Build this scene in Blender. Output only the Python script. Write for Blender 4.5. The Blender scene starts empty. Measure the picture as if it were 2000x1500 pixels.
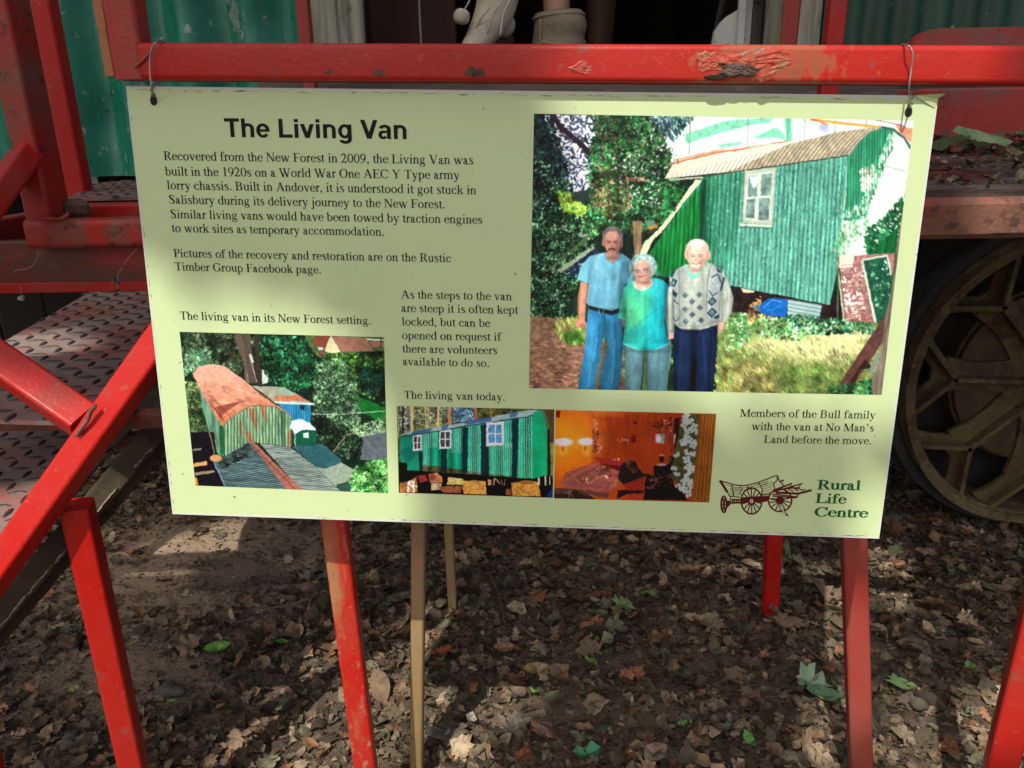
import bpy, bmesh, math, random
import numpy as np
from mathutils import Vector, Matrix
rng = np.random.default_rng(7)
random.seed(7)
SC = bpy.context.scene
COL = SC.collection

# ------------------------------------------------------------------ camera, sky, sun, exposure
FPX = 1500.0
PITCH, ROLL, CZ = math.radians(18.5), math.radians(1.0), 1.30
_f = np.array([0, math.cos(PITCH), -math.sin(PITCH)])
_r0 = np.array([1.0, 0, 0]); _u0 = np.cross(_r0, _f)
_r = math.cos(ROLL) * _r0 - math.sin(ROLL) * _u0
_u = np.cross(_r, _f)
CAMP = np.array([0, 0, CZ])
cam = bpy.data.cameras.new('camera'); camo = bpy.data.objects.new('camera', cam); COL.objects.link(camo)
cam.sensor_width = 36.0; cam.lens = 36.0 * FPX / 2000.0; cam.clip_start = 0.02; cam.clip_end = 400
camo.matrix_world = Matrix(((_r[0], _u[0], -_f[0], 0), (_r[1], _u[1], -_f[1], 0), (_r[2], _u[2], -_f[2], CZ), (0, 0, 0, 1)))
SC.camera = camo

SUN_AZ, SUN_EL = math.radians(22), math.radians(52)      # the light travels towards +Y and a little to +X
LDIR = np.array([math.sin(SUN_AZ) * math.cos(SUN_EL), math.cos(SUN_AZ) * math.cos(SUN_EL), -math.sin(SUN_EL)])
world = bpy.data.worlds.new('World'); SC.world = world; world.use_nodes = True
wn = world.node_tree.nodes; wl = world.node_tree.links; wn.clear()
wo = wn.new('ShaderNodeOutputWorld'); wb = wn.new('ShaderNodeBackground'); ws = wn.new('ShaderNodeTexSky')
ws.sky_type = 'NISHITA'; ws.sun_disc = False; ws.sun_elevation = SUN_EL
ws.sun_rotation = math.radians(180 + 22); ws.air_density = 1.0; ws.dust_density = 5.0; ws.ozone_density = 0.0
wb.inputs['Strength'].default_value = 0.118
wl.new(ws.outputs[0], wb.inputs[0]); wl.new(wb.outputs[0], wo.inputs[0])
sun = bpy.data.lights.new('sun', 'SUN'); suno = bpy.data.objects.new('sun', sun); COL.objects.link(suno)
sun.energy = 3.2; sun.angle = math.radians(0.53); sun.color = (1.0, 0.95, 0.86)
suno.rotation_euler = Vector(LDIR).to_track_quat('-Z', 'Y').to_euler(); suno.location = (-3, -6, 9)
vs = SC.view_settings
vs.view_transform = 'Standard'; vs.look = 'None'; vs.gamma = 1.0; vs.use_curve_mapping = False; vs.exposure = 0.48
SC.render.engine = 'CYCLES'
SC.cycles.max_bounces = 6; SC.cycles.use_denoising = True; SC.cycles.sample_clamp_indirect = 4

# ------------------------------------------------------------------ helpers
def ray(px, py): return _f + (px - 1000) / FPX * _r - (py - 750) / FPX * _u
def PY(px, py, Y):
    d = ray(px, py); return CAMP + d * (Y / d[1])
def PZ(px, py, Z):
    d = ray(px, py); return CAMP + d * ((Z - CZ) / d[2])
def proj(p):
    d = np.asarray(p, float) - CAMP; z = d @ _f
    return np.array([1000 + FPX * (d @ _r) / z, 750 - FPX * (d @ _u) / z])

def empty(name, loc, label, cat, group=None):
    o = bpy.data.objects.new(name, None); COL.objects.link(o); o.location = [float(v) for v in loc]
    o.empty_display_size = 0.1
    tag(o, label, cat, group); return o
def tag(o, label=None, cat=None, group=None, kind=None):
    if label: o['label'] = label
    if cat: o['category'] = cat
    if group: o['group'] = group
    if kind: o['kind'] = kind
    return o
def root_loc(p):
    l = Vector((0, 0, 0))
    while p is not None: l += p.location; p = p.parent
    return l
def link(name, me, parent=None):
    o = bpy.data.objects.new(name, me); COL.objects.link(o)
    if parent is not None:
        o.parent = parent
        if parent.type == 'EMPTY': o.matrix_parent_inverse = Matrix.Translation(-parent.location)
    return o
def mk(name, V, F, mat, parent=None, smooth=False, col=None, uv=None, mats=None, midx=None):
    me = bpy.data.meshes.new(name)
    me.from_pydata([tuple(map(float, v)) for v in V], [], [tuple(map(int, f)) for f in F])
    if mats: [me.materials.append(m) for m in mats]
    else: me.materials.append(mat)
    if midx is not None: me.polygons.foreach_set('material_index', midx)
    if smooth: me.polygons.foreach_set('use_smooth', [True] * len(me.polygons))
    if col is not None:
        a = me.color_attributes.new('Col', 'FLOAT_COLOR', 'POINT')
        a.data.foreach_set('color', np.asarray(col, np.float32).ravel())
    if uv is not None:
        l = me.uv_layers.new(name='UVMap'); vi = np.zeros(len(me.loops), int); me.loops.foreach_get('vertex_index', vi)
        l.data.foreach_set('uv', np.asarray(uv, np.float32)[vi].ravel())
    me.update()
    return link(name, me, parent)
def mk_np(name, V, tris, mat, col=None, parent=None, smooth=False, uv=None):      # fast path for big triangle meshes
    me = bpy.data.meshes.new(name); n = len(tris)
    me.vertices.add(len(V)); me.vertices.foreach_set('co', np.asarray(V, np.float32).ravel())
    me.loops.add(n * 3); me.loops.foreach_set('vertex_index', np.asarray(tris, np.int32).ravel())
    me.polygons.add(n); me.polygons.foreach_set('loop_start', np.arange(n, dtype=np.int32) * 3)
    me.polygons.foreach_set('loop_total', np.full(n, 3, np.int32))
    me.polygons.foreach_set('use_smooth', np.full(n, smooth))
    me.update(calc_edges=True); me.materials.append(mat)
    if col is not None:
        a = me.color_attributes.new('Col', 'FLOAT_COLOR', 'POINT'); a.data.foreach_set('color', np.asarray(col, np.float32).ravel())
    return link(name, me, parent)
def bm_out(name, bm, mat, parent=None, smooth=False):
    me = bpy.data.meshes.new(name); bm.to_mesh(me); bm.free(); me.materials.append(mat)
    if smooth: me.polygons.foreach_set('use_smooth', [True] * len(me.polygons))
    return link(name, me, parent)

def bar(name, p0, p1, w, h, mat, parent, side=None, r=0.005, seg=12, wob=0.0):
    """rounded box section from p0 to p1; `side` = rough direction of the w axis"""
    p0 = Vector(p0); p1 = Vector(p1); ax = (p1 - p0); L = ax.length; ax.normalize()
    sd = Vector(side) if side is not None else Vector((1, 0, 0))
    if abs(ax.dot(sd.normalized())) > 0.95: sd = Vector((0, 1, 0))
    a = (sd - ax * sd.dot(ax)).normalized(); b = ax.cross(a)
    prof = []
    for cx, cy, a0 in ((w / 2 - r, h / 2 - r, 0), (-w / 2 + r, h / 2 - r, 90), (-w / 2 + r, -h / 2 + r, 180), (w / 2 - r, -h / 2 + r, 270)):
        for k in range(4):
            t = math.radians(a0 + 30 * k); prof.append((cx + r * math.cos(t), cy + r * math.sin(t)))
    V = []; F = []; n = len(prof)
    rr = random.Random(int(L * 1e5) + int(p0.x * 1e4))
    for i in range(seg + 1):
        c = p0 + ax * (L * i / seg)
        dj = Vector((rr.uniform(-1, 1), rr.uniform(-1, 1), rr.uniform(-1, 1))) * wob
        for x, y in prof: V.append(c + a * x + b * y + dj)
    for i in range(seg):
        for k in range(n): F.append((i * n + k, i * n + (k + 1) % n, (i + 1) * n + (k + 1) % n, (i + 1) * n + k))
    F.append(tuple(range(n))[::-1]); F.append(tuple(range(seg * n, seg * n + n)))
    o = mk(name, V, F, mat, parent, smooth=False)
    me = o.data; me.polygons.foreach_set('use_smooth', [True] * (len(F) - 2) + [False] * 2)
    try: me.set_sharp_from_angle(angle=math.radians(50))
    except Exception: pass
    wn_ = o.modifiers.new('normals', 'WEIGHTED_NORMAL'); wn_.keep_sharp = True; wn_.weight = 90
    return o
def boxm(name, c, s, mat, parent=None, rz=0.0, rx=0.0, jit=0.0, bev=0.004, cuts=1):
    bm = bmesh.new(); bmesh.ops.create_cube(bm, size=1.0)
    for v in bm.verts: v.co = Vector((v.co.x * s[0], v.co.y * s[1], v.co.z * s[2]))
    if cuts > 1: bmesh.ops.subdivide_edges(bm, edges=[e for e in bm.edges if e.calc_length() > max(s) * 0.8], cuts=cuts, use_grid_fill=True)
    if bev: bmesh.ops.bevel(bm, geom=list(bm.edges), offset=bev, segments=1, affect='EDGES', clamp_overlap=True)
    R = Matrix.Rotation(rz, 4, 'Z') @ Matrix.Rotation(rx, 4, 'X')
    for v in bm.verts:
        if jit: v.co += Vector([random.uniform(-jit, jit) for _ in range(3)])
        v.co = R @ v.co + Vector([float(q) for q in c])
    return bm_out(name, bm, mat, parent)
def tubepath(name, pts, r, mat, parent=None, n=6):
    pts = [Vector(p) for p in pts]; V = []; F = []
    rs = r if hasattr(r, '__len__') else [r] * len(pts)
    prev = None
    for i, p in enumerate(pts):
        t = (pts[min(i + 1, len(pts) - 1)] - pts[max(i - 1, 0)]).normalized()
        if prev is None: prev = t.orthogonal().normalized()
        a = (prev - t * prev.dot(t)).normalized(); b = t.cross(a); prev = a
        for k in range(n):
            q = 2 * math.pi * k / n; V.append(p + (a * math.cos(q) + b * math.sin(q)) * rs[i])
    for i in range(len(pts) - 1):
        for k in range(n): F.append((i * n + k, i * n + (k + 1) % n, (i + 1) * n + (k + 1) % n, (i + 1) * n + k))
    F.append(tuple(range(n))[::-1]); F.append(tuple(range((len(pts) - 1) * n, len(pts) * n)))
    return mk(name, V, F, mat, parent, smooth=True)
def smoothpts(pts, k=6):
    P = [np.array(p, float) for p in pts]; P = [2 * P[0] - P[1]] + P + [2 * P[-1] - P[-2]]; out = []
    for i in range(1, len(P) - 2):
        for j in range(k):
            t = j / k; a, b, c, d = P[i - 1:i + 3]
            out.append(0.5 * (2 * b + (c - a) * t + (2 * a - 5 * b + 4 * c - d) * t * t + (3 * b - a - 3 * c + d) * t ** 3))
    out.append(P[-2]); return out

# ------------------------------------------------------------------ materials
def mat(name, base, rough=0.7, layers=(), bump=(), attr=False, coat=0.0, metal=0.0, spots=(), sub=0.0, rough_noise=0.0, spec=0.5, trans=0.0):
    """base colour (linear), layers = (scale, lo, hi, colour, stretch[, roughness shift]) noise masks, bump = (scale, strength, detail, stretch), spots = (point, radius, colour)"""
    m = bpy.data.materials.new(name); m.use_nodes = True; nt = m.node_tree; N = nt.nodes; Lk = nt.links
    bs = N['Principled BSDF']; tc = N.new('ShaderNodeTexCoord').outputs['Object']
    def mapped(st, off=0.0):
        mp = N.new('ShaderNodeMapping'); mp.inputs['Scale'].default_value = st; mp.inputs['Location'].default_value = (off, off * 1.7, off * 0.6)
        Lk.new(tc, mp.inputs[0]); return mp.outputs[0]
    if attr:
        an = N.new('ShaderNodeAttribute'); an.attribute_name = 'Col'; cur = an.outputs['Color']
    else:
        rgb = N.new('ShaderNodeRGB'); rgb.outputs[0].default_value = (*base, 1); cur = rgb.outputs[0]
    for i, ly in enumerate(layers):
        sc_, lo, hi, c_, st = ly[:5]
        nz = N.new('ShaderNodeTexNoise'); nz.inputs['Scale'].default_value = sc_; nz.inputs['Detail'].default_value = 6; nz.inputs['Roughness'].default_value = 0.62
        Lk.new(mapped(st, 3.1 * i + 1.3), nz.inputs['Vector'])
        mr = N.new('ShaderNodeMapRange'); mr.inputs['From Min'].default_value = lo; mr.inputs['From Max'].default_value = hi
        mr.inputs['To Max'].default_value = ly[5] if len(ly) > 5 else 1.0
        Lk.new(nz.outputs[0], mr.inputs[0])
        mx = N.new('ShaderNodeMix'); mx.data_type = 'RGBA'; Lk.new(mr.outputs[0], mx.inputs[0]); Lk.new(cur, mx.inputs[6]); mx.inputs[7].default_value = (*c_, 1); cur = mx.outputs[2]
    for (pt, rad, c_) in spots:
        vm = N.new('ShaderNodeVectorMath'); vm.operation = 'SUBTRACT'; Lk.new(tc, vm.inputs[0]); vm.inputs[1].default_value = [float(q) for q in pt]
        sc2 = N.new('ShaderNodeVectorMath'); sc2.operation = 'MULTIPLY'; Lk.new(vm.outputs[0], sc2.inputs[0]); sc2.inputs[1].default_value = (0.62, 1, 1.15)
        ln = N.new('ShaderNodeVectorMath'); ln.operation = 'LENGTH'; Lk.new(sc2.outputs[0], ln.inputs[0])
        nz = N.new('ShaderNodeTexNoise'); nz.inputs['Scale'].default_value = 70; nz.inputs['Detail'].default_value = 5; Lk.new(tc, nz.inputs['Vector'])
        ad = N.new('ShaderNodeMath'); ad.operation = 'MULTIPLY_ADD'; Lk.new(nz.outputs[0], ad.inputs[0]); ad.inputs[1].default_value = rad * 1.4; Lk.new(ln.outputs['Value'], ad.inputs[2])
        mr = N.new('ShaderNodeMapRange'); mr.inputs['From Min'].default_value = rad * 1.42; mr.inputs['From Max'].default_value = rad * 1.25; Lk.new(ad.outputs[0], mr.inputs[0])
        mx = N.new('ShaderNodeMix'); mx.data_type = 'RGBA'; Lk.new(mr.outputs[0], mx.inputs[0]); Lk.new(cur, mx.inputs[6]); mx.inputs[7].default_value = (*c_, 1); cur = mx.outputs[2]
    Lk.new(cur, bs.inputs['Base Color'])
    bs.inputs['Roughness'].default_value = rough; bs.inputs['Metallic'].default_value = metal
    bs.inputs['Specular IOR Level'].default_value = spec
    if rough_noise:
        nz = N.new('ShaderNodeTexNoise'); nz.inputs['Scale'].default_value = 14; nz.inputs['Detail'].default_value = 5; Lk.new(tc, nz.inputs['Vector'])
        mr = N.new('ShaderNodeMapRange'); mr.inputs['From Min'].default_value = .3; mr.inputs['From Max'].default_value = .7
        mr.inputs['To Min'].default_value = max(0.03, rough - rough_noise); mr.inputs['To Max'].default_value = min(1, rough + rough_noise); Lk.new(nz.outputs[0], mr.inputs[0]); Lk.new(mr.outputs[0], bs.inputs['Roughness'])
    if coat: bs.inputs['Coat Weight'].default_value = coat; bs.inputs['Coat Roughness'].default_value = 0.12
    nrm = None
    for i, (sc_, stg, det, st) in enumerate(bump):
        nz = N.new('ShaderNodeTexNoise'); nz.inputs['Scale'].default_value = sc_; nz.inputs['Detail'].default_value = det; Lk.new(mapped(st, 7.7 * i), nz.inputs['Vector'])
        b = N.new('ShaderNodeBump'); b.inputs['Strength'].default_value = 1.0; b.inputs['Distance'].default_value = stg; Lk.new(nz.outputs[0], b.inputs['Height'])
        if nrm: Lk.new(nrm, b.inputs['Normal'])
        nrm = b.outputs[0]
    if nrm: Lk.new(nrm, bs.inputs['Normal'])
    if trans:
        tr = N.new('ShaderNodeBsdfTranslucent'); Lk.new(cur, tr.inputs[0]); ms = N.new('ShaderNodeMixShader'); ms.inputs[0].default_value = trans
        Lk.new(bs.outputs[0], ms.inputs[1]); Lk.new(tr.outputs[0], ms.inputs[2]); Lk.new(ms.outputs[0], N['Material Output'].inputs[0])
    return m
I1 = (1, 1, 1)
RED = (0.44, 0.009, 0.005)
DUSTR = (0.25, 0.062, 0.042)
RUST = (0.055, 0.028, 0.018)
def redpaint(name, dust=0.5, rust=0.66, dustc=DUSTR, **k):
    return mat(name, RED, 0.40, spec=.32, layers=((6, dust, dust + .14, dustc, I1, .75), (75, .62, .69, (.36, .13, .08), I1, .55), (2.4, dust - .1, dust + .12, (.34, .045, .03), (1, 1, .5), .5), (15, rust - .05, rust + .06, (0.19, 0.085, 0.06), I1, .8), (38, rust + .01, rust + .09, RUST, I1, .8), (3, .45, .75, (0.33, 0.012, 0.010), I1, .5)),
               bump=((160, .0005, 3, I1), (26, .0008, 4, I1)), rough_noise=.15, **k)
M = {}
_rl = [(PY(x, y, 1.0), r, c) for x, y, r, c in ((1500, 124, .080, (.36, .075, .035)), (1545, 138, .040, (.26, .09, .045)), (1425, 118, .030, (.30, .10, .06)), (925, 143, .013, (.07, .035, .02)), (1128, 132, .020, (.28, .14, .08)),
                                            (1113, 149, .009, (.03, .015, .01)), (1340, 108, .012, (.2, .12, .08)), (1690, 113, .013, (.22, .13, .09)), (740, 142, .007, (.12, .05, .03)), (645, 140, .008, (.07, .035, .025)), (605, 105, .007, (.10, .06, .04)), (1253, 132, .006, (.25, .15, .1)), (320, 112, .008, (.10, .06, .05)))]
M['rail'] = redpaint('red_paint_on_rail', .55, .70, spots=_rl)
M['red'] = redpaint('red_paint_clean', .58, .68)
M['red_dusty'] = redpaint('red_paint_dusty', .46, .62)
M['red_muddy'] = redpaint('red_paint_muddy', .40, .56, dustc=(.15, .075, .05))
M['red_old'] = mat('red_paint_faded', (.32, .036, .026), .6, layers=((5, .42, .6, (.27, .075, .05), I1, .6), (30, .66, .72, RUST, I1)), bump=((90, .0006, 4, I1),))
M['red_leg'] = mat('red_leg_paint_worn', (.50, .016, .010), .4, layers=((5, .54, .70, (.40, .07, .04), (1, 1, .35), .5), (56, .58, .68, (.38, .24, .15), (1, 1, .5), .7), (9, .54, .64, (.36, .24, .11), (1, 1, .2), .75), (3, .50, .62, (.34, .13, .07), (1, 1, .4), .6), (110, .60, .68, (.16, .12, .05), I1, .7)), bump=((120, .0008, 3, I1),))
M['red_algae'] = mat('red_paint_with_algae', (.34, .22, .10), .6, layers=((3.3, .56, .66, (.42, .16, .11), (1, 1, .5), .8), (2.5, .48, .60, (.17, .125, .04), (1, 1, .6), .7), (22, .5, .62, (.30, .21, .10), I1, .5), (60, .64, .7, (.10, .08, .03), I1)), bump=((120, .0008, 3, I1),))
M['rust_dust'] = mat('rusty_dusty_steel', (.15, .085, .062), .9, layers=((18, .45, .6, (.09, .045, .032), I1), (7, .5, .62, (.26, .05, .035), I1)), bump=((60, .003, 5, I1), (240, .001, 3, I1)))
M['orange'] = mat('orange_primer_edge', (.36, .13, .045), .6, layers=((30, .55, .7, (.08, .06, .04), I1),), bump=((90, .001, 3, I1),))
M['plate'] = mat('worn_chequer_plate', (.27, .200, .175), .55, layers=((4.5, .47, .62, (.34, .085, .065), I1, .75), (20, .58, .7, (.14, .09, .075), I1, .5), (9, .5, .7, (.32, .25, .20), I1, .6)), bump=((70, .0012, 4, I1),), rough_noise=.15)
M['lug'] = mat('bare_chequer_lug', (.050, .038, .038), .5, layers=((20, .5, .7, (.11, .05, .045), I1),))
M['plate_red'] = mat('red_chequer_plate', (.26, .085, .075), .55, layers=((6, .45, .65, (.24, .14, .12), I1), (30, .58, .7, (.06, .035, .03), I1)), bump=((70, .0015, 4, I1),))
M['green'] = mat('green_painted_tin', (.010, .185, .115), .30, layers=((2.2, .48, .72, (.006, .085, .058), (1, 1, .4)), (7.5, .595, .61, (.15, .24, .21), (1, 1, .5)), (30, .63, .645, (.24, .32, .28), (1, 1, .6)), (40, .66, .69, (.05, .04, .03), I1)),
                 bump=((9, .003, 2, I1), (90, .0006, 3, I1)), rough_noise=.12)
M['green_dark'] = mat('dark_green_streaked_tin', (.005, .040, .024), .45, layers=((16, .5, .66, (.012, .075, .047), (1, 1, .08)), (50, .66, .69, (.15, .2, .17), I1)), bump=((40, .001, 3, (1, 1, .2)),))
M['oldwood'] = mat('weathered_whitewashed_timber', (.33, .33, .26), .9, layers=((24, .42, .6, (.19, .19, .135), (1, 1, .08)), (60, .5, .7, (.42, .42, .36), (1, 1, .06)), (9, .58, .64, (.09, .09, .06), (1, 1, .3)), (14, .60, .66, (.16, .19, .07), I1)), bump=((60, .004, 5, (1, 1, .07)), (130, .001, 3, I1)))
M['greywood'] = mat('grey_sill_timber', (.13, .105, .085), .9, layers=((14, .42, .6, (.07, .055, .05), (.1, 1, 1)), (30, .55, .65, (.2, .19, .16), (.15, 1, 1))), bump=((60, .003, 5, (.1, 1, 1)),))
M['darkplank'] = mat('rotten_red_brown_plank', (.120, .065, .050), .85, layers=((10, .42, .6, (.065, .048, .040), (.12, 1, 1)), (22, .55, .66, (.22, .14, .11), (.12, 1, 1)), (6, .56, .62, (.12, .028, .022), I1)), bump=((34, .010, 6, (.12, 1, 1)), (120, .002, 4, I1)))
M['ledge'] = mat('muddy_red_beam_paint', (.20, .085, .055), .85, layers=((5, .48, .62, (.38, .030, .018), (.6, 1, 1)), (30, .5, .64, (.075, .036, .026), I1), (12, .55, .66, (.17, .11, .08), I1)), bump=((60, .004, 5, I1),))
M['sill_red'] = mat('red_chassis_sill_paint', (.36, .030, .020), .55, layers=((3.5, .5, .62, (.14, .085, .065), I1), (8, .5, .7, (.17, .018, .014), I1), (55, .66, .69, (.02, .012, .01), I1)), bump=((80, .0015, 4, I1),))
M['white_door'] = mat('white_door_paint', (.48, .50, .47), .55, layers=((8, .5, .7, (.33, .35, .32), I1), (40, .64, .7, (.1, .1, .08), I1)), bump=((60, .002, 4, I1),))
M['iron'] = mat('dark_iron', (.03, .028, .027), .6, bump=((80, .001, 3, I1),))
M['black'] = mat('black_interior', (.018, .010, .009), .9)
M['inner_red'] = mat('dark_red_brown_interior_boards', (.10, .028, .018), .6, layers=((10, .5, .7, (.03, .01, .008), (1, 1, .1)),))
M['channel'] = mat('dark_dirty_red_channel', (.30, .012, .008), .5, layers=((5, .40, .60, (.075, .028, .018), (1, 1, 2), .9), (30, .55, .66, (.10, .07, .05), I1, .6)), bump=((80, .001, 4, I1),))
M['stringer'] = mat('old_brown_stringer', (.040, .024, .014), .9, layers=((7, .48, .66, (.070, .052, .024), I1), (26, .55, .66, (.026, .018, .014), I1), (14, .60, .68, (.06, .06, .028), I1, .6)), bump=((30, .005, 6, I1),))
M['crust'] = mat('flaking_crust', (.24, .20, .16), .95, layers=((60, .45, .6, (.10, .07, .05), I1),), bump=((90, .004, 4, I1),))
M['wheel'] = mat('dusty_cast_wheel', (.100, .074, .026), .9, layers=((7, .42, .58, (.060, .038, .019), I1), (12, .5, .64, (.125, .108, .045), I1), (22, .52, .66, (.055, .026, .014), I1), (50, .6, .7, (.18, .16, .10), I1, .6)), bump=((18, .010, 5, I1), (60, .003, 4, I1)))
M['drum'] = mat('rusty_brake_drum', (.050, .030, .015), .9, layers=((10, .45, .62, (.072, .055, .024), I1),), bump=((40, .003, 5, I1),))
M['tyre'] = mat('solid_rubber_tyre', (.026, .028, .031), .8, layers=((20, .5, .7, (.045, .042, .036), I1),), bump=((60, .002, 4, I1),))
M['chassis'] = mat('dark_chassis_and_shade', (.012, .009, .007), .9, bump=((30, .004, 4, (.1, 1, 1)),))  # near-black tone also carries the shade under the van
M['soil'] = mat('woodland_soil', (.115, .080, .052), .95, layers=((3.5, .46, .64, (.075, .055, .038), I1), (14, .5, .66, (.16, .12, .080), I1), (60, .56, .68, (.055, .042, .030), I1), (5, .58, .68, (.10, .105, .045), I1, .6)), bump=((30, .012, 6, I1), (120, .004, 5, I1)), spots=(((-1.02, 2.2, .04), .62, (.27, .195, .125)), ((-.85, 2.05, .0), .16, (.14, .10, .068)), ((-1.0, 1.62, .0), .22, (.20, .145, .095))))
M['litter'] = mat('dead_leaves', (.1, .07, .05), .72, attr=True, layers=((90, .5, .7, (.05, .034, .022), I1, .6), (28, .50, .68, (.045, .030, .020), I1, .7)), bump=((60, .004, 3, I1), (220, .0012, 3, I1)), spec=.3, trans=.10)
M['leafgreen'] = mat('fallen_green_leaf', (.1, .2, .05), .5, attr=True, layers=((60, .55, .7, (.12, .13, .04), I1, .5),), bump=((150, .0006, 3, I1),), trans=.2)
M['crown'] = mat('tree_crown_leaf', (.045, .10, .02), .5, attr=True, trans=.0)
M['bark'] = mat('oak_bark', (.075, .060, .045), .95, layers=((20, .45, .6, (.04, .032, .025), (1, 1, .2)),), bump=((26, .02, 6, (1, 1, .2)),))
M['twig'] = mat('brown_twig', (.105, .07, .045), .9, layers=((40, .5, .6, (.05, .035, .025), I1),), bump=((90, .002, 3, I1),))
M['stone'] = mat('grey_ground_stone', (.10, .095, .075), .9, layers=((12, .5, .65, (.06, .055, .045), I1),), bump=((50, .004, 5, I1),))
M['wire'] = mat('galvanised_wire', (.30, .28, .24), .4, metal=.8)
M['paper'] = mat('cream_printed_laminate', (.545, .665, .355), .42, layers=((90, .70, .73, (.20, .19, .12), I1, .8), (2.2, .4, .8, (.50, .63, .34), I1, .5), (5, .56, .72, (.44, .52, .28), (1, 1, .3), .25)), bump=((7, .0016, 2, I1), (60, .00012, 2, I1)), spec=.4, coat=.08)
M['sign_edge'] = mat('white_board_edge', (.62, .64, .62), .6, layers=((70, .66, .70, (.10, .10, .09), (.3, 1, 1)),))
M['ink'] = mat('black_print', (.006, .007, .006), .5, spec=.15)
M['inkgreen'] = mat('green_print', (.006, .095, .020), .5, spec=.15)
M['inkbrown'] = mat('maroon_print', (.085, .008, .008), .5, spec=.15)
M['inkpale'] = mat('pale_print', (.545, .665, .355), .4)
M['hole'] = mat('dark_hole', (.012, .012, .008), .9)
M['skin'] = mat('skin', (.36, .20, .13), .5, layers=((20, .5, .7, (.30, .15, .10), I1, .5),), sub=.1)
M['boot'] = mat('beige_suede', (.24, .20, .135), .9, layers=((14, .45, .65, (.19, .155, .10), I1), (60, .5, .7, (.27, .235, .17), I1, .6)), bump=((24, .006, 4, I1), (260, .0008, 3, I1)))
M['boot2'] = mat('cream_suede', (.52, .47, .37), .85, layers=((14, .5, .7, (.38, .33, .24), I1),), bump=((24, .005, 4, I1), (240, .0008, 3, I1)))
M['sole'] = mat('brown_sole', (.06, .035, .022), .8)
M['shorts'] = mat('dark_cotton', (.03, .03, .04), .9, bump=((90, .001, 3, I1),))
M['shirt'] = mat('pale_cotton', (.45, .45, .42), .9, bump=((60, .002, 3, I1),))
M['hair'] = mat('brown_hair', (.05, .028, .015), .6, bump=((90, .004, 3, (1, 1, .1)),))
M['tan'] = mat('dim_brown_wood', (.10, .05, .028), .7, layers=((14, .5, .6, (.06, .03, .018), (1, 1, .1)),))
M['web'] = mat('pale_cobweb', (.35, .32, .27), .9)
# ------------------------------------------------------------------ ground
_gp = rng.uniform(0, 6.28, 12)
def gh(x, y):
    x = np.asarray(x, float); y = np.asarray(y, float)
    h = .012 * np.sin(2.1 * x + _gp[0]) * np.cos(1.7 * y + _gp[1]) + .006 * np.sin(6.3 * x + 2.2 * y + _gp[2]) + .004 * np.sin(13 * x - 9 * y + _gp[3]) + .0025 * np.sin(29 * x + 17 * y + _gp[4])
    # trodden earth mound on the left, a low ridge across it
    d = ((x + .95) / .42) ** 2 + ((y - 2.28) / .34) ** 2
    h = h + .055 * np.exp(-d)
    d2 = (y - 2.06 - .22 * (x + .75)) / .035
    return h - .022 * np.exp(-d2 ** 2) * np.exp(-((x + .8) / .45) ** 2)
def ground():
    xs = np.unique(np.concatenate([np.linspace(-60, -2.5, 14), np.linspace(-2.5, 2.8, 300), np.linspace(2.8, 60, 14)]))
    ys = np.unique(np.concatenate([np.linspace(-40, .6, 12), np.linspace(.6, 3.6, 190), np.linspace(3.6, 90, 16)]))
    X, Y = np.meshgrid(xs, ys); H = gh(X, Y)
    H += (rng.normal(0, .0018, H.shape)) * ((np.abs(X) < 2.6) & (Y < 3.6) & (Y > .6))
    V = np.stack([X, Y, H], -1).reshape(-1, 3); nx = len(xs); ny = len(ys)
    I = (np.arange(ny - 1)[:, None] * nx + np.arange(nx - 1)[None]).ravel()
    T = np.concatenate([np.stack([I, I + 1, I + nx + 1], 1), np.stack([I, I + nx + 1, I + nx], 1)])
    o = mk_np('ground', V, T, M['soil'], smooth=True); tag(o, kind='structure')
ground()

# ------------------------------------------------------------------ the living van
VY = 2.20
van = empty('living_van', (0.3, VY, 0), 'green corrugated living van behind the sign, with an open doorway and cast wheel', 'van')
def corrugated(name, x0, x1, z0, z1, y, m, pitch=.120, amp=.017, dents=()):
    nx = int((x1 - x0) / .010); nz = 40
    xs = np.linspace(x0, x1, nx + 1); zs = np.linspace(z0, z1, nz + 1); X, Z = np.meshgrid(xs, zs)
    ph = X + .006 * np.sin(3 * Z + x0)
    Yv = y - amp * np.cos(2 * np.pi * ph / pitch) * (1 - .35 * np.exp(-((Z - z0) / .08) ** 2)) + .004 * np.sin(5 * X + 3 * Z)
    for dx, dz, r, dep in dents:
        Yv += dep * np.exp(-(((X - dx) / r) ** 2 + ((Z - dz) / (r * .6)) ** 2))
    V = np.stack([X, Yv, Z], -1).reshape(-1, 3); w = nx + 1
    I = (np.arange(nz)[:, None] * w + np.arange(nx)[None]).ravel()
    T = np.concatenate([np.stack([I, I + 1, I + w + 1], 1), np.stack([I, I + w + 1, I + w], 1)])
    return mk_np(name, V, T, m, parent=van, smooth=True)
def X_at(px, py, Y=VY): return float(PY(px, py, Y)[0])
def Z_at(px, py, Y=VY): return float(PY(px, py, Y)[2])
xl, xr = X_at(592, 60), X_at(1652, 60)
corrugated('wall_sheet', -3.2, -1.14, 1.17, 3.3, VY, M['green'])
corrugated('wall_sheet', -1.16, xl + .02, 1.19, 3.3, VY - .012, M['green'], pitch=.165, amp=.028, dents=((X_at(205, 222), Z_at(205, 222), .040, .014), (X_at(500, 60), Z_at(500, 60), .06, .018), (X_at(400, 100), Z_at(400, 100), .05, -.02)))
corrugated('wall_sheet', xr - .04, 3.4, 1.36, 3.3, VY + .02, M['green_dark'], pitch=.076, amp=.009)  # darker green than the left sheets, shade put into the colour
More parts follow.
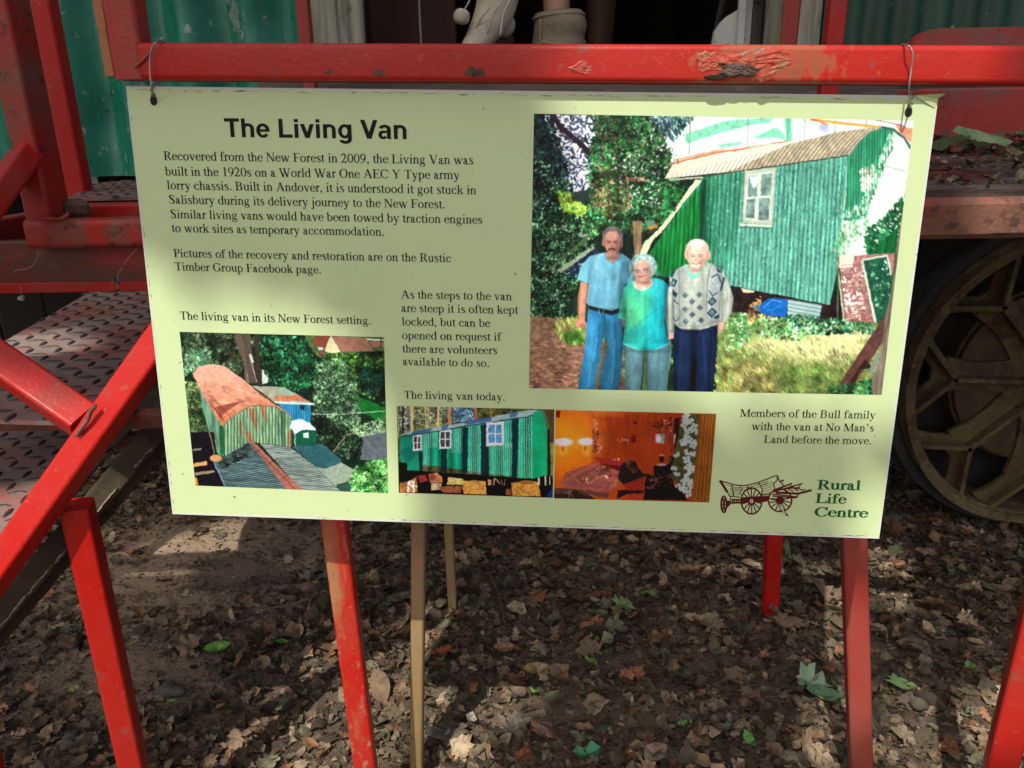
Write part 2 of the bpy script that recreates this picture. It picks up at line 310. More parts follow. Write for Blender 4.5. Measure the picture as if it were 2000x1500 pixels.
# the doorway timbers, from left to right
def post(name, pa, pb, Y, d, m, z0=1.40, z1=3.1, jit=0.0):
    """upright between pixel columns pa..pb at y=60, as a real post"""
    a, b = X_at(pa, 60, Y), X_at(pb, 60, Y)
    o = boxm(name, ((a + b) / 2, Y + d / 2, (z0 + z1) / 2), (b - a, d, z1 - z0), m, van, jit=jit, bev=.004, cuts=6)
    return o
post('door_post', 607, 660, VY - .03, .09, M['oldwood'], jit=.0015)
post('door_post', 655, 682, VY - .02, .10, M['oldwood'], jit=.002)
post('door_lining', 677, 708, VY - .012, .05, M['oldwood'], z0=1.50, jit=.003)
boxm('broken_batten', (X_at(690, 75, VY), VY + .02, 1.455), (.020, .03, .10), M['greywood'], van, jit=.003)
post('door_post', 1503, 1527, VY - .02, .06, M['oldwood'], jit=.002)
post('door_trim', 1528, 1560, VY - .03, .05, M['red_old'], jit=.001)
post('door_post', 1561, 1603, VY - .035, .06, M['oldwood'], jit=.002)
post('wall_edge', 1603, 1620, VY - .005, .03, M['green_dark'])
# white door, hooked back, with its rounded lower corner and hinge strap
Dy = VY + .05
def dpt(px, py): q = PY(px, py, Dy); return (q[0], q[2])
dp = [dpt(1388, 100), dpt(1391, 84), dpt(1395, 62), dpt(1406, 45), dpt(1420, 32), dpt(1443, 18), dpt(1443, -160), dpt(1478, -160), dpt(1476, 100)]
dp[-3] = (dp[-3][0], 3.0); dp[-2] = (dp[-2][0], 3.0); n = len(dp)
mk('door', [(x, Dy - .012, z) for x, z in dp] + [(x, Dy + .012, z) for x, z in dp], [tuple(range(n))[::-1], tuple(range(n, 2 * n))] + [(i, (i + 1) % n, (i + 1) % n + n, i + n) for i in range(n)], M['white_door'], van)
a_, b_ = PY(1452, 45, Dy - .03), PY(1466, -200, Dy - .03)
boxm('hinge_strap', ((a_[0] + b_[0]) / 2, Dy - .022, 1.60), (.020, .012, .22), M['white_door'], van, bev=.003)
boxm('door_latch', (PY(1482, 30, Dy - .03)[0], Dy - .015, 1.56), (.024, .03, .34), M['iron'], van, bev=.004, jit=.001)
tubepath('hinge_pin', [PY(1481, 6, Dy - .05), PY(1481, -6, Dy - .05)], .012, M['iron'], van, n=10)
# interior
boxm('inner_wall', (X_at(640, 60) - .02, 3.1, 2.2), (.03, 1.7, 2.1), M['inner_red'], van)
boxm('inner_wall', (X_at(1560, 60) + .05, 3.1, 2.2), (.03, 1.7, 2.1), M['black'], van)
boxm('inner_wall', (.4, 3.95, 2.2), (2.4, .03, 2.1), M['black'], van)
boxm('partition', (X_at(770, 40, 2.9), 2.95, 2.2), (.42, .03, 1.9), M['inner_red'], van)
boxm('floor_board', (.3, 3.1, 1.385), (2.2, 1.66, .04), M['darkplank'], van)
# roof, ends, far side
Rv = []; Rf = []
for k in range(25):
    a = math.pi * (k / 24); yy = 3.1 - 1.02 * math.cos(a); zz = 3.25 + .45 * math.sin(a)
    for x in (-3.25, 3.45): Rv.append((x, yy, zz))
for k in range(24): Rf.append((2 * k, 2 * k + 1, 2 * k + 3, 2 * k + 2))
mk('roof', Rv, Rf, M['green_dark'], van, smooth=True)
boxm('end_wall', (-3.22, 3.1, 2.4), (.03, 1.9, 2.3), M['green_dark'], van)
boxm('end_wall', (3.42, 3.1, 2.4), (.03, 1.9, 2.3), M['green_dark'], van)
boxm('rear_wall', (.1, 4.05, 2.4), (6.6, .03, 2.3), M['green_dark'], van)
boxm('underfloor', (.1, 3.17, 1.33), (6.6, 1.76, .05), M['chassis'], van)
# sills and chassis
boxm('door_sill', ((xl + 1.0) / 2 - .05, VY - .05, 1.385), (1.62, .14, .07), M['greywood'], van, jit=.002, cuts=8)
zt, zb = Z_at(1900, 172), Z_at(1900, 270)
boxm('red_sill', (2.2, VY + .005, (zt + zb) / 2 - .02), (2.6, .05, zt - zb + .04), M['sill_red'], van, bev=.006, cuts=6)
for yy in (2.75, 3.5): boxm('chassis_beam', (.1, yy, 1.20), (6.4, .10, .18), M['chassis'], van)
for k in range(26):      # boards added on the far side to keep it dark under the van
    boxm('shade_board', (-3.1 + k * .255, 4.0 + random.uniform(-.006, .006), .66), (.245, .025, 1.32), M['chassis'], van, bev=.003)
# guard plate with a rounded corner beyond the rail (right)
gy = 1.62; P0 = PY(1772, 100, gy); P1 = PY(2000, 56, gy); zt2 = float(PY(1850, 56, gy)[2]); zb2 = float(PY(1850, 104, gy)[2]) - .03
R2 = .040; pts = [(P0[0], zb2)] + [(P0[0] + R2 * 1.3 - R2 * 1.3 * math.cos(t), zt2 - R2 + R2 * math.sin(t)) for t in np.linspace(0, math.pi / 2, 8)] + [(P1[0] + .35, zt2), (P1[0] + .35, zb2)]
V = [(x, gy - .012, z) for x, z in pts] + [(x, gy + .012, z) for x, z in pts]; n = len(pts)
GUARD = (V, [tuple(range(n)), tuple(range(n, 2 * n))[::-1]] + [(i, i + n, (i + 1) % n + n, (i + 1) % n) for i in range(n)])
# thin pale pole seen inside the doorway
boxm('interior_pole', (X_at(821, 50, 2.5), 2.5, 1.9), (.006, .006, 1.0), M['oldwood'], van, bev=0)

# ---- the cast wheel
wc = PY(2062, 745, 2.26)
WR = 297 / FPX * float((wc - CAMP) @ _f)
def ring(name, r0, r1, y0, y1, m, par, n=72, wob=0.0):
    V = []; F = []
    for k in range(n):
        a = 2 * math.pi * k / n; w = 1 + wob * math.sin(5 * a) * .3
        for r, y in ((r1, y0), (r1, y1), (r0, y1), (r0, y0)):
            V.append((wc[0] + r * w * math.cos(a), wc[1] + y, wc[2] + r * w * math.sin(a)))
    for k in range(n):
        a = 4 * k; b = 4 * ((k + 1) % n)
        for i in range(4): F.append((a + i, a + (i + 1) % 4, b + (i + 1) % 4, b + i))
    return mk(name, V, F, m, par, smooth=False)
whl = ring('wheel', WR - .030, WR, -.02, .15, M['wheel'], van)
ring('rim_lip', WR - .022, WR + .006, -.034, -.018, M['wheel'], whl, wob=.02)
ring('tyre', WR + .004, WR + .034, .03, .14, M['tyre'], whl)
ring('shade_disc', WR * .5, WR * .985, .145, .155, M['chassis'], whl)  # near-black disc added for the darkness behind the spokes
ring('drum', .02, WR * .62, .07, .16, M['drum'], whl, n=48)
ring('drum_plate', .0, WR * .60, .05, .07, M['drum'], whl, n=48)
ring('hub', .0, .085, -.07, .10, M['wheel'], whl, n=24)
def spoke_web(pa, pb, wa, wb, name='spoke'):
    """tapering cast web with raised middle rib, pa/pb in wheel plane coordinates"""
    pa = np.array(pa); pb = np.array(pb); d = (pb - pa) / np.linalg.norm(pb - pa); nn = np.array([-d[1], d[0]])
    V = []; F = []; S = 8
    for i in range(S + 1):
        t = i / S; c = pa + (pb - pa) * t; flare = 1 + .75 * max(0, (2 * t - 1)) ** 2 + .25 * max(0, (1 - 2 * t)) ** 2
        w = (wa + (wb - wa) * t) * flare
        for s, y in ((-w, .05), (-w, .035), (-w * .55, .024), (-.008, .010), (-.007, -.022), (.007, -.022), (.008, .010), (w * .55, .024), (w, .035), (w, .05)):
            q = c + nn * s; V.append((wc[0] + q[0], wc[1] + y, wc[2] + q[1]))
    for i in range(S):
        for k in range(10): F.append((i * 10 + k, i * 10 + (k + 1) % 10, (i + 1) * 10 + (k + 1) % 10, (i + 1) * 10 + k))
    return mk(name, V, F, M['wheel'], whl)
for k in range(8):
    a = math.radians(180 - 3 + 45 * k); fr = WR * .70; u = np.array([math.cos(a), math.sin(a)])
    spoke_web(u * .07, u * fr, .055, .034)
    for s in (-1, 1):
        b = a + s * math.radians(15.5); spoke_web(u * fr * .97, np.array([math.cos(b), math.sin(b)]) * (WR - .02), .026, .022)
for k in range(8):      # cast web closing each fork near its root
    a = math.radians(180 - 3 + 45 * k); V = []
    for (rr, da) in ((.60, 0), (.80, -9), (.80, 9)):
        V.append((wc[0] + WR * rr * math.cos(a + math.radians(da)), wc[1] + .030, wc[2] + WR * rr * math.sin(a + math.radians(da))))
    V += [(x, y + .02, z) for x, y, z in V]
    mk('web', V, [(0, 1, 2), (5, 4, 3), (0, 3, 4, 1), (1, 4, 5, 2), (2, 5, 3, 0)], M['wheel'], whl)
boxm('axle', (wc[0] - .2, 3.1, wc[2]), (.09, 1.5, .09), M['iron'], van)

# ------------------------------------------------------------------ red steel staircase and landing
st = empty('steel_staircase', (0, 1.3, 0), 'red painted steel landing and stair frame that the sign hangs from', 'staircase')
rl0 = PY(252, 122, 1.04); rl1 = PY(2000, 130, .98); rdir = (rl1 - rl0) / np.linalg.norm(rl1 - rl0)
RW = .043
bar('rail', rl0 + rdir * .0245, rl1 + rdir * .75, RW, RW, M['rail'], st, side=(0, 1, 0), r=.007, seg=40)
c0 = rl0 + rdir * .006
bar('upright', c0 + np.array([0, .001, -.0205]), c0 + np.array([.0, 0, .9]), RW - .004, RW - .002, M['red_dusty'], st, side=(1, 0, 0), r=.007, seg=20)
bar('edge_strip', c0 + np.array([-.0262, .003, -.016]), c0 + np.array([-.0262, .003, .9]), .012, RW - .010, M['orange'], st, side=(1, 0, 0), r=.002, seg=20)
# weld seam in the mitred corner
tubepath('weld', [PY(*p, 1.015) for p in ((264, 133), (274, 122), (287, 110), (294, 100))], .0016, M['red_dusty'], st)
def flake(name, pts, h, m, seed, depth=.0012):
    """bubbled patch of rusted paint standing proud of the rail face"""
    gg = np.random.default_rng(seed); C0 = np.mean([q for q in pts], 0); V = []; F = []; n = len(pts); R_ = 7
    yf = float(PY(C0[0], C0[1], 1.0)[1]) * 0 + (rl0[1] + (rl1[1] - rl0[1]) * (C0[0] - 252) / 1748) - RW / 2 - .0002
    for j in range(R_ + 1):
        t = j / R_
        for q in pts:
            c = C0 + (np.array(q) - C0) * t * (1 + (gg.normal(0, .04) if j < R_ else gg.normal(0, .08)))
            p = PY(c[0], c[1], yf - (depth * (1 - t ** 6) + (gg.uniform(0, h) if j < R_ else 0))); V.append(p)
    for j in range(R_):
        for k in range(n): F.append((j * n + k, j * n + (k + 1) % n, (j + 1) * n + (k + 1) % n, (j + 1) * n + k))
    return mk(name, V, F, m, st, smooth=False)
def blob(cx, cy, rx, ry, seed, n=26):
    gg = np.random.default_rng(seed); ph = gg.uniform(0, 6, 4)
    return [(cx + rx * math.cos(a) * (1 + .16 * math.sin(3 * a + ph[0]) + .10 * math.sin(7 * a + ph[1])), cy + ry * math.sin(a) * (1 + .16 * math.sin(4 * a + ph[2]) + .10 * math.sin(9 * a + ph[3]))) for a in np.linspace(0, 2 * math.pi, n, endpoint=False)]
BUB = mat('bubbled_red_rust', (.42, .050, .024), .5, layers=((60, .46, .58, (.30, .12, .06), I1), (25, .55, .62, (.22, .11, .07), I1)), bump=((120, .002, 4, I1),))
DRK = mat('exposed_rust_core', (.075, .045, .037), .9, layers=((60, .5, .62, (.13, .085, .07), I1),), bump=((90, .003, 5, I1),))
flake('rust_blister', blob(1500, 122, 92, 27, 1), .0016, BUB, 1, .0008)
flake('rust_blister', blob(1392, 120, 34, 22, 2), .0010, BUB, 2, .0005)
flake('rust_core', blob(1447, 135, 40, 17, 3), .0014, DRK, 3, .0034)
flake('rust_core', blob(1398, 150, 22, 6, 4), .0010, mat('dark_rust', (.03, .018, .015), .9), 4, .0030)  # near-black rust flake low in the patch
flake('rust_blister', blob(1140, 133, 24, 13, 5), .0012, BUB, 5, .0006)
flake('rust_core', blob(925, 144, 17, 6, 6), .0010, DRK, 6, .0006)
# left posts
p1 = PY(96, 412, 1.32)
bar('post', (p1[0] - .012, 1.337, 1.155), (p1[0] - .012, 1.337, 2.3), .044, .070, M['red_muddy'], st, r=.007, seg=24)
p2 = PY(156, 335, 1.66)
bar('post', (p2[0] - .018, 1.68, 1.16), (p2[0] - .018, 1.68, 2.3), .040, .040, M['red'], st, r=.006, seg=20)
# red uprights by the doorway
for pa, pb in ((579, 604), (1619, 1653)):
    a, b = PY(pa, 50, 1.95), PY(pb, 50, 1.95)
    bar('post', ((a[0] + b[0]) / 2, 1.97, 1.16), ((a[0] + b[0]) / 2, 1.97, 2.4), b[0] - a[0], .035, M['red_old'] if pa < 1000 else M['red_dusty'], st, r=.005, seg=16)
# weld bead round the foot of the left post
tubepath('weld', smoothpts([PY(x, y, 1.292) for x, y in ((68, 423), (90, 427), (118, 428), (134, 418))], 3), .0034, M['red_muddy'], st, n=7)
boxm('foot_bracket', PY(150, 408, 1.36), (.040, .03, .034), M['rust_dust'], st, bev=.010, jit=.002)
# gusset brace from the post down to the left
bar('brace', PY(52, 300, 1.32), PY(-70, 470, 1.12), .052, .036, M['red_dusty'], st, side=(1, 0, .6), r=.007, seg=10)
# landing beams: upper tube, lower channel
ub0, ub1 = PY(58, 450, 1.31), PY(700, 455, 1.33)
bar('landing_beam', (ub0[0], 1.315, 1.143), (.45, 1.33, 1.143), .042, .048, M['red_muddy'], st, side=(0, 1, 0), r=.010, seg=40, wob=.0004)
bar('landing_channel', (-1.7, 1.345, 1.083), (.60, 1.36, 1.083), .030, .088, M['channel'], st, side=(0, 1, 0), r=.003, seg=30)
bar('channel_lip', (-1.7, 1.336, 1.047), (.60, 1.351, 1.047), .024, .018, M['red_dusty'], st, side=(0, 1, 0), r=.002, seg=30)
bar('rear_beam', (-.82, 1.44, 1.163), (.5, 1.46, 1.163), .045, .034, M['red_dusty'], st, side=(0, 1, 0), r=.005, seg=10)
boxm('gutter_plate', (-.35, 1.385, 1.150), (.95, .10, .006), M['rust_dust'], st, bev=.001)
boxm('landing_beam_right', (1.15, 1.385, 1.134), (1.35, .05, .070), M['ledge'], st, bev=.010, jit=.0012, cuts=10).name = 'landing_beam'
# uneven planks on the right of the landing
boxm('plank', (1.35, 1.50, 1.168), (1.6, .19, .035), M['darkplank'], st, jit=.003, cuts=16)
boxm('plank', (1.35, 1.72, 1.178), (1.6, .21, .050), M['darkplank'], st, jit=.0045, cuts=16)
boxm('plank', (1.35, 1.965, 1.190), (1.6, .24, .050), M['darkplank'], st, jit=.004, cuts=16)
tubepath('bolt', [(PY(2003, 368, 1.42)), PY(2003, 352, 1.42)], .013, M['iron'], st, n=10)
bm_ = GUARD; mk('guard_plate', bm_[0], bm_[1], M['sill_red'], st)
# chequer plate
def lug_mesh(sc_=1.0):
    V = []; F = []; n = 8; L, W, H = .0165 * sc_, .0056 * sc_, .0024 * sc_
    for k in range(n):
        a = 2 * math.pi * k / n; V.append((L * math.cos(a), W * math.sin(a) * (1 - .35 * abs(math.cos(a))), 0))
    for k in range(n):
        a = 2 * math.pi * k / n; V.append((L * .6 * math.cos(a), W * .5 * math.sin(a), H))
    for k in range(n): F.append((k, (k + 1) % n, n + (k + 1) % n, n + k))
    F.append(tuple(range(n, 2 * n)))
    return np.array(V), F
def chequer(name, quad, z, thick, m, ang, pitch=.044):
    """tread plate: quad of (x, y) corners; raised lugs alternate in two directions"""
    q = [np.array(p) for p in quad]; n = len(q)
    V = [(p[0], p[1], z) for p in q] + [(p[0], p[1], z - thick) for p in q]
    F = [tuple(range(n)), tuple(range(2 * n - 1, n - 1, -1))] + [(i, i + n, (i + 1) % n + n, (i + 1) % n) for i in range(n)]
    pl = mk(name, V, F, m, st)
    if pl.data.polygons[0].normal.z < 0: pl.data.flip_normals()
    lv, lf = lug_mesh(pitch / .045); VV = []; FF = []
    c = sum(q) / n; ca, sa = math.cos(ang), math.sin(ang)
    def inside(x, y):
        s = None
        for i in range(n):
            a, b = q[i], q[(i + 1) % n]; cr = (b[0] - a[0]) * (y - a[1]) - (b[1] - a[1]) * (x - a[0])
            if s is None: s = cr > 0
            elif s != (cr > 0): return False
        return True
    for i in range(-40, 41):
        for j in range(-40, 41):
            for (ox, oy, rot) in ((0, 0, .10), (pitch / 2, pitch / 2, 1.67)):
                gx, gy = i * pitch + ox, j * pitch + oy
                x = c[0] + ca * gx - sa * gy; y = c[1] + sa * gx + ca * gy
                if not inside(x, y): continue
                r = rot + ang; b = len(VV)
                for v in lv: VV.append((x + math.cos(r) * v[0] - math.sin(r) * v[1], y + math.sin(r) * v[0] + math.cos(r) * v[1], z + v[2] - .0002))
                for f in lf: FF.append(tuple(b + k for k in f))
    lo = mk('raised_lugs', VV, FF, M['lug'], pl); tag(lo, kind='stuff')
    return pl
def q2(pts, z): return [tuple(PZ(x, y, z)[:2]) for x, y in pts]
Z1, Z2 = .86, .70
chequer('tread', q2(((190, 562), (430, 562), (430, 640), (286, 760), (236, 826), (-200, 816), (-110, 735)), Z1), Z1, .007, M['plate'], math.radians(4), pitch=.060)
chequer('tread', q2(((30, 827), (258, 827), (200, 895), (75, 1050), (-300, 1075), (-120, 905)), Z2), Z2, .007, M['plate'], math.radians(3), pitch=.052)
chequer('landing_plate', [(-1.02, 1.98), (-.86, 2.17), (-.35, 2.17), (-.35, 1.50), (-.84, 1.50)], 1.186, .006, M['plate_red'], math.radians(3), pitch=.055)
# dark strip under each tread edge
bar('tread_edge', PZ(-200, 819, Z1 - .02), PZ(232, 829, Z1 - .02), .006, .024, M['rust_dust'], st, side=(0, 1, 0), r=.001, seg=3)
# stringer: old brown channel running down to the left, with a crusty seam and a lower flange
s0, s1 = PY(420, 706, 1.38), PY(-60, 1272, 1.10)
bar('stringer', s0, s1, .060, .042, M['stringer'], st, side=(0, 1, .1), r=.006, seg=60, wob=.0008)
s0, s1 = PY(420, 748, 1.385), PY(-60, 1316, 1.105)
bar('stringer_flange', s0, s1, .050, .022, M['stringer'], st, side=(0, 1, .1), r=.003, seg=60, wob=.0010)
pc = [PY(x, y, yy) for x, y, yy in ((300, 870, 1.272), (250, 930, 1.245), (215, 970, 1.222), (150, 1048, 1.180), (80, 1130, 1.135), (0, 1225, 1.085))]
sp = smoothpts(pc, 14); tubepath('rust_seam', [p + rng.normal(0, .0008, 3) for p in sp], list(.0006 + .0022 * rng.random(len(sp))), M['crust'], st, n=5)
# carriers under the treads and the far stringer, welded back to the landing and posts
for z_, ys_, xa, xb in ((Z1, (1.25, 1.70), -1.04, -.55), (Z2, (1.22, 1.55), -1.42, -.78)):
    for y_ in ys_: bar('tread_bearer', (xa, y_, z_ - .030), (xb, y_, z_ - .030), .03, .030, M['rust_dust'], st, side=(0, 1, 0), seg=3)
bar('hanger', (-.58, 1.40, Z1 - .03), (-.58, 1.40, 1.06), .030, .012, M['rust_dust'], st, seg=3)
bar('hanger', (-.58, 1.75, Z1 - .03), (-.58, 1.75, 1.16), .030, .012, M['rust_dust'], st, seg=3)
bar('leg', (-1.42, 1.58, -.03), (-1.42, 1.58, 1.09), .04, .04, M['red_muddy'], st, seg=6)
bar('leg', (-1.75, 1.36, -.03), (-1.75, 1.36, 1.05), .04, .04, M['red_muddy'], st, seg=6)
bar('landing_channel', (-1.05, 2.12, 1.14), (.60, 2.12, 1.14), .03, .07, M['channel'], st, side=(0, 1, 0), r=.003, seg=10)
for x_ in (-.92, -.45, .55): bar('landing_joist', (x_, 1.36, 1.135), (x_, 2.12, 1.135), .035, .05, M['channel'], st, side=(1, 0, 0), seg=4)
for x_ in (.70, 1.75): bar('landing_joist', (x_, 1.40, 1.125), (x_, 2.12, 1.125), .035, .05, M['channel'], st, side=(1, 0, 0), seg=4)
bar('leg', (1.75, 1.42, -.03), (1.75, 1.42, 1.12), .04, .04, M['red_muddy'], st, seg=6)
# X bracing of the handrail
e0, e1 = PY(345, 625, 1.09), PY(-60, 1192, 1.00)
e2 = e0 + np.array([.10, .225, .10]); e1 = e1 + (e1 - e0) * ((e1[2] + .02) / (e0[2] - e1[2]))
bar('handrail_strut', e0 - (e0 - e1) * .01, e2, .036, .036, M['red'], st, side=(1, 0, 0), r=.006, seg=4)
bar('handrail', e0, e1, .044, .038, M['red'], st, side=(.8, 0, .4), r=.006, seg=16)
b9 = PY(-330, 478, 1.17); bar('post', (b9[0], b9[1], -.03), (b9[0], b9[1], 2.1), .044, .044, M['red'], st, r=.006, seg=20)
bar('landing_strut', (b9[0], b9[1], 1.09), (b9[0], 1.345, 1.09), .036, .036, M['red'], st, side=(1, 0, 0), seg=3)
bar('brace', b9, PY(166, 822, 1.07), .044, .050, M['red'], st, side=(0, -.6, 1), r=.006, seg=14)
tubepath('weld', smoothpts([PY(x, y, 1.035) for x, y in ((186, 792), (176, 806), (170, 822), (158, 838), (150, 851))], 4), .0035, M['rust_dust'], st)
# legs: (top px, top Y, bottom px, bottom Y, w, d, material, yaw)
def leg(pt, Yt, pb, Yb, w, d, m, side=(1, 0, 0), ztop=None):
    a, b = PY(*pt, Yt), PY(*pb, Yb)
    t = (0.0 - b[2]) / (a[2] - b[2]) if a[2] != b[2] else 0
    foot = b + (a - b) * t; foot[2] = float(gh(foot[0], foot[1])) - .03
    top = a + (a - b) * ((ztop - a[2]) / (a[2] - b[2])) if ztop else a
    return bar('leg', foot, top, w, d, m, st, side=side, r=.006, seg=24)
leg((150, 985), 1.075, (262, 1500), 1.105, .042, .042, M['red'], side=(1, .22, 0))
leg((656, 1030), 1.10, (716, 1500), 1.13, .040, .040, M['red_leg'], side=(1, .10, 0), ztop=1.12)
leg((817, 1040), 1.26, (812, 1500), 1.26, .026, .034, M['red_algae'], side=(1, 0, 0), ztop=1.04)
leg((878, 1060), 1.82, (884, 1185), 1.84, .024, .03, M['red_algae'], side=(1, 0, 0), ztop=1.04)
leg((1511, 1060), 1.80, (1504, 1195), 1.80, .042, .03, M['red'], side=(1, 0, 0), ztop=1.08)
leg((1670, 1060), 1.185, (1686, 1500), 1.185, .041, .040, M['red_old'], side=(1, -.22, 0), ztop=1.06)
leg((2032, 1180), 1.02, (1952, 1500), 1.02, .045, .045, M['red'], side=(1, -.5, 0), ztop=1.40)
for xx, yy, z9 in ((656, 1030, 1.10), (1670, 1060, 1.10)):
    q = PY(xx, 640, 1.12); bar('leg_strut', (q[0], 1.10, z9), (q[0], 1.33, z9), .034, .034, M['red'], st, side=(1, 0, 0), seg=3)
# ------------------------------------------------------------------ the sign
SC4 = [PY(246, 168, 1.03717), PY(1833, 187, .98401), PY(1717, 1052, .93993), PY(337, 1004, .99308)]   # TL TR BR BL
def S(u, v, off=0.0):
    p = SC4[0] * (1 - u) * (1 - v) + SC4[1] * u * (1 - v) + SC4[2] * u * v + SC4[3] * (1 - u) * v
    return p + SN * (off + .0035 * math.sin(math.pi * min(max(v, 0), 1)) * math.sin(math.pi * min(max(u, 0), 1)))
SN = np.cross(SC4[3] - SC4[0], SC4[1] - SC4[0]); SN /= np.linalg.norm(SN)
if SN[1] > 0: SN = -SN
def UV(px, py):
    u, v = (px - 290) / 1500, (py - 170) / 850
    for _ in range(6):
        p = proj(S(u, v)); e = np.array([px, py]) - p
        J = np.stack([(proj(S(u + 1e-4, v)) - p) / 1e-4, (proj(S(u, v + 1e-4)) - p) / 1e-4], 1)
        d = np.linalg.solve(J, e); u += d[0]; v += d[1]
    return np.array([u, v])
sign = empty('information_sign', S(.5, 1.0), 'cream printed information board titled The Living Van, hung on wires from the red rail', 'sign')
# board: front sheet, back and a thin white edge
def board():
    n1, n2 = 40, 24; V = []; F = []; mi = []
    jr = np.random.default_rng(3)
    for s, off in ((0, 0.0), (1, -.0032)):
        for j in range(n2 + 1):
            for i in range(n1 + 1): V.append(S(i / n1, j / n2, off))
    w = n1 + 1; o2 = w * (n2 + 1)
    for j in range(n2):
        for i in range(n1):
            a = j * w + i; F.append((a, a + w, a + w + 1, a + 1)); mi.append(0)
            F.append((o2 + a, o2 + a + 1, o2 + a + w + 1, o2 + a + w)); mi.append(1)
    per = [i for i in range(w)] + [j * w + n1 for j in range(1, n2 + 1)] + [n2 * w + i for i in range(n1 - 1, -1, -1)] + [j * w for j in range(n2 - 1, 0, -1)]
    for k in range(len(per)):
        a, b = per[k], per[(k + 1) % len(per)]; F.append((a, b, b + o2, a + o2)); mi.append(1)
    mk('panel', V, F, None, sign, mats=[M['paper'], M['sign_edge']], midx=mi)
    # worn white border: thin strips just proud of the face
    V = []; F = []
    def strip(uv0, uv1, inward, n, w0):
        base = len(V)
        for i in range(n + 1):
            t = i / n; a = uv0 + (uv1 - uv0) * t; ww = w0 * (1 + .5 * jr.uniform(-1, 1))
            V.append(S(*a, .00015)); V.append(S(*(a + inward * ww), .00015))
        for i in range(n): F.append((base + 2 * i, base + 2 * i + 1, base + 2 * i + 3, base + 2 * i + 2))
    z = np.array
    strip(z([0, 0.]), z([1, 0.]), z([0, 1.]), 160, .0052); strip(z([0, .012]), z([0, .99]), z([1., 0]), 90, .0014)
    strip(z([1., .012]), z([1., .99]), z([-1., 0]), 90, .0020); strip(z([0, 1.]), z([1., 1.]), z([0, -1.]), 120, .0042)
    mk('white_border', V, F, M['sign_edge'], sign)
    # dark nicks where the laminate lifts along the top edge and a few scuffs elsewhere
    V = []; F = []
    for _ in range(70):
        u0 = jr.choice([jr.uniform(.05, .62), jr.uniform(.0, 1)]); L = jr.uniform(.002, .022); v0 = jr.uniform(.004, .0085) + .002; h = jr.uniform(.0003, .0009)
        b = len(V); V += [S(u0, v0, .0003), S(u0 + L * .5, v0 + h, .0003), S(u0 + L, v0, .0003), S(u0 + L * .5, v0 - h * .3, .0003)]; F.append((b, b + 1, b + 2, b + 3))
    for _ in range(16):
        v0 = jr.uniform(0.02, .98); L = jr.uniform(.004, .015); u0 = .0030; b = len(V)
        V += [S(u0, v0, .0003), S(u0 + .0006, v0 + L / 2, .0003), S(u0, v0 + L, .0003), S(u0 - .0002, v0 + L / 2, .0003)]; F.append((b, b + 1, b + 2, b + 3))
    for _ in range(60):      # bottom edge cracks
        u0 = jr.uniform(.3, .98); L = jr.uniform(.003, .016); v0 = .9945 + jr.uniform(-.001, .001); b = len(V)
        V += [S(u0, v0, .0003), S(u0 + L / 2, v0 + .0007, .0003), S(u0 + L, v0, .0003), S(u0 + L / 2, v0 - .0005, .0003)]; F.append((b, b + 1, b + 2, b + 3))
    for _ in range(110):      # specks of dirt
        px, py = jr.uniform(300, 1780), jr.uniform(190, 1040); r = jr.choice([.0006, .0009, .0012, .0018], p=[.5, .3, .15, .05]); u, v = UV(px, py)
        if not (.01 < u < .99 and .02 < v < .98) or (300 < px < 960 and 215 < py < 545) or (765 < px < 1025 and 560 < py < 795) or (1435 < px < 1725 and 795 < py < 1025) or (340 < px < 740 and 600 < py < 640): continue
        b = len(V); a0 = jr.uniform(0, 6)
        for k in range(6): V.append(S(u + r * math.cos(a0 + k) * jr.uniform(.5, 1), v + 1.7 * r * math.sin(a0 + k) * jr.uniform(.5, 1), .0009))
        F.append(tuple(range(b, b + 6)))
    tag(mk('scuffs', V, F, mat('dirt_speck', (.10, .09, .055), .9), sign), kind='stuff')
board()
# lifted corner of the laminate, top right
cf = [S(*UV(1786, 190), .0006), S(*UV(1826, 212), .0006), S(*UV(1829, 193), .0030), S(1.003, -.002, .012), S(*UV(1785, 187), .0050)]
mk('lifted_corner', cf + [p - SN * .0005 for p in cf], [(0, 1, 2, 3, 4), (9, 8, 7, 6, 5), (0, 4, 9, 5), (4, 3, 8, 9), (3, 2, 7, 8), (2, 1, 6, 7)], M['paper'], sign)

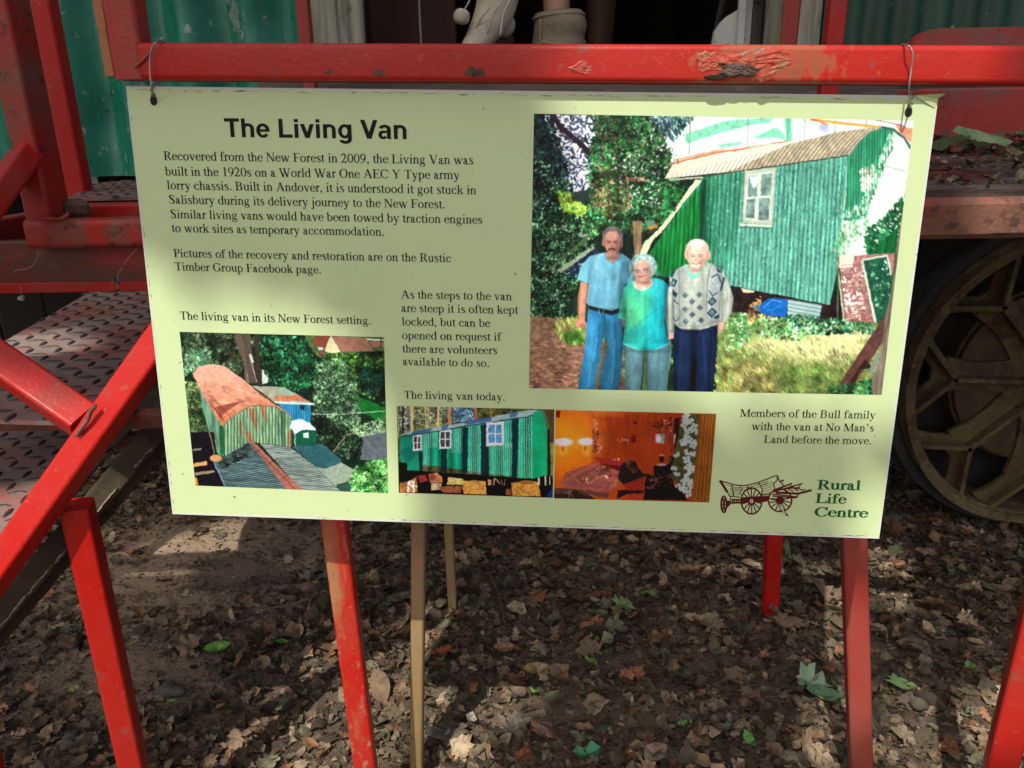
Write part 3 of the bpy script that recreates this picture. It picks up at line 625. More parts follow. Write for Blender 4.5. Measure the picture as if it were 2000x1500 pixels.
# ------------------------------------------------------------------ a serif face drawn with bands, bars and pen strokes (1000 units per em)
def r_(x0, y0, x1, y1): return ('r', x0, y0, x1, y1)
def e_(cx, cy, rx, ry, a0, a1, tk, tn): return ('e', cx, cy, rx, ry, a0, a1, tk, tn)
def l_(x0, y0, x1, y1, w): return ('l', x0, y0, x1, y1, w)
def c_(*p): return ('c', p)
def d_(x, y, r): return ('d', x, y, r)
def fl(x, y): return ('p', [(x - 72, y - 62), (x - 76, y - 44), (x + 84, y + 8), (x + 84, y - 70), (x, y - 74)])
def bs(x0, x1, y=0): return ('r', x0, y, x1, y + 26)
G = {
'a': (444, [r_(232, 60, 316, 320), e_(185, 305, 131, 155, 0, 150, 84, 32), d_(98, 345, 44), e_(170, 118, 132, 128, 75, 300, 84, 36), c_((150, 232, 34), (250, 290, 30)), c_((170, 4, 30), (235, 45, 50)), c_((275, 85, 84), (305, 32, 66), (350, 14, 44), (430, 62, 22))]),
'b': (500, [r_(73, 20, 157, 670), fl(73, 675), e_(240, 225, 228, 235, -150, 145, 86, 34), ('p', [(73, 20), (157, 20), (157, 60), (90, 0), (73, 0)])]),
'c': (444, [e_(240, 225, 215, 237, 42, 322, 90, 34), d_(362, 348, 46), c_((385, 95, 30), (405, 145, 22))]),
'd': (500, [r_(345, 30, 429, 670), fl(345, 675), e_(262, 225, 235, 235, 35, 325, 86, 34), ('p', [(345, 60), (345, 0), (491, 30), (491, 48), (429, 60)])]),
'e': (444, [e_(235, 225, 210, 237, 6, 320, 88, 32), r_(95, 248, 432, 280), c_((390, 95, 34), (424, 150, 22))]),
'f': (333, [r_(103, 20, 187, 560), e_(255, 555, 152, 128, 35, 180, 84, 32), d_(345, 615, 42), r_(20, 424, 305, 454), bs(20, 290)]),
'g': (500, [e_(225, 305, 165, 155, 0, 360, 74, 32), r_(320, 398, 470, 430), e_(240, -95, 212, 122, 0, 360, 60, 36), c_((140, 175, 42), (95, 115, 52), (140, 62, 60), (330, 45, 76), (425, -20, 56))]),
'h': (500, [r_(76, 20, 160, 670), fl(76, 675), bs(9, 230), r_(337, 20, 421, 310), e_(264, 312, 157, 148, 0, 160, 84, 40), bs(275, 489)]),
'i': (278, [r_(97, 20, 181, 400), fl(97, 452), bs(16, 257), d_(137, 622, 54)]),
'j': (278, [r_(107, -110, 191, 400), fl(107, 452), d_(147, 622, 54), e_(70, -110, 121, 108, 260, 360, 84, 32), d_(15, -165, 42)]),
'k': (500, [r_(83, 20, 167, 670), fl(83, 675), bs(7, 243), c_((167, 210, 36), (385, 435, 36)), l_(262, 290, 425, 15, 104), bs(290, 505), r_(275, 424, 475, 450)]),
'l': (278, [r_(97, 20, 181, 670), fl(97, 675), bs(19, 257)]),
'm': (778, [r_(76, 20, 160, 400), fl(76, 452), bs(12, 226), r_(346, 20, 430, 310), e_(267, 312, 163, 148, 0, 160, 84, 40), bs(290, 486), r_(616, 20, 700, 310), e_(537, 312, 163, 148, 0, 160, 84, 40), bs(556, 770)]),
'n': (500, [r_(76, 20, 160, 400), fl(76, 452), bs(12, 232), r_(337, 20, 421, 310), e_(264, 312, 157, 148, 0, 160, 84, 40), bs(272, 489)]),
'o': (500, [e_(250, 225, 221, 237, 0, 360, 90, 34)]),
'p': (500, [r_(73, -195, 157, 400), fl(73, 452), bs(5, 247, -217), e_(240, 225, 230, 237, -145, 145, 88, 36)]),
'q': (500, [r_(343, -195, 427, 440), bs(270, 492, -217), e_(262, 225, 238, 237, 35, 325, 88, 36)]),
'r': (333, [r_(80, 20, 164, 400), fl(80, 452), bs(8, 245), c_((160, 330, 36), (205, 410, 52), (265, 432, 56)), d_(295, 405, 46)]),
's': (389, [c_((330, 345, 24), (320, 400, 28), (270, 438, 32), (200, 446, 34), (115, 415, 62), (88, 345, 76), (170, 262, 88), (270, 205, 88), (322, 115, 76), (280, 30, 50), (200, 4, 34), (110, 25, 30), (60, 110, 24))]),
't': (278, [r_(82, 80, 166, 500), ('p', [(82, 450), (15, 424), (15, 440), (150, 580), (166, 580), (166, 450)]), r_(60, 424, 262, 454), c_((124, 90, 84), (150, 30, 62), (205, 16, 40), (272, 62, 22))]),
'u': (500, [r_(71, 130, 155, 440), r_(9, 424, 155, 450), e_(228, 142, 157, 150, 180, 325, 84, 40), r_(338, 40, 422, 440), r_(270, 424, 422, 450), ('p', [(338, 60), (338, 0), (482, 24), (482, 42), (422, 60)])]),
'v': (500, [l_(100, 438, 265, -10, 92), l_(262, -10, 410, 438, 36), r_(16, 424, 215, 450), r_(338, 424, 486, 450)]),
'w': (722, [l_(90, 438, 240, -10, 90), l_(238, -10, 365, 400, 36), l_(345, 438, 500, -10, 90), l_(498, -10, 632, 438, 36), r_(12, 424, 190, 450), r_(275, 424, 440, 450), r_(565, 424, 705, 450)]),
'y': (500, [l_(95, 438, 275, -5, 92), l_(195, -180, 412, 438, 36), d_(95, -165, 44), c_((205, -150, 34), (170, -198, 36), (100, -198, 36)), r_(12, 424, 215, 450), r_(345, 424, 488, 450)]),
'A': (722, [l_(118, 20, 352, 660, 42), l_(352, 660, 600, 20, 110), r_(190, 215, 500, 250), bs(12, 225), bs(445, 710)]),
'B': (667, [r_(110, 0, 212, 662), bs(17, 220), r_(17, 636, 220, 662), e_(335, 503, 215, 159, -90, 90, 104, 34), r_(205, 628, 336, 662), r_(205, 338, 352, 372), e_(352, 186, 242, 186, -90, 90, 108, 34), r_(205, 0, 354, 34)]),
'C': (667, [e_(370, 331, 342, 343, 38, 318, 108, 34), r_(596, 445, 620, 676), c_((600, 120, 34), (632, 165, 24))]),
'E': (611, [r_(110, 0, 212, 662), bs(12, 220), r_(12, 632, 550, 662), r_(524, 520, 548, 662), r_(205, 322, 430, 356), r_(408, 265, 432, 415), r_(205, 0, 580, 34), l_(560, 10, 590, 165, 24)]),
'F': (556, [r_(110, 0, 212, 662), bs(12, 310), r_(12, 632, 545, 662), r_(520, 515, 544, 662), r_(205, 320, 430, 354), r_(408, 265, 432, 415)]),
'G': (722, [e_(370, 331, 340, 343, 40, 318, 108, 34), r_(600, 445, 624, 676), r_(535, 50, 637, 290), bs(450, 712, 270)]),
'L': (611, [r_(110, 0, 212, 662), r_(12, 636, 310, 662), r_(12, 0, 565, 34), l_(565, 10, 592, 172, 26)]),
'M': (889, [r_(112, 10, 150, 650), bs(12, 250), l_(170, 650, 445, 10, 112), l_(440, 10, 720, 650, 40), r_(690, 10, 792, 650), bs(600, 868), r_(12, 636, 215, 662), r_(690, 636, 868, 662)]),
'N': (722, [r_(112, 10, 150, 640), bs(12, 250), l_(150, 650, 590, 0, 112), r_(570, 0, 608, 650), r_(480, 636, 710, 662), r_(12, 636, 190, 662)]),
'O': (722, [e_(361, 331, 327, 345, 0, 360, 108, 34)]),
'P': (556, [r_(110, 0, 212, 662), bs(16, 310), r_(16, 636, 220, 662), e_(325, 478, 218, 184, -90, 90, 108, 34), r_(205, 628, 326, 662), r_(205, 294, 326, 328)]),
'R': (667, [r_(110, 0, 212, 662), bs(16, 310), r_(16, 636, 220, 662), e_(325, 488, 218, 174, -90, 90, 108, 34), r_(205, 628, 326, 662), r_(205, 314, 326, 348), l_(345, 330, 570, 10, 112), bs(500, 660)]),
'S': (556, [c_((452, 470, 24), (440, 570, 30), (370, 642, 36), (265, 655, 38), (150, 620, 80), (115, 520, 104), (200, 410, 116), (350, 310, 120), (440, 200, 108), (410, 80, 84), (300, 12, 40), (180, 14, 36), (90, 90, 32), (62, 205, 26))]),
'T': (611, [r_(255, 0, 357, 655), bs(165, 447), r_(24, 630, 588, 662), r_(18, 492, 42, 662), r_(570, 492, 594, 662)]),
'V': (722, [l_(125, 650, 375, -8, 108), l_(375, -8, 600, 650, 42), r_(12, 636, 250, 662), r_(490, 636, 705, 662)]),
'W': (944, [l_(110, 650, 320, -8, 104), l_(320, -8, 490, 560, 42), l_(430, 650, 645, -8, 104), l_(645, -8, 835, 650, 42), r_(8, 636, 235, 662), r_(335, 636, 560, 662), r_(730, 636, 935, 662)]),
'Y': (722, [l_(120, 650, 362, 280, 104), l_(362, 290, 605, 650, 42), r_(312, 0, 414, 300), bs(215, 510), r_(20, 636, 250, 662), r_(490, 636, 705, 662)]),
'0': (500, [e_(250, 331, 224, 343, 0, 360, 88, 34)]),
'1': (500, [r_(215, 0, 305, 670), bs(112, 400), ('p', [(112, 590), (112, 608), (290, 676), (305, 676), (305, 600), (215, 610)])]),
'2': (500, [c_((45, 480, 26), (80, 590, 44), (150, 645, 60), (260, 640, 84), (345, 560, 92), (350, 450, 84), (280, 300, 64), (160, 140, 48), (60, 35, 40)), r_(40, 0, 430, 70), l_(430, 10, 460, 150, 34)]),
'9': (500, [e_(240, 455, 212, 222, 0, 360, 86, 34), c_((410, 440, 86), (395, 280, 82), (300, 120, 60), (170, 20, 40), (60, -10, 26))]),
'.': (250, [d_(125, 45, 58)]),
',': (250, [d_(120, 45, 58), c_((150, 30, 56), (150, -50, 40), (85, -125, 22))]),
"'": (333, [d_(150, 610, 58), c_((180, 600, 54), (178, 520, 40), (110, 450, 22))]),
' ': (250, []),
}
def glyph_polys(ch, g=0.0):
    out = []
    for p in G[ch][1]:
        k = p[0]
        if k == 'r': out.append([(p[1] - g, p[2] - g * .4), (p[3] + g, p[2] - g * .4), (p[3] + g, p[4] + g * .4), (p[1] - g, p[4] + g * .4)])
        elif k == 'p': out.append(list(p[1]))
        elif k == 'd':
            out.append([(p[1] + (p[3] + g) * math.cos(i * math.pi / 5), p[2] + (p[3] + g) * math.sin(i * math.pi / 5)) for i in range(10)])
        elif k == 'l':
            x0, y0, x1, y1, w = p[1:]; h = w / 2 + g; out.append([(x0 - h, y0), (x0 + h, y0), (x1 + h, y1), (x1 - h, y1)])
        elif k == 'e':
            cx, cy, rx, ry, a0, a1, tk, tn = p[1:]; n = max(5, int(abs(a1 - a0) / 18)); ix, iy = rx - tk - g, ry - tn - g * .7; ox, oy = rx + g, ry + g * .3
            A = [math.radians(a0 + (a1 - a0) * i / n) for i in range(n + 1)]
            for i in range(n):
                a, b = A[i], A[i + 1]
                out.append([(cx + ox * math.cos(a), cy + oy * math.sin(a)), (cx + ox * math.cos(b), cy + oy * math.sin(b)), (cx + ix * math.cos(b), cy + iy * math.sin(b)), (cx + ix * math.cos(a), cy + iy * math.sin(a))])
        elif k == 'c':
            P = smoothpts([np.array(q, float) for q in p[1]], 3) if len(p[1]) > 2 else [np.array(q, float) for q in p[1]]
            N = []
            for i in range(len(P)):
                t = P[min(i + 1, len(P) - 1)][:2] - P[max(i - 1, 0)][:2]; t = t / (np.linalg.norm(t) + 1e-9); N.append(np.array([-t[1], t[0]]))
            for i in range(len(P) - 1):
                wa, wb_ = P[i][2] / 2 + g, P[i + 1][2] / 2 + g
                out.append([tuple(P[i][:2] + N[i] * wa), tuple(P[i + 1][:2] + N[i + 1] * wb_), tuple(P[i + 1][:2] - N[i + 1] * wb_), tuple(P[i][:2] - N[i] * wa)])
    return out
BW, BH = float(np.linalg.norm(SC4[1] - SC4[0])), float(np.linalg.norm(SC4[3] - SC4[0]))
def lettering(name, lines, m, grow=0.0, height=None, off=.0004):
    """lines: (text, start px, end px) baselines read as points on the board"""
    V = []; F = []; k = 0
    for text, a, b in lines:
        ua, ub = UV(*a), UV(*b); adv = sum(G[c][0] for c in text)
        dirv = np.array([(ub[0] - ua[0]) * BW, (ub[1] - ua[1]) * BH]); L = np.linalg.norm(dirv); dirv /= L; sc = L / adv
        sy = sc if height is None else height
        up = np.array([dirv[1], -dirv[0]]); x = 0.0
        for ch in text:
            for poly in glyph_polys(ch, grow):
                base = len(V); k += 1
                for (gx, gy) in poly:
                    q = dirv * (x + gx) * sc + up * gy * sy; V.append(S(ua[0] + q[0] / BW, ua[1] + q[1] / BH, off + (k % 9) * 8e-6))
                F.append(tuple(range(base, base + len(poly))))
            x += G[ch][0]
    o = mk(name, V, F, m, sign); return o
lettering('paragraph', [
 ('Recovered from the New Forest in 2009, the Living Van was', (320, 312.5), (925, 321)),
 ('built in the 1920s on a World War One AEC Y Type army', (323, 342.5), (898, 350)),
 ('lorry chassis. Built in Andover, it is understood it got stuck in', (326.5, 369.5), (930.5, 379.5)),
 ('Salisbury during its delivery journey to the New Forest.', (330, 397.5), (870, 407)),
 ('Similar living vans would have been towed by traction engines', (333, 426), (942.5, 437)),
 ('to work sites as temporary accommodation.', (336, 453), (751.5, 460.5))], M['ink'], 5)
lettering('paragraph', [('Pictures of the recovery and restoration are on the Rustic', (339.5, 502), (881.5, 512)), ('Timber Group Facebook page.', (342, 528), (628.5, 534.5))], M['ink'], 5)
lettering('caption', [('The living van in its New Forest setting.', (352, 623.5), (725.5, 633.5))], M['ink'], 5)
lettering('paragraph', [('As the steps to the van', (783.3, 582.6), (999.8, 586.5)), ('are steep it is often kept', (783.7, 608.7), (1012, 613)), ('locked, but can be', (784.7, 635.3), (957.6, 638.5)),
 ('opened on request if', (785, 662), (979, 665.5)), ('there are volunteers', (785.8, 688), (971.2, 691.5)), ('available to do so.', (786.2, 713), (956.5, 716.5))], M['ink'], 5)
lettering('caption', [('The living van today.', (789, 778), (987.5, 782.3))], M['ink'], 5)
lettering('caption', [("Members of the Bull family", (1444.6, 813.6), (1709.6, 817.5)), ("with the van at No Man's", (1467.5, 839.3), (1706.5, 842.7)), ('Land before the move.', (1491.3, 864.5), (1702.5, 867.8))], M['ink'], 5)
for t, a, b in (('Rural', (1595.3, 955.5), (1680.8, 957)), ('Life', (1592, 981.8), (1652, 983.6)), ('Centre', (1589.6, 1008.3), (1694.5, 1010.6))):
    lettering('logo_word', [(t, a, b)], M['inkgreen'], 24, height=.0000208)
# title in a bold grotesque
GB = {
'T': (611, [r_(20, 596, 590, 718), r_(232, 0, 379, 718)]), 'h': (611, [r_(66, 0, 206, 718), e_(305, 335, 240, 206, 0, 165, 140, 112), r_(405, 0, 545, 345)]),
'e': (556, [e_(280, 262, 256, 278, 0, 322, 136, 106), r_(95, 222, 536, 312)]), 'L': (611, [r_(76, 0, 223, 718), r_(76, 0, 583, 124)]),
'i': (278, [r_(69, 0, 209, 532), r_(69, 596, 209, 718)]), 'v': (556, [l_(88, 532, 272, 6, 152), l_(284, 6, 468, 532, 152), r_(206, 0, 350, 70)]),
'n': (611, [r_(66, 0, 206, 532), e_(305, 335, 240, 206, 0, 165, 140, 112), r_(405, 0, 545, 345)]),
'g': (611, [e_(285, 270, 252, 272, 0, 360, 138, 108), r_(405, -40, 545, 532), e_(300, -36, 245, 172, 195, 360, 138, 106)]),
'V': (667, [l_(86, 718, 332, 6, 158), l_(336, 6, 582, 718, 158), r_(258, 0, 410, 80)]),
'a': (556, [e_(270, 372, 228, 170, 0, 168, 138, 104), r_(358, 60, 498, 380), e_(205, 152, 180, 165, 65, 330, 132, 92), r_(210, 228, 400, 312), ('p', [(358, 70), (380, 0), (528, 0), (528, 18), (498, 60), (498, 90)])]),
' ': (278, [])}
_G = G; G = GB
a, b = UV(441, 267.2), UV(795, 271.6)
lettering('title', [('The Living Van', (439.5, 267.4), (797.5, 271.8))], M['ink'], 6, height=(UV(441, 267.2)[1] - UV(441, 230.8)[1]) * BH / 718)
G = _G

# ------------------------------------------------------------------ the wagon emblem
def LP(X, Y): return (1380 + X / 5.358, 780 + Y / 5.358)
class Ink:
    def __init__(s): s.V = []; s.F = []; s.k = 0
    def P(s, q, off=.0004): u, v = UV(*q); s.V.append(S(u, v, off + (s.k % 12) * 1e-5))
    def line(s, pts, w, off=.0004):
        pts = [np.array(LP(*p)) for p in pts]
        for i in range(len(pts) - 1):
            d = pts[i + 1] - pts[i]; L = np.linalg.norm(d); d = d / (L + 1e-9); n = np.array([-d[1], d[0]]) * w / 2; b = len(s.V); s.k += 1; e = d * w * .2
            for q in (pts[i] + n - e, pts[i + 1] + n + e, pts[i + 1] - n + e, pts[i] - n - e): s.P(q, off)
            s.F.append((b, b + 1, b + 2, b + 3))
    def poly(s, pts, off=.0004):
        b = len(s.V); s.k += 1
        for p in pts: s.P(LP(*p), off)
        s.F.append(tuple(range(b, b + len(pts))))
    def ell(s, cx, cy, rx, ry, w, a0=0, a1=360, off=.0004, n=28):
        s.line([(cx + rx * math.cos(math.radians(a0 + (a1 - a0) * i / n)), cy + ry * math.sin(math.radians(a0 + (a1 - a0) * i / n))) for i in range(n + 1)], w, off)
ik = Ink()
for (cx, cy, rx, ry, ns) in ((470, 1062, 108, 136, 14), (768, 1055, 122, 118, 14)):
    ik.ell(cx, cy, rx, ry, 3.0)
    a0_, a1_ = (0, 360)
    for k in range(ns):
        a = 2 * math.pi * k / ns + .2
        if cx > 700 and math.sin(a) < -.25: continue
        ik.line([(cx + 20 * math.cos(a), cy + 20 * math.sin(a)), (cx + rx * math.cos(a), cy + ry * math.sin(a))], 2.2)
    ik.poly([(cx + rx * .36 * math.cos(t), cy + ry * .36 * math.sin(t)) for t in np.linspace(0, 6.283, 13)[:-1]])
ik.ell(180, 1097, 28, 84, 3.4)
for k in range(6):
    a = math.pi * k / 3; ik.line([(180, 1097), (180 + 26 * math.cos(a), 1097 + 80 * math.sin(a))], 2.6)
ik.line([(142, 852), (215, 965)], 5); ik.poly([(135, 850), (158, 845), (215, 955), (200, 960)])
top = [(150, 855), (205, 868), (290, 893), (370, 903), (450, 893), (540, 868), (640, 830), (715, 800), (742, 797)]
ik.line(top, 2.2); ik.line([(x, y + 24) for x, y in top[1:-2]], 1.0); ik.line([(x + 4, y + 48) for x, y in top[2:-2]], .8)
ik.line([(215, 960), (238, 1012), (350, 1022)], 2.0); ik.line([(262, 890), (285, 1015)], 2.0); ik.line([(350, 905), (372, 950), (345, 975), (370, 1010)], 1.6); ik.line([(425, 900), (437, 945)], 2.2)
ik.line([(545, 872), (580, 935), (578, 1005)], 2.2); ik.line([(742, 797), (735, 850), (700, 880), (715, 950), (790, 925), (800, 890), (770, 865)], 2.2)
ik.line([(742, 797), (750, 830), (765, 860), (800, 845)], 2.4); ik.line([(790, 855), (800, 845)], 4)
for y in (880, 905, 930, 955, 980): ik.line([(585, y + 10), (690, y - 18)], .9)
for y in (930, 950, 970, 990): ik.line([(240, y), (345, y + 8)], .8)
ik.line([(560, 1004), (655, 990), (700, 960)], 2); ik.line([(250, 1022), (250, 1045), (350, 1045)], 2)
ik.poly([(205, 1060), (360, 1042), (365, 1088), (255, 1092), (215, 1135)]); ik.poly([(360, 1025), (580, 1010), (650, 1008), (648, 1065), (590, 1075), (360, 1085)])
ik.line([(700, 950), (890, 880)], 3.2); ik.line([(712, 962), (1000, 880)], 2.6); ik.line([(985, 880), (970, 920), (780, 940)], 2.2); ik.line([(730, 975), (960, 985), (1095, 950)], 4.2)
ik.line([(700, 965), (960, 985)], 2.2); ik.line([(690, 990), (950, 1020), (950, 995)], 2.6); ik.line([(690, 1010), (930, 1030), (950, 1015)], 2.4)
ik.line([(860, 935), (900, 915), (930, 945), (960, 930), (1000, 950), (1030, 940)], 2.2); ik.line([(820, 925), (905, 960)], 2); ik.line([(880, 900), (960, 960)], 2); ik.line([(780, 930), (850, 975)], 2)
ik.poly([(650, 1030), (800, 1040), (820, 1060), (740, 1062), (690, 1048)])
ik.poly([(1070, 940), (1098, 945), (1095, 962), (1060, 970)]); ik.line([(815, 1180), (848, 1215)], 3.2)
ik.line([(680, 1045), (835, 1205)], 3.4)
mk('wagon_emblem', ik.V, ik.F, M['inkbrown'], sign)
i2 = Ink()
i2.line([(684, 1050), (828, 1198)], 1.6, .0007); i2.ell(470, 1062, 16, 20, 1.0, off=.0007); i2.ell(470, 1062, 7, 9, 1.0, off=.0007)
for k in range(5): i2.line([(255 + k * 22, 1055 + (k % 2) * 4), (262 + k * 22, 1072)], .9, .0007)
tag(mk('emblem_highlights', i2.V, i2.F, M['inkpale'], sign), kind='stuff')
# hanging holes
for px, py in ((300.5, 197), (1774, 219)):
    V = []; u, v = UV(px, py)
    for k in range(14):
        a = 2 * math.pi * k / 14; rr = .0046 * (1.0 + (.75 if math.sin(a) > .85 else 0)); V.append(S(u + rr * math.cos(a) / BW, v - rr * math.sin(a) / BH * 1.25, .0006))
    mk('hole', V, [tuple(range(14))], M['hole'], sign)
# ------------------------------------------------------------------ the four printed photographs (flat print, painted by numpy)
def homog(src, dst):
    A = []
    for (x, y), (u, v) in zip(src, dst): A += [[x, y, 1, 0, 0, 0, -u * x, -u * y, -u], [0, 0, 0, x, y, 1, -v * x, -v * y, -v]]
    return np.linalg.svd(np.array(A, float))[2][-1].reshape(3, 3)
class Paint:
    """canvas whose drawing coordinates are positions read off the board"""
    def __init__(s, quad, W, H, seed=1, zoom=None):
        s.W, s.H = W, H; s.r = np.random.default_rng(seed); s.quad = quad
        s.Hf = homog([(0, 0), (W, 0), (W, H), (0, H)], quad); s.Hi = np.linalg.inv(s.Hf)
        jj, ii = np.mgrid[0:H, 0:W] + .5; q = np.tensordot(s.Hf, np.stack([ii, jj, np.ones_like(ii)]), 1)
        s.X = (q[0] / q[2]).astype(np.float32); s.Y = (q[1] / q[2]).astype(np.float32)
        s.im = np.zeros((H, W, 3), np.float32); s.z = (0, 0, 1.0); s.k = W / np.hypot(quad[1][0] - quad[0][0], quad[1][1] - quad[0][1])
        s.wx = s.noise(7, seed=seed + 50, oct=4) * 2; s.wy = s.noise(7, seed=seed + 60, oct=4) * 2; s.cl = s.noise(16, seed=seed + 70, oct=4); s.wa = 1.7
    def c(s, p): return (s.z[0] + p[0] / s.z[2], s.z[1] + p[1] / s.z[2])
    def ij(s, p): q = s.Hi @ np.array([p[0], p[1], 1.0]); return q[0] / q[2], q[1] / q[2]
    def noise(s, sx, sy=None, oct=4, seed=0):
        sy = sy or sx; g = np.random.default_rng(seed + 11); out = np.zeros((s.H, s.W), np.float32); amp = 1; tot = 0
        for o in range(oct):
            nx, ny = max(2, int(s.W / (sx * s.k) * 2 ** o) + 2), max(2, int(s.H / (sy * s.k) * 2 ** o) + 2)
            if nx > s.W or ny > s.H: nx, ny = min(nx, s.W), min(ny, s.H)
            a = g.random((ny, nx)).astype(np.float32); yi = np.linspace(0, ny - 1.001, s.H); xi = np.linspace(0, nx - 1.001, s.W)
            y0 = yi.astype(int); x0 = xi.astype(int); fy = (yi - y0)[:, None]; fx = (xi - x0)[None]; fy = fy * fy * (3 - 2 * fy); fx = fx * fx * (3 - 2 * fx)
            y1 = np.minimum(y0 + 1, ny - 1); x1 = np.minimum(x0 + 1, nx - 1)
            b = (a[y0][:, x0] * (1 - fx) + a[y0][:, x1] * fx) * (1 - fy) + (a[y1][:, x0] * (1 - fx) + a[y1][:, x1] * fx) * fy
            out += b * amp; tot += amp; amp *= .55
        return out / tot - .5
    def win(s, pts):
        q = [s.ij(p) for p in pts]; x = [a[0] for a in q]; y = [a[1] for a in q]
        return max(0, int(min(x)) - 2), min(s.W, int(max(x)) + 3), max(0, int(min(y)) - 2), min(s.H, int(max(y)) + 3)
    def blend(s, w, m, col, nz=None, amp=0.0):
        x0, x1, y0, y1 = w
        c = np.asarray(col, np.float32) / 255
        if c.ndim == 1: c = np.broadcast_to(c, (y1 - y0, x1 - x0, 3))
        if nz is not None: c = c * (1 + amp * nz[y0:y1, x0:x1, None])
        m = m[..., None]; s.im[y0:y1, x0:x1] = s.im[y0:y1, x0:x1] * (1 - m) + c * m
    def mask(s, pts, w):
        x0, x1, y0, y1 = w; m = np.zeros((y1 - y0, x1 - x0), np.float32)
        for ox, oy in ((-.25, -.25), (.25, -.25), (-.25, .25), (.25, .25)):
            X = s.X[y0:y1, x0:x1] + ox / s.k + s.wa * s.wx[y0:y1, x0:x1]; Y = s.Y[y0:y1, x0:x1] + oy / s.k + s.wa * s.wy[y0:y1, x0:x1]; ins = np.zeros(X.shape, bool)
            for i in range(len(pts)):
                (ax, ay), (bx, by) = pts[i], pts[(i + 1) % len(pts)]
                if ay == by: continue
                ins ^= ((Y < max(ay, by)) & (Y >= min(ay, by))) & (X < ax + (Y - ay) * (bx - ax) / (by - ay))
            m += ins * .25
        return m
    def poly(s, pts, col, nz=None, amp=0.0, alpha=1.0):
        pts = [s.c(p) for p in pts]; w = s.win(pts)
        if w[1] <= w[0] or w[3] <= w[2]: return
        s.blend(w, s.mask(pts, w) * alpha, col, nz, amp)
    def grad(s, pts, c0, c1, vertical=True, nz=None, amp=0.0):
        P = [s.c(p) for p in pts]; w = s.win(P); x0, x1, y0, y1 = w
        A = (s.Y if vertical else s.X)[y0:y1, x0:x1]; k = 1 if vertical else 0; lo, hi = min(p[k] for p in P), max(p[k] for p in P)
        t = np.clip((A - lo) / (hi - lo), 0, 1)[..., None]; s.blend(w, s.mask(P, w), np.array(c0) * (1 - t) + np.array(c1) * t, nz, amp)
    def ell(s, x, y, rx, ry, col, ang=0.0, alpha=1.0, soft=.12):
        x, y = s.c((x, y)); rx /= s.z[2]; ry /= s.z[2]; R = max(rx, ry) * 1.3
        w = s.win([(x - R, y - R), (x + R, y - R), (x + R, y + R), (x - R, y + R)])
        if w[1] <= w[0] or w[3] <= w[2]: return
        x0, x1, y0, y1 = w; X = s.X[y0:y1, x0:x1] - x; Y = s.Y[y0:y1, x0:x1] - y; ca, sa = math.cos(ang), math.sin(ang)
        d = np.sqrt(((X * ca + Y * sa) / rx) ** 2 + ((-X * sa + Y * ca) / ry) ** 2); sf = max(soft, .7 / (max(min(rx, ry), .2) * s.k))
        s.blend(w, np.clip((1 - d) / sf + .5, 0, 1) * alpha, col)
    def line(s, pts, wd, col, alpha=1.0):
        P = [np.array(p, float) for p in pts]
        for i in range(len(P) - 1):
            d = P[i + 1] - P[i]; n = np.array([-d[1], d[0]]) / (np.linalg.norm(d) + 1e-9) * wd / 2
            s.poly([P[i] + n, P[i + 1] + n, P[i + 1] - n, P[i] - n], col, alpha=alpha)
    def splat(s, pts, n, size, pal, asp=.5, ang=None, alpha=.9, clump=1.0):
        """n small leaf strokes inside a polygon"""
        P = [s.c(p) for p in pts]; xs = [p[0] for p in P]; ys = [p[1] for p in P]; z = s.z; s.z = (0, 0, 1.0); cnt = 0; tries = 0
        while cnt < n and tries < n * 6:
            tries += 1; x = s.r.uniform(min(xs), max(xs)); y = s.r.uniform(min(ys), max(ys)); ins = False
            for i in range(len(P)):
                (ax, ay), (bx, by) = P[i], P[(i + 1) % len(P)]
                if (ay > y) != (by > y) and x < ax + (y - ay) * (bx - ax) / (by - ay): ins = not ins
            if not ins: continue
            cnt += 1; r = s.r.uniform(*size) / z[2] * (1 if z[2] == 1 else 1); ii, jj = s.ij((x, y)); c = np.array(pal[s.r.integers(len(pal))]) * s.r.uniform(.7, 1.25) * (1 + 2.0 * clump * s.cl[min(s.H - 1, max(0, int(jj))), min(s.W - 1, max(0, int(ii)))])
            a = s.r.uniform(0, 3.14) if ang is None else ang + s.r.normal(0, .25)
            s.ell(x, y, r, r * asp, np.clip(c, 0, 255), a, alpha)
        s.z = z
    def mul(s, pts, fn, blur=0):
        """modelling of a rounded form: fn(tx, ty) scales the tone across the shape"""
        P = [s.c(p) for p in pts]; w = s.win(P); x0, x1, y0, y1 = w; m = s.mask(P, w)
        xs = [q[0] for q in P]; ys = [q[1] for q in P]; tx = (s.X[y0:y1, x0:x1] - min(xs)) / (max(xs) - min(xs)); ty = (s.Y[y0:y1, x0:x1] - min(ys)) / (max(ys) - min(ys))
        s.im[y0:y1, x0:x1] *= (1 + m * (fn(tx, ty) - 1))[..., None]
    def stripes(s, pts, fn, amp, col=None):
        P = [s.c(p) for p in pts]; w = s.win(P); x0, x1, y0, y1 = w; m = s.mask(P, w)
        t = fn(s.X[y0:y1, x0:x1], s.Y[y0:y1, x0:x1])
        s.im[y0:y1, x0:x1] *= (1 + (amp * np.sin(t) * m))[..., None]
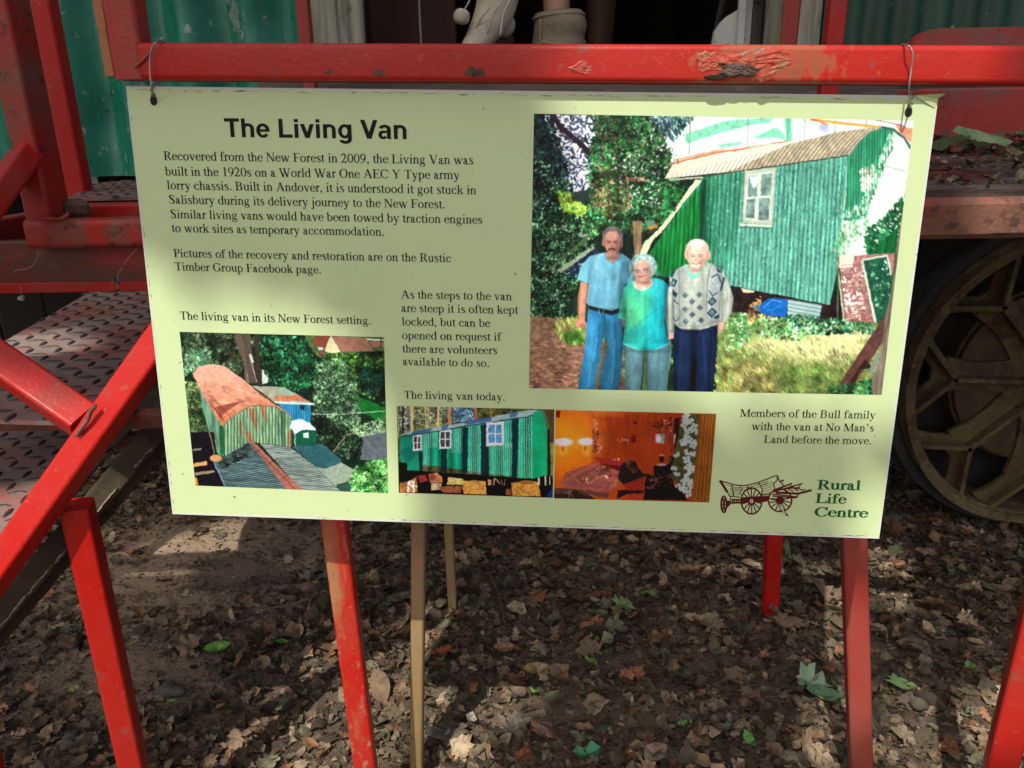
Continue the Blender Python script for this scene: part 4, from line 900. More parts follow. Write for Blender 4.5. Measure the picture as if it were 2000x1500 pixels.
    def finish(s, name, illum):
        im = np.clip(s.im, 0, 1); im = im * (1 + .22 * s.noise(24, seed=91)[..., None] + .16 * s.noise(2.2, oct=2, seed=92)[..., None])
        b = im.copy()      # soft lens-like blur
        for _ in range(3):
            b[:, 1:-1] = .25 * b[:, :-2] + .5 * b[:, 1:-1] + .25 * b[:, 2:]; b[1:-1] = .25 * b[:-2] + .5 * b[1:-1] + .25 * b[2:]
        gy = b.mean(-1, keepdims=True); im = np.clip(gy + (b - gy) * .90, 0, 1)
        lin = np.where(im < .04045, im / 12.92, ((im + .055) / 1.055) ** 2.4)
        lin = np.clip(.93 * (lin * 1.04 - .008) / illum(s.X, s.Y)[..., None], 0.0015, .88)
        sr = np.where(lin < .0031308, lin * 12.92, 1.055 * lin ** (1 / 2.4) - .055)
        img = bpy.data.images.new(name, s.W, s.H, alpha=False)
        px = np.ones((s.H, s.W, 4), np.float32); px[..., :3] = sr[::-1]; img.pixels.foreach_set(px.ravel()); img.update(); img.pack()
        m = bpy.data.materials.new(name); m.use_nodes = True; nt = m.node_tree; b = nt.nodes['Principled BSDF']; t = nt.nodes.new('ShaderNodeTexImage'); t.image = img; t.extension = 'EXTEND'
        nt.links.new(t.outputs[0], b.inputs['Base Color']); b.inputs['Roughness'].default_value = .45; b.inputs['Specular IOR Level'].default_value = .2
        c = [UV(*q) for q in s.quad]; V = []; F = []; U = []; n = 12
        for j in range(n + 1):
            for i in range(n + 1):
                a, bb = i / n, j / n; p = c[0] * (1 - a) * (1 - bb) + c[1] * a * (1 - bb) + c[2] * a * bb + c[3] * (1 - a) * bb
                V.append(S(p[0], p[1], .00035)); U.append((a, 1 - bb))
        for j in range(n):
            for i in range(n): k = j * (n + 1) + i; F.append((k, k + n + 1, k + n + 2, k + 1))
        return mk('printed_photograph', V, F, m, sign, uv=U)
def sm(x, a, b): t = np.clip((x - a) / (b - a), 0, 1); return t * t * (3 - 2 * t)
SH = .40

# ---- photograph 1: three people in front of the van
p = Paint([(1043, 222), (1784, 236), (1722, 771), (1033, 758)], 1080, 790, 5)
n8 = p.noise(30, seed=1); n3 = p.noise(6, seed=2); nv = p.noise(3, 40, seed=3); nf = p.noise(2.2, oct=2, seed=4); ng = p.noise(8, 5, oct=5, seed=6)
full = [(1020, 200), (1800, 200), (1800, 790), (1020, 790)]
p.poly(full, (26, 42, 34), n3, .9)
# sky through branches
p.poly([(1062, 224), (1190, 224), (1180, 300), (1150, 372), (1108, 378), (1095, 310), (1070, 260)], (178, 186, 205), n8, .5)
p.poly([(1270, 224), (1380, 224), (1310, 330), (1275, 300)], (232, 250, 250))
p.splat([(1040, 222), (1190, 222), (1165, 380), (1100, 385), (1040, 400)], 900, (1.5, 6), [(24, 28, 44), (34, 44, 58), (20, 30, 36), (60, 62, 86)], .35)
p.line([(1080, 224), (1095, 248), (1135, 280), (1160, 306), (1175, 330)], 11, (34, 28, 34)); p.line([(1082, 300), (1120, 270), (1150, 240)], 2, (50, 50, 66)); p.line([(1095, 350), (1130, 320), (1160, 330)], 2, (50, 50, 60))
# scaffold sheeting and sky at the upper right
p.poly([(1300, 224), (1790, 224), (1790, 330), (1560, 300), (1300, 345)], (226, 252, 242), n8, .15)
for a in ([(1340, 262), (1420, 236), (1475, 232), (1520, 228), (1505, 240), (1460, 246), (1400, 262), (1345, 280)], [(1404, 283), (1450, 276), (1452, 282), (1410, 288)], [(1475, 268), (1520, 248), (1535, 262), (1540, 276), (1520, 268), (1480, 270)]):
    p.poly(a, (96, 222, 170), n3, .7, .75)
p.poly([(1535, 228), (1548, 228), (1549, 276), (1540, 276)], (60, 210, 150), alpha=.8)
for x in (1352, 1465, 1543, 1575, 1634, 1694): p.line([(x, 228), (x - 3, 300)], 1.5, (110, 120, 112), .8)
p.line([(1300, 322), (1400, 298), (1470, 288), (1540, 276)], 4, (222, 120, 70)); p.line([(1320, 312), (1420, 290)], 2, (214, 140, 90)); p.line([(1585, 232), (1640, 240), (1720, 248), (1775, 262)], 5, (246, 164, 60)); p.line([(1590, 232), (1620, 244)], 2, (230, 90, 60)); p.line([(1700, 232), (1765, 246)], 2, (150, 110, 100))
p.ell(1612, 250, 10, 8, (180, 190, 226), .5); p.poly([(1748, 244), (1785, 250), (1785, 285), (1762, 262)], (236, 150, 120), n3, .6)
# dark greenery left
p.splat([(1036, 300), (1105, 330), (1135, 420), (1165, 470), (1130, 560), (1100, 620), (1034, 620)], 2300, (1.2, 4.2), [(22, 44, 30), (30, 66, 42), (48, 96, 56), (20, 30, 26), (84, 130, 86), (14, 24, 20), (30, 50, 36)], .6)
p.splat([(1036, 222), (1075, 222), (1110, 320), (1105, 420), (1036, 420)], 900, (2, 6), [(16, 26, 34), (22, 40, 36), (30, 54, 44), (12, 18, 22)], .4)
p.splat([(1088, 372), (1112, 376), (1148, 405), (1140, 425), (1100, 410)], 260, (1.5, 4), [(112, 160, 40), (92, 140, 36), (140, 180, 60)], .6)
# lean-to roof
p.poly([(1114, 376), (1165, 366), (1175, 380), (1160, 388), (1120, 392)], (34, 44, 40))
p.poly([(1130, 452), (1165, 455), (1150, 462), (1132, 460)], (96, 126, 112)); p.line([(1075, 524), (1110, 494), (1165, 452)], 8, (58, 82, 48)); p.line([(1093, 528), (1163, 482)], 9, (120, 138, 108)); p.line([(1081, 530), (1083, 520)], 5, (110, 128, 96)); p.poly([(1100, 530), (1165, 482), (1175, 500), (1160, 520), (1130, 545)], (26, 36, 60))
# tree
p.poly([(1162, 224), (1200, 224), (1212, 330), (1180, 330)], (52, 46, 40), nv, .8)
p.poly([(1238, 430), (1256, 430), (1256, 505), (1242, 505)], (134, 112, 80), nv, .8)
p.splat([(1165, 224), (1280, 224), (1312, 300), (1330, 360), (1330, 395), (1290, 430), (1240, 460), (1190, 450), (1160, 460), (1130, 450), (1155, 390), (1150, 330)], 3400, (1.4, 5), [(24, 84, 40), (34, 116, 56), (44, 60, 36), (26, 40, 28), (70, 150, 84), (92, 82, 54), (30, 96, 50), (60, 130, 70), (28, 54, 34)], .6)
p.splat([(1165, 320), (1230, 330), (1240, 400), (1200, 430), (1160, 400)], 350, (1.5, 5), [(124, 90, 56), (96, 72, 44), (150, 116, 84)], .25)
p.splat([(1270, 224), (1365, 224), (1340, 250), (1320, 275), (1290, 262)], 420, (1.5, 5), [(38, 60, 72), (30, 90, 90), (60, 84, 104), (40, 110, 90)], .3, 1.2)
p.splat([(1165, 224), (1280, 224), (1325, 300), (1345, 360), (1340, 400), (1290, 440), (1240, 462), (1150, 455), (1130, 440), (1155, 390), (1148, 330)], 1300, (.8, 2.2), [(110, 190, 110), (16, 36, 22), (150, 210, 140), (60, 60, 34), (20, 60, 34)], .6)
p.splat([(1036, 300), (1105, 330), (1135, 420), (1165, 470), (1130, 560), (1100, 620), (1034, 620)], 900, (.8, 2.0), [(120, 170, 120), (10, 18, 14), (70, 120, 76), (160, 190, 150)], .6)
p.splat([(1200, 300), (1295, 300), (1290, 400), (1210, 400)], 130, (1.2, 3.2), [(220, 236, 240), (190, 220, 220)], .6); p.splat([(1225, 346), (1262, 346), (1262, 352), (1225, 352)], 40, (1.5, 3.5), [(236, 150, 120)], .4)
p.poly([(1265, 432), (1284, 436), (1292, 446), (1272, 452)], (180, 130, 60)); p.poly([(1262, 428), (1282, 430), (1280, 440), (1265, 440)], (90, 140, 120)); p.line([(1266, 453), (1296, 452)], 3, (120, 140, 120))
# dark between tree and van
p.poly([(1215, 452), (1250, 452), (1300, 440), (1262, 500), (1240, 512), (1215, 500)], (28, 40, 36), nv, .9, .75); p.poly([(1238, 430), (1256, 430), (1256, 505), (1242, 505)], (134, 112, 80), nv, .9)
# van walls
p.grad([(1374, 344), (1500, 326), (1660, 303), (1660, 420), (1622, 594), (1430, 558), (1280, 535), (1262, 505), (1300, 450)], (40, 128, 88), (34, 132, 84), nz=nv, amp=.8)
p.grad([(1400, 340), (1660, 303), (1662, 420), (1622, 594), (1430, 558), (1395, 540)], (86, 168, 146), (94, 180, 158), nz=nv, amp=.75)
p.poly([(1378, 345), (1455, 336), (1440, 500), (1400, 540), (1368, 520)], (42, 138, 98), nv, .9, .6)
p.poly([(1262, 505), (1300, 452), (1374, 360), (1370, 520), (1300, 540)], (22, 122, 52), nv, .95)
p.poly([(1372, 350), (1384, 350), (1380, 520), (1366, 520)], (24, 52, 44), nv, .9, .75)
p.poly([(1362, 350), (1374, 352), (1340, 392), (1300, 446), (1276, 470), (1258, 510), (1246, 508), (1262, 470), (1288, 448), (1330, 392)], (222, 250, 190), n3, .35)
p.splat([(1300, 370), (1345, 360), (1320, 410), (1290, 440)], 200, (1.5, 4), [(40, 130, 64), (30, 100, 50), (60, 150, 80)], .6)
for c_, n_ in (((24, 84, 70), 1500), ((150, 222, 204), 900)):
    p.splat([(1385, 346), (1655, 308), (1650, 430), (1618, 588), (1430, 552), (1385, 530)], n_, (1.0, 3.4), [c_], .25, 1.5, .55)
p.stripes([(1378, 345), (1655, 303), (1622, 593), (1430, 558), (1262, 520), (1300, 450)], lambda X, Y: (X + .06 * (Y - 300)) * 2 * np.pi / 8.6, .18)
# end wall
p.poly([(1657, 304), (1700, 252), (1728, 248), (1755, 256), (1783, 292), (1768, 400), (1748, 496), (1640, 498), (1650, 400)], (228, 252, 236), n8, .1)
p.poly([(1657, 304), (1700, 254), (1728, 250), (1745, 256), (1744, 290), (1722, 330), (1700, 350), (1702, 378), (1686, 425), (1664, 432), (1648, 428), (1652, 400)], (46, 150, 106), nv, .7)
p.poly([(1640, 440), (1654, 460), (1650, 480), (1640, 490)], (110, 200, 140), n3, .8, .8)
p.splat([(1640, 420), (1690, 425), (1725, 330), (1748, 262), (1738, 262), (1712, 330), (1680, 400), (1650, 410)], 420, (1.5, 6), [(52, 160, 112), (200, 244, 214), (120, 214, 160)], .35, 1.4)
p.splat([(1622, 500), (1652, 430), (1700, 430), (1650, 495)], 160, (2, 6), [(90, 200, 120), (214, 250, 214)], .35, 1.4)
p.splat([(1682, 330), (1712, 322), (1700, 360), (1684, 380)], 90, (2, 6), [(214, 250, 210)], .5)
p.splat([(1762, 385), (1768, 400), (1750, 494), (1690, 494), (1688, 450), (1730, 420)], 520, (1.5, 5), [(34, 120, 70), (20, 96, 52)], .5, .8); p.poly([(1755, 440), (1748, 496), (1705, 494), (1722, 470)], (18, 100, 50), nv, .8)
p.stripes([(1657, 304), (1700, 252), (1745, 256), (1735, 330), (1700, 378), (1686, 425), (1648, 428)], lambda X, Y: X * 2 * np.pi / 5.2, .22)
p.line([(1662, 306), (1700, 318), (1772, 334)], 1.5, (90, 150, 120), .8); p.line([(1728, 340), (1722, 400)], 1, (140, 190, 160), .8)
# roof
rf = [(1300, 348), (1316, 322), (1400, 303), (1500, 282), (1560, 275), (1640, 257), (1690, 250), (1722, 248), (1700, 256), (1680, 275), (1660, 303), (1500, 326), (1400, 338)]
p.grad(rf, (246, 248, 226), (232, 222, 196)); p.poly([(1540, 282), (1640, 257), (1722, 247), (1700, 256), (1680, 275), (1660, 303), (1500, 326), (1420, 336), (1480, 310)], (164, 152, 124), n3, .6, .85)
p.stripes([(1300, 348), (1400, 318), (1500, 296), (1640, 257), (1722, 248), (1700, 256), (1660, 303), (1500, 326)], lambda X, Y: (X + .75 * (Y - 300) - .0035 * (Y - 300) ** 2) * 2 * np.pi / 8.2, .22)
p.line([(1376, 344), (1500, 326), (1658, 303)], 2.5, (60, 70, 60)); p.line([(1722, 248), (1745, 253), (1765, 268), (1782, 294)], 5, (54, 108, 92)); p.line([(1660, 303), (1680, 275), (1700, 257), (1722, 249)], 2, (150, 150, 130)); p.line([(1310, 350), (1376, 346)], 3, (206, 210, 190))
# window
p.poly([(1457, 333), (1519, 325), (1512, 437), (1452, 433)], (188, 206, 188)); p.poly([(1462, 340), (1514, 333), (1508, 432), (1456, 428)], (214, 230, 212))
for q in (((1465, 343), (1484, 341), (1481, 382), (1463, 384)), ((1490, 340), (1511, 337), (1508, 380), (1488, 382))): p.poly(q, (120, 160, 150), n3, .9)
for q in (((1461, 388), (1479, 386), (1476, 425), (1459, 423)), ((1486, 386), (1506, 385), (1503, 430), (1483, 428))): p.poly(q, (112, 146, 140), n3, .9)
p.poly([(1466, 344), (1484, 342), (1483, 358), (1474, 368)], (216, 240, 244)); p.line([(1446, 437), (1511, 440)], 5, (206, 224, 208)); p.line([(1446, 441), (1510, 444)], 1.5, (50, 80, 70)); p.line([(1452, 432), (1457, 333)], 2, (96, 130, 112))
# under the van
p.poly([(1430, 556), (1622, 594), (1660, 540), (1640, 500), (1650, 498), (1640, 640), (1425, 625)], (44, 32, 34), n3, .9)
p.poly([(1450, 561), (1476, 566), (1474, 570), (1454, 570)], (226, 220, 170)); p.poly([(1430, 608), (1500, 612), (1530, 625), (1430, 622)], (112, 74, 66), n3, .6)
p.poly([(1468, 596), (1490, 590), (1505, 580), (1540, 582), (1538, 618), (1500, 614), (1480, 606)], (16, 104, 202), n3, .5); p.line([(1492, 600), (1510, 584), (1530, 588)], 1.5, (120, 180, 240)); p.line([(1500, 606), (1530, 594)], 1, (90, 160, 230))
p.poly([(1541, 582), (1606, 594), (1603, 622), (1540, 618)], (150, 186, 186)); p.stripes([(1541, 582), (1606, 594), (1603, 622), (1540, 618)], lambda X, Y: (Y - .18 * X) * 2 * np.pi / 7.5, .16)
# brick pier and the leaning frames
p.poly([(1640, 500), (1748, 492), (1742, 560), (1738, 625), (1652, 640)], (168, 112, 108), n3, .7); p.poly([(1640, 498), (1670, 496), (1666, 520), (1640, 522)], (246, 226, 208))
p.splat([(1645, 520), (1690, 520), (1690, 625), (1655, 630)], 160, (1.5, 4.5), [(248, 222, 208), (240, 206, 190)], .6)
for y in range(516, 632, 9): p.line([(1645, y), (1700, y - 2)], 1, (120, 70, 70), .7)
p.line([(1637, 510), (1650, 634)], 3, (206, 226, 180)); p.line([(1639, 500), (1637, 630)], 2.5, (90, 110, 90))
p.poly([(1684, 506), (1733, 497), (1746, 545), (1738, 620), (1712, 632)], (30, 88, 66), n3, .7); p.splat([(1700, 510), (1735, 505), (1738, 600), (1712, 600)], 50, (1.5, 4.5), [(170, 220, 180), (90, 170, 120)], .6)
p.line([(1685, 507), (1711, 632)], 4.5, (208, 226, 206)); p.line([(1685, 506), (1733, 497), (1741, 536)], 3.5, (206, 226, 206))
# grass
p.grad([(1425, 618), (1540, 622), (1745, 630), (1745, 790), (1400, 790), (1405, 640)], (120, 160, 80), (116, 122, 64), nz=ng, amp=.9)
for x, y, rx, ry in ((1520, 672, 60, 16), (1600, 668, 90, 24), (1660, 676, 50, 22), (1590, 690, 60, 16), (1650, 652, 60, 10)): p.ell(x, y, rx, ry, (242, 240, 172), 0, .7, .9)
p.splat([(1450, 655), (1540, 640), (1710, 650), (1700, 715), (1560, 712), (1460, 692)], 420, (2, 6), [(250, 248, 196), (226, 224, 140), (180, 176, 96)], .2, 1.2, .7)
p.splat([(1410, 660), (1740, 700), (1730, 780), (1410, 780)], 1500, (2, 6), [(150, 150, 90), (104, 130, 60), (176, 160, 96), (84, 116, 56), (150, 130, 74)], .16, 1.0, .8)
p.splat([(1530, 715), (1640, 715), (1640, 770), (1530, 770)], 420, (2, 6), [(90, 146, 62), (110, 150, 70)], .18, .9, .8); p.splat([(1400, 715), (1510, 700), (1510, 770), (1400, 770)], 420, (2, 6), [(196, 170, 96), (214, 184, 110)], .16, .8, .7)
p.splat([(1410, 605), (1550, 620), (1600, 640), (1570, 665), (1480, 655), (1420, 690)], 500, (2, 5), [(120, 200, 110), (80, 170, 90), (206, 236, 190), (50, 120, 60)], .5)
p.splat([(1540, 610), (1700, 630), (1720, 650), (1600, 652), (1545, 640)], 480, (1.5, 4.5), [(30, 92, 60), (70, 150, 100), (160, 210, 170), (20, 60, 44)], .6)
p.splat([(1458, 600), (1490, 576), (1492, 620), (1465, 634)], 60, (1.5, 5), [(246, 196, 120), (230, 160, 80)], .4)
# bark and girder at the right
p.poly([(1738, 600), (1748, 560), (1726, 700), (1700, 745), (1690, 770), (1730, 780), (1745, 700)], (40, 84, 52), n3, .8)
p.poly([(1736, 600), (1742, 640), (1660, 765), (1636, 757)], (96, 62, 58), n3, .6); p.poly([(1690, 700), (1706, 718), (1680, 722), (1665, 760), (1650, 760)], (54, 36, 34)); p.line([(1716, 690), (1700, 730)], 8, (120, 140, 130))
p.poly([(1785, 240), (1800, 240), (1740, 790), (1698, 790), (1700, 752), (1722, 690), (1730, 610), (1742, 560), (1752, 470), (1766, 390)], (120, 110, 96), nv, .9)
p.splat([(1620, 755), (1700, 740), (1705, 775), (1620, 775)], 200, (1.5, 5), [(40, 110, 60), (60, 140, 80), (26, 70, 44)], .5)
# path on the left
p.grad([(1030, 615), (1140, 625), (1215, 650), (1240, 790), (1030, 790)], (112, 86, 66), (126, 88, 68), nz=ng, amp=.8)
p.splat([(1032, 660), (1230, 680), (1235, 765), (1032, 760)], 700, (2, 7), [(150, 108, 84), (96, 66, 52), (128, 92, 70), (74, 62, 58)], .2, .1, .6)
p.splat([(1075, 628), (1140, 615), (1145, 668), (1100, 668)], 450, (2, 6), [(120, 138, 62), (150, 160, 84), (84, 124, 48)], .18, 1.3, .8); p.splat([(1100, 650), (1140, 640), (1140, 672), (1108, 670)], 200, (2, 5), [(70, 130, 44)], .2, 1.3)
p.splat([(1165, 660), (1225, 640), (1240, 770), (1200, 700)], 300, (2, 6), [(90, 130, 56), (120, 140, 70)], .2, 1.3); p.splat([(1300, 640), (1330, 640), (1325, 770), (1290, 765)], 160, (2, 5), [(110, 140, 60), (80, 110, 50)], .2, 1.3); p.splat([(1385, 640), (1430, 600), (1430, 770), (1385, 770)], 420, (2, 6), [(100, 150, 60), (130, 160, 70), (160, 160, 90)], .2, 1.0)
# --- people (coordinates in the 6.25x view)
p.wa = .55
p.z = (1120, 420, 6.25)
nb = p.noise(3, 2, seed=12)
def face(cx, top, w, h, skin, dark):
    p.ell(cx, top + h / 2, w / 2, h / 2, skin); p.ell(cx + w * .30, top + h * .55, w * .18, h * .34, dark, 0, .45, .8); p.ell(cx, top + h * .93, w * .3, h * .10, dark, 0, .5, .9)
# left man
p.poly([(95, 800), (205, 830), (180, 930), (160, 1100), (150, 1270), (60, 1270), (60, 1000), (85, 880)], (150, 100, 78), nb, .2); p.ell(92, 1310, 66, 62, (160, 104, 84)); p.ell(120, 1340, 40, 34, (110, 66, 52), 0, .6)
p.poly([(195, 1100), (585, 1110), (625, 1500), (600, 1900), (560, 2135), (310, 2135), (330, 1750), (400, 1560), (375, 1480), (260, 2140), (60, 2140), (150, 1600)], (34, 100, 140), nb, .24)
p.poly([(400, 1500), (440, 1560), (350, 1900), (330, 2135), (265, 2130)], (90, 84, 60), nb, .8); p.line([(300, 1500), (180, 2100)], 14, (70, 140, 176), .5); p.line([(520, 1500), (480, 2100)], 20, (60, 130, 168), .5); p.line([(400, 1230), (400, 1420)], 8, (22, 66, 96)); p.line([(210, 1170), (270, 1225), (300, 1180)], 6, (22, 66, 96))
p.poly([(390, 445), (580, 445), (700, 520), (760, 660), (790, 800), (640, 830), (590, 1120), (480, 1160), (200, 1100), (165, 1050), (200, 830), (50, 775), (110, 600), (210, 490)], (86, 152, 178), nb, .14)
p.poly([(600, 560), (720, 560), (760, 660), (640, 830), (600, 1100), (560, 1130)], (60, 120, 150), nb, .12, .6); p.line([(205, 830), (240, 600)], 8, (62, 118, 144), .8); p.line([(60, 780), (200, 828)], 7, (60, 112, 138), .7)
p.poly([(395, 450), (575, 450), (560, 520), (490, 580), (420, 530)], (156, 108, 92), nb, .12); p.line([(385, 455), (425, 535), (488, 585), (560, 530), (590, 455)], 9, (62, 120, 146))
p.poly([(195, 1095), (480, 1160), (585, 1120), (580, 1175), (480, 1215), (200, 1140)], (26, 30, 42)); p.line([(325, 1140), (325, 1195)], 10, (150, 150, 150)); p.line([(375, 1150), (375, 1205)], 10, (140, 140, 140))
p.ell(492, 220, 122, 92, (98, 90, 92)); p.ell(492, 300, 108, 170, (176, 124, 106)); p.poly([(385, 250), (440, 190), (540, 190), (600, 290), (612, 200), (560, 140), (480, 125), (400, 160), (372, 250)], (92, 86, 88), nb, .24); p.poly([(372, 220), (395, 230), (388, 310), (368, 290)], (110, 104, 108)); p.poly([(585, 220), (618, 220), (612, 320), (590, 310)], (120, 116, 120))
p.ell(378, 330, 16, 42, (160, 106, 92)); p.ell(598, 345, 18, 45, (146, 94, 82)); p.ell(560, 360, 40, 100, (128, 84, 76), 0, .55, .7)
p.line([(415, 308), (470, 312)], 9, (96, 64, 58)); p.line([(495, 314), (550, 308)], 9, (96, 64, 58)); p.line([(424, 326), (466, 328)], 6, (70, 44, 42)); p.line([(500, 328), (545, 326)], 6, (70, 44, 42)); p.line([(480, 320), (470, 375), (500, 385)], 7, (132, 84, 74), .8)
p.poly([(435, 412), (480, 392), (530, 408), (538, 424), (480, 414), (440, 428)], (78, 52, 50)); p.line([(455, 436), (515, 436)], 5, (120, 66, 62)); p.ell(480, 484, 70, 22, (160, 112, 98), 0, .4, .9)
# woman
p.poly([(640, 1500), (1190, 1480), (1215, 1650), (1150, 2150), (900, 2160), (905, 1850), (880, 1700), (830, 2160), (640, 2150)], (86, 134, 146), nb, .14); p.line([(880, 1600), (860, 2100)], 16, (54, 92, 104), .6); p.poly([(895, 1650), (915, 1700), (905, 2160), (850, 2160)], (100, 130, 70), nb, .9)
p.poly([(600, 1270), (660, 1260), (650, 1330), (620, 1370)], (170, 120, 104))
p.grad([(720, 790), (990, 750), (1110, 780), (1165, 840), (1160, 1000), (1130, 1300), (1180, 1560), (1000, 1640), (800, 1640), (615, 1560), (650, 1280), (555, 1240), (600, 1000), (640, 860)], (54, 196, 160), (10, 176, 204), vertical=False)
p.ell(790, 1080, 170, 230, (74, 196, 136), .3, .75, .8); p.ell(760, 1230, 110, 130, (80, 200, 130), .5, .6, .8); p.line([(1120, 1090), (900, 1240), (700, 1420)], 8, (8, 130, 160), .6); p.line([(1110, 1320), (960, 1480), (860, 1600)], 8, (6, 120, 150), .6); p.line([(660, 1270), (650, 1560)], 8, (10, 140, 150), .6); p.line([(560, 1240), (655, 1268)], 8, (150, 226, 226)); p.line([(620, 1565), (800, 1640), (1000, 1642), (1180, 1562)], 7, (120, 220, 230))
p.poly([(735, 800), (980, 770), (985, 830), (900, 900), (830, 910), (750, 860)], (226, 182, 160)); p.line([(730, 800), (760, 870), (830, 918), (900, 908), (990, 830)], 7, (130, 220, 200))
p.ell(865, 620, 170, 160, (150, 196, 194)); p.splat([(720, 480), (1000, 480), (1030, 640), (960, 740), (700, 740), (700, 600)], 330, (5, 16), [(176, 214, 210), (128, 176, 176), (206, 230, 226), (110, 150, 150)], .4, None, .8)
p.ell(858, 665, 104, 128, (212, 164, 146)); p.ell(850, 790, 88, 60, (206, 156, 138)); p.ell(915, 820, 60, 50, (150, 100, 86), 0, .5, .8); p.ell(935, 700, 28, 90, (168, 118, 104), 0, .6, .8)
p.line([(765, 665), (795, 700), (828, 690), (832, 658), (790, 655), (765, 665)], 5, (120, 100, 90)); p.line([(862, 655), (880, 685), (920, 680), (925, 645), (880, 642), (862, 655)], 5, (120, 100, 90)); p.line([(780, 672), (822, 670)], 7, (96, 66, 62)); p.line([(874, 660), (914, 656)], 7, (96, 66, 62)); p.ell(846, 700, 14, 20, (190, 130, 112)); p.line([(800, 735), (850, 744), (905, 715)], 7, (140, 62, 62)); p.line([(790, 600), (900, 590)], 4, (186, 136, 120), .7)
# right man
p.poly([(1240, 1330), (1780, 1330), (1760, 1700), (1720, 2160), (1480, 2160), (1500, 1800), (1470, 1700), (1420, 2150), (1235, 2150)], (26, 40, 74), nb, .24); p.poly([(1480, 1660), (1520, 1750), (1500, 2150), (1430, 2140)], (18, 20, 26)); p.line([(1600, 1450), (1640, 2100)], 16, (40, 56, 92), .7)
p.poly([(1170, 1420), (1240, 1430), (1245, 1500), (1180, 1510)], (214, 164, 146)); p.poly([(1775, 1290), (1860, 1290), (1845, 1400), (1800, 1450), (1775, 1400)], (222, 170, 150))
p.poly([(1390, 590), (1290, 640), (1200, 720), (1170, 880), (1150, 1000), (1130, 1200), (1160, 1430), (1245, 1440), (1250, 1320), (1330, 1385), (1560, 1395), (1775, 1330), (1800, 1280), (1860, 1310), (1950, 1180), (1970, 1000), (1900, 780), (1840, 680), (1740, 600), (1640, 560)], (168, 180, 170), nb, .14)
p.poly([(1290, 640), (1190, 740), (1180, 900), (1230, 960), (1250, 1300), (1310, 1320), (1300, 640)], (186, 206, 208)); p.poly([(1700, 600), (1840, 680), (1870, 760), (1800, 940), (1780, 1240), (1660, 1290), (1650, 900)], (186, 206, 208))
dk = (44, 76, 100)
for q in ([(1280, 640), (1225, 750), (1195, 740), (1230, 670)], [(1225, 760), (1285, 790), (1250, 870), (1205, 850)], [(1750, 620), (1835, 690), (1780, 690)], [(1840, 740), (1870, 750), (1830, 900), (1800, 930), (1825, 820)], [(1180, 790), (1200, 800), (1195, 870), (1175, 860)], [(1230, 900), (1290, 950), (1270, 1000), (1225, 960)], [(1720, 1240), (1790, 1200), (1800, 1240), (1760, 1260)]): p.poly(q, dk)
for x, y in ((1385, 970), (1555, 960), (1465, 1045), (1385, 1140), (1560, 1120), (1468, 1205), (1388, 1290), (1575, 1275)): p.poly([(x - 42, y), (x, y - 40), (x + 42, y), (x, y + 40)], (70, 96, 108))
for x, y, r in ((1710, 1045, 58), (1708, 1180, 64)): p.poly([(x - r, y + 6), (x + 4, y - r), (x + r, y - 6), (x - 4, y + r)], dk); p.poly([(x - r * .5, y), (x, y - r * .5), (x + r * .5, y), (x, y + r * .5)], (176, 200, 204)); p.poly([(x - r * .24, y), (x, y - r * .24), (x + r * .24, y), (x, y + r * .24)], dk)
p.poly([(1230, 790), (1255, 800), (1240, 845), (1222, 836)], (180, 200, 204)); p.line([(1700, 750), (1780, 710), (1815, 810)], 14, dk); p.line([(1690, 780), (1780, 900)], 6, (140, 170, 180)); p.line([(1670, 895), (1820, 830)], 8, (220, 230, 228)); p.line([(1670, 910), (1720, 975), (1780, 930)], 12, dk); p.line([(1240, 1020), (1295, 1080)], 12, dk); p.line([(1230, 1240), (1270, 1290), (1310, 1240)], 10, dk)
p.line([(1300, 640), (1310, 1320)], 6, (96, 110, 108)); p.line([(1700, 590), (1650, 800), (1640, 1200), (1665, 1290)], 7, (96, 110, 108)); p.line([(1245, 1310), (1340, 1340), (1540, 1350), (1775, 1285)], 7, (120, 132, 124)); p.line([(1160, 900), (1190, 1420)], 10, (130, 142, 134), .6); p.line([(1880, 900), (1900, 1000), (1830, 1080)], 10, (126, 138, 128), .6)
p.poly([(1400, 600), (1640, 560), (1620, 640), (1560, 690), (1430, 660)], (214, 170, 150)); p.poly([(1385, 585), (1410, 600), (1440, 700), (1500, 775), (1470, 765), (1400, 690)], (110, 214, 190)); p.poly([(1420, 690), (1480, 715), (1560, 705), (1485, 775)], (80, 206, 180)); p.poly([(1650, 555), (1665, 590), (1560, 710), (1540, 705)], (120, 220, 196))
p.ell(1528, 400, 140, 118, (252, 224, 204)); p.ell(1528, 480, 132, 158, (250, 204, 182)); p.ell(1396, 470, 24, 56, (238, 180, 160)); p.ell(1668, 480, 26, 58, (224, 160, 142)); p.ell(1535, 335, 90, 45, (255, 240, 228), 0, .9, .6); p.ell(1600, 560, 60, 50, (206, 150, 130), 0, .6, .8)
p.line([(1440, 478), (1500, 474)], 8, (190, 130, 110)); p.line([(1530, 474), (1600, 478)], 8, (190, 130, 110)); p.line([(1455, 496), (1500, 494)], 6, (110, 70, 60)); p.line([(1540, 494), (1585, 496)], 6, (110, 70, 60)); p.ell(1512, 535, 22, 22, (236, 170, 150)); p.line([(1455, 574), (1515, 590), (1580, 568)], 7, (160, 80, 76)); p.line([(1485, 556), (1545, 556)], 4, (214, 160, 140)); p.ell(1510, 640, 60, 24, (206, 150, 130), 0, .7, .7)
rnd = lambda tx, ty: .66 + .46 * np.sin(np.pi * np.clip(.12 + .80 * tx, 0, 1)) - .10 * ty
fs = p.noise(9, 26, seed=77, oct=3)
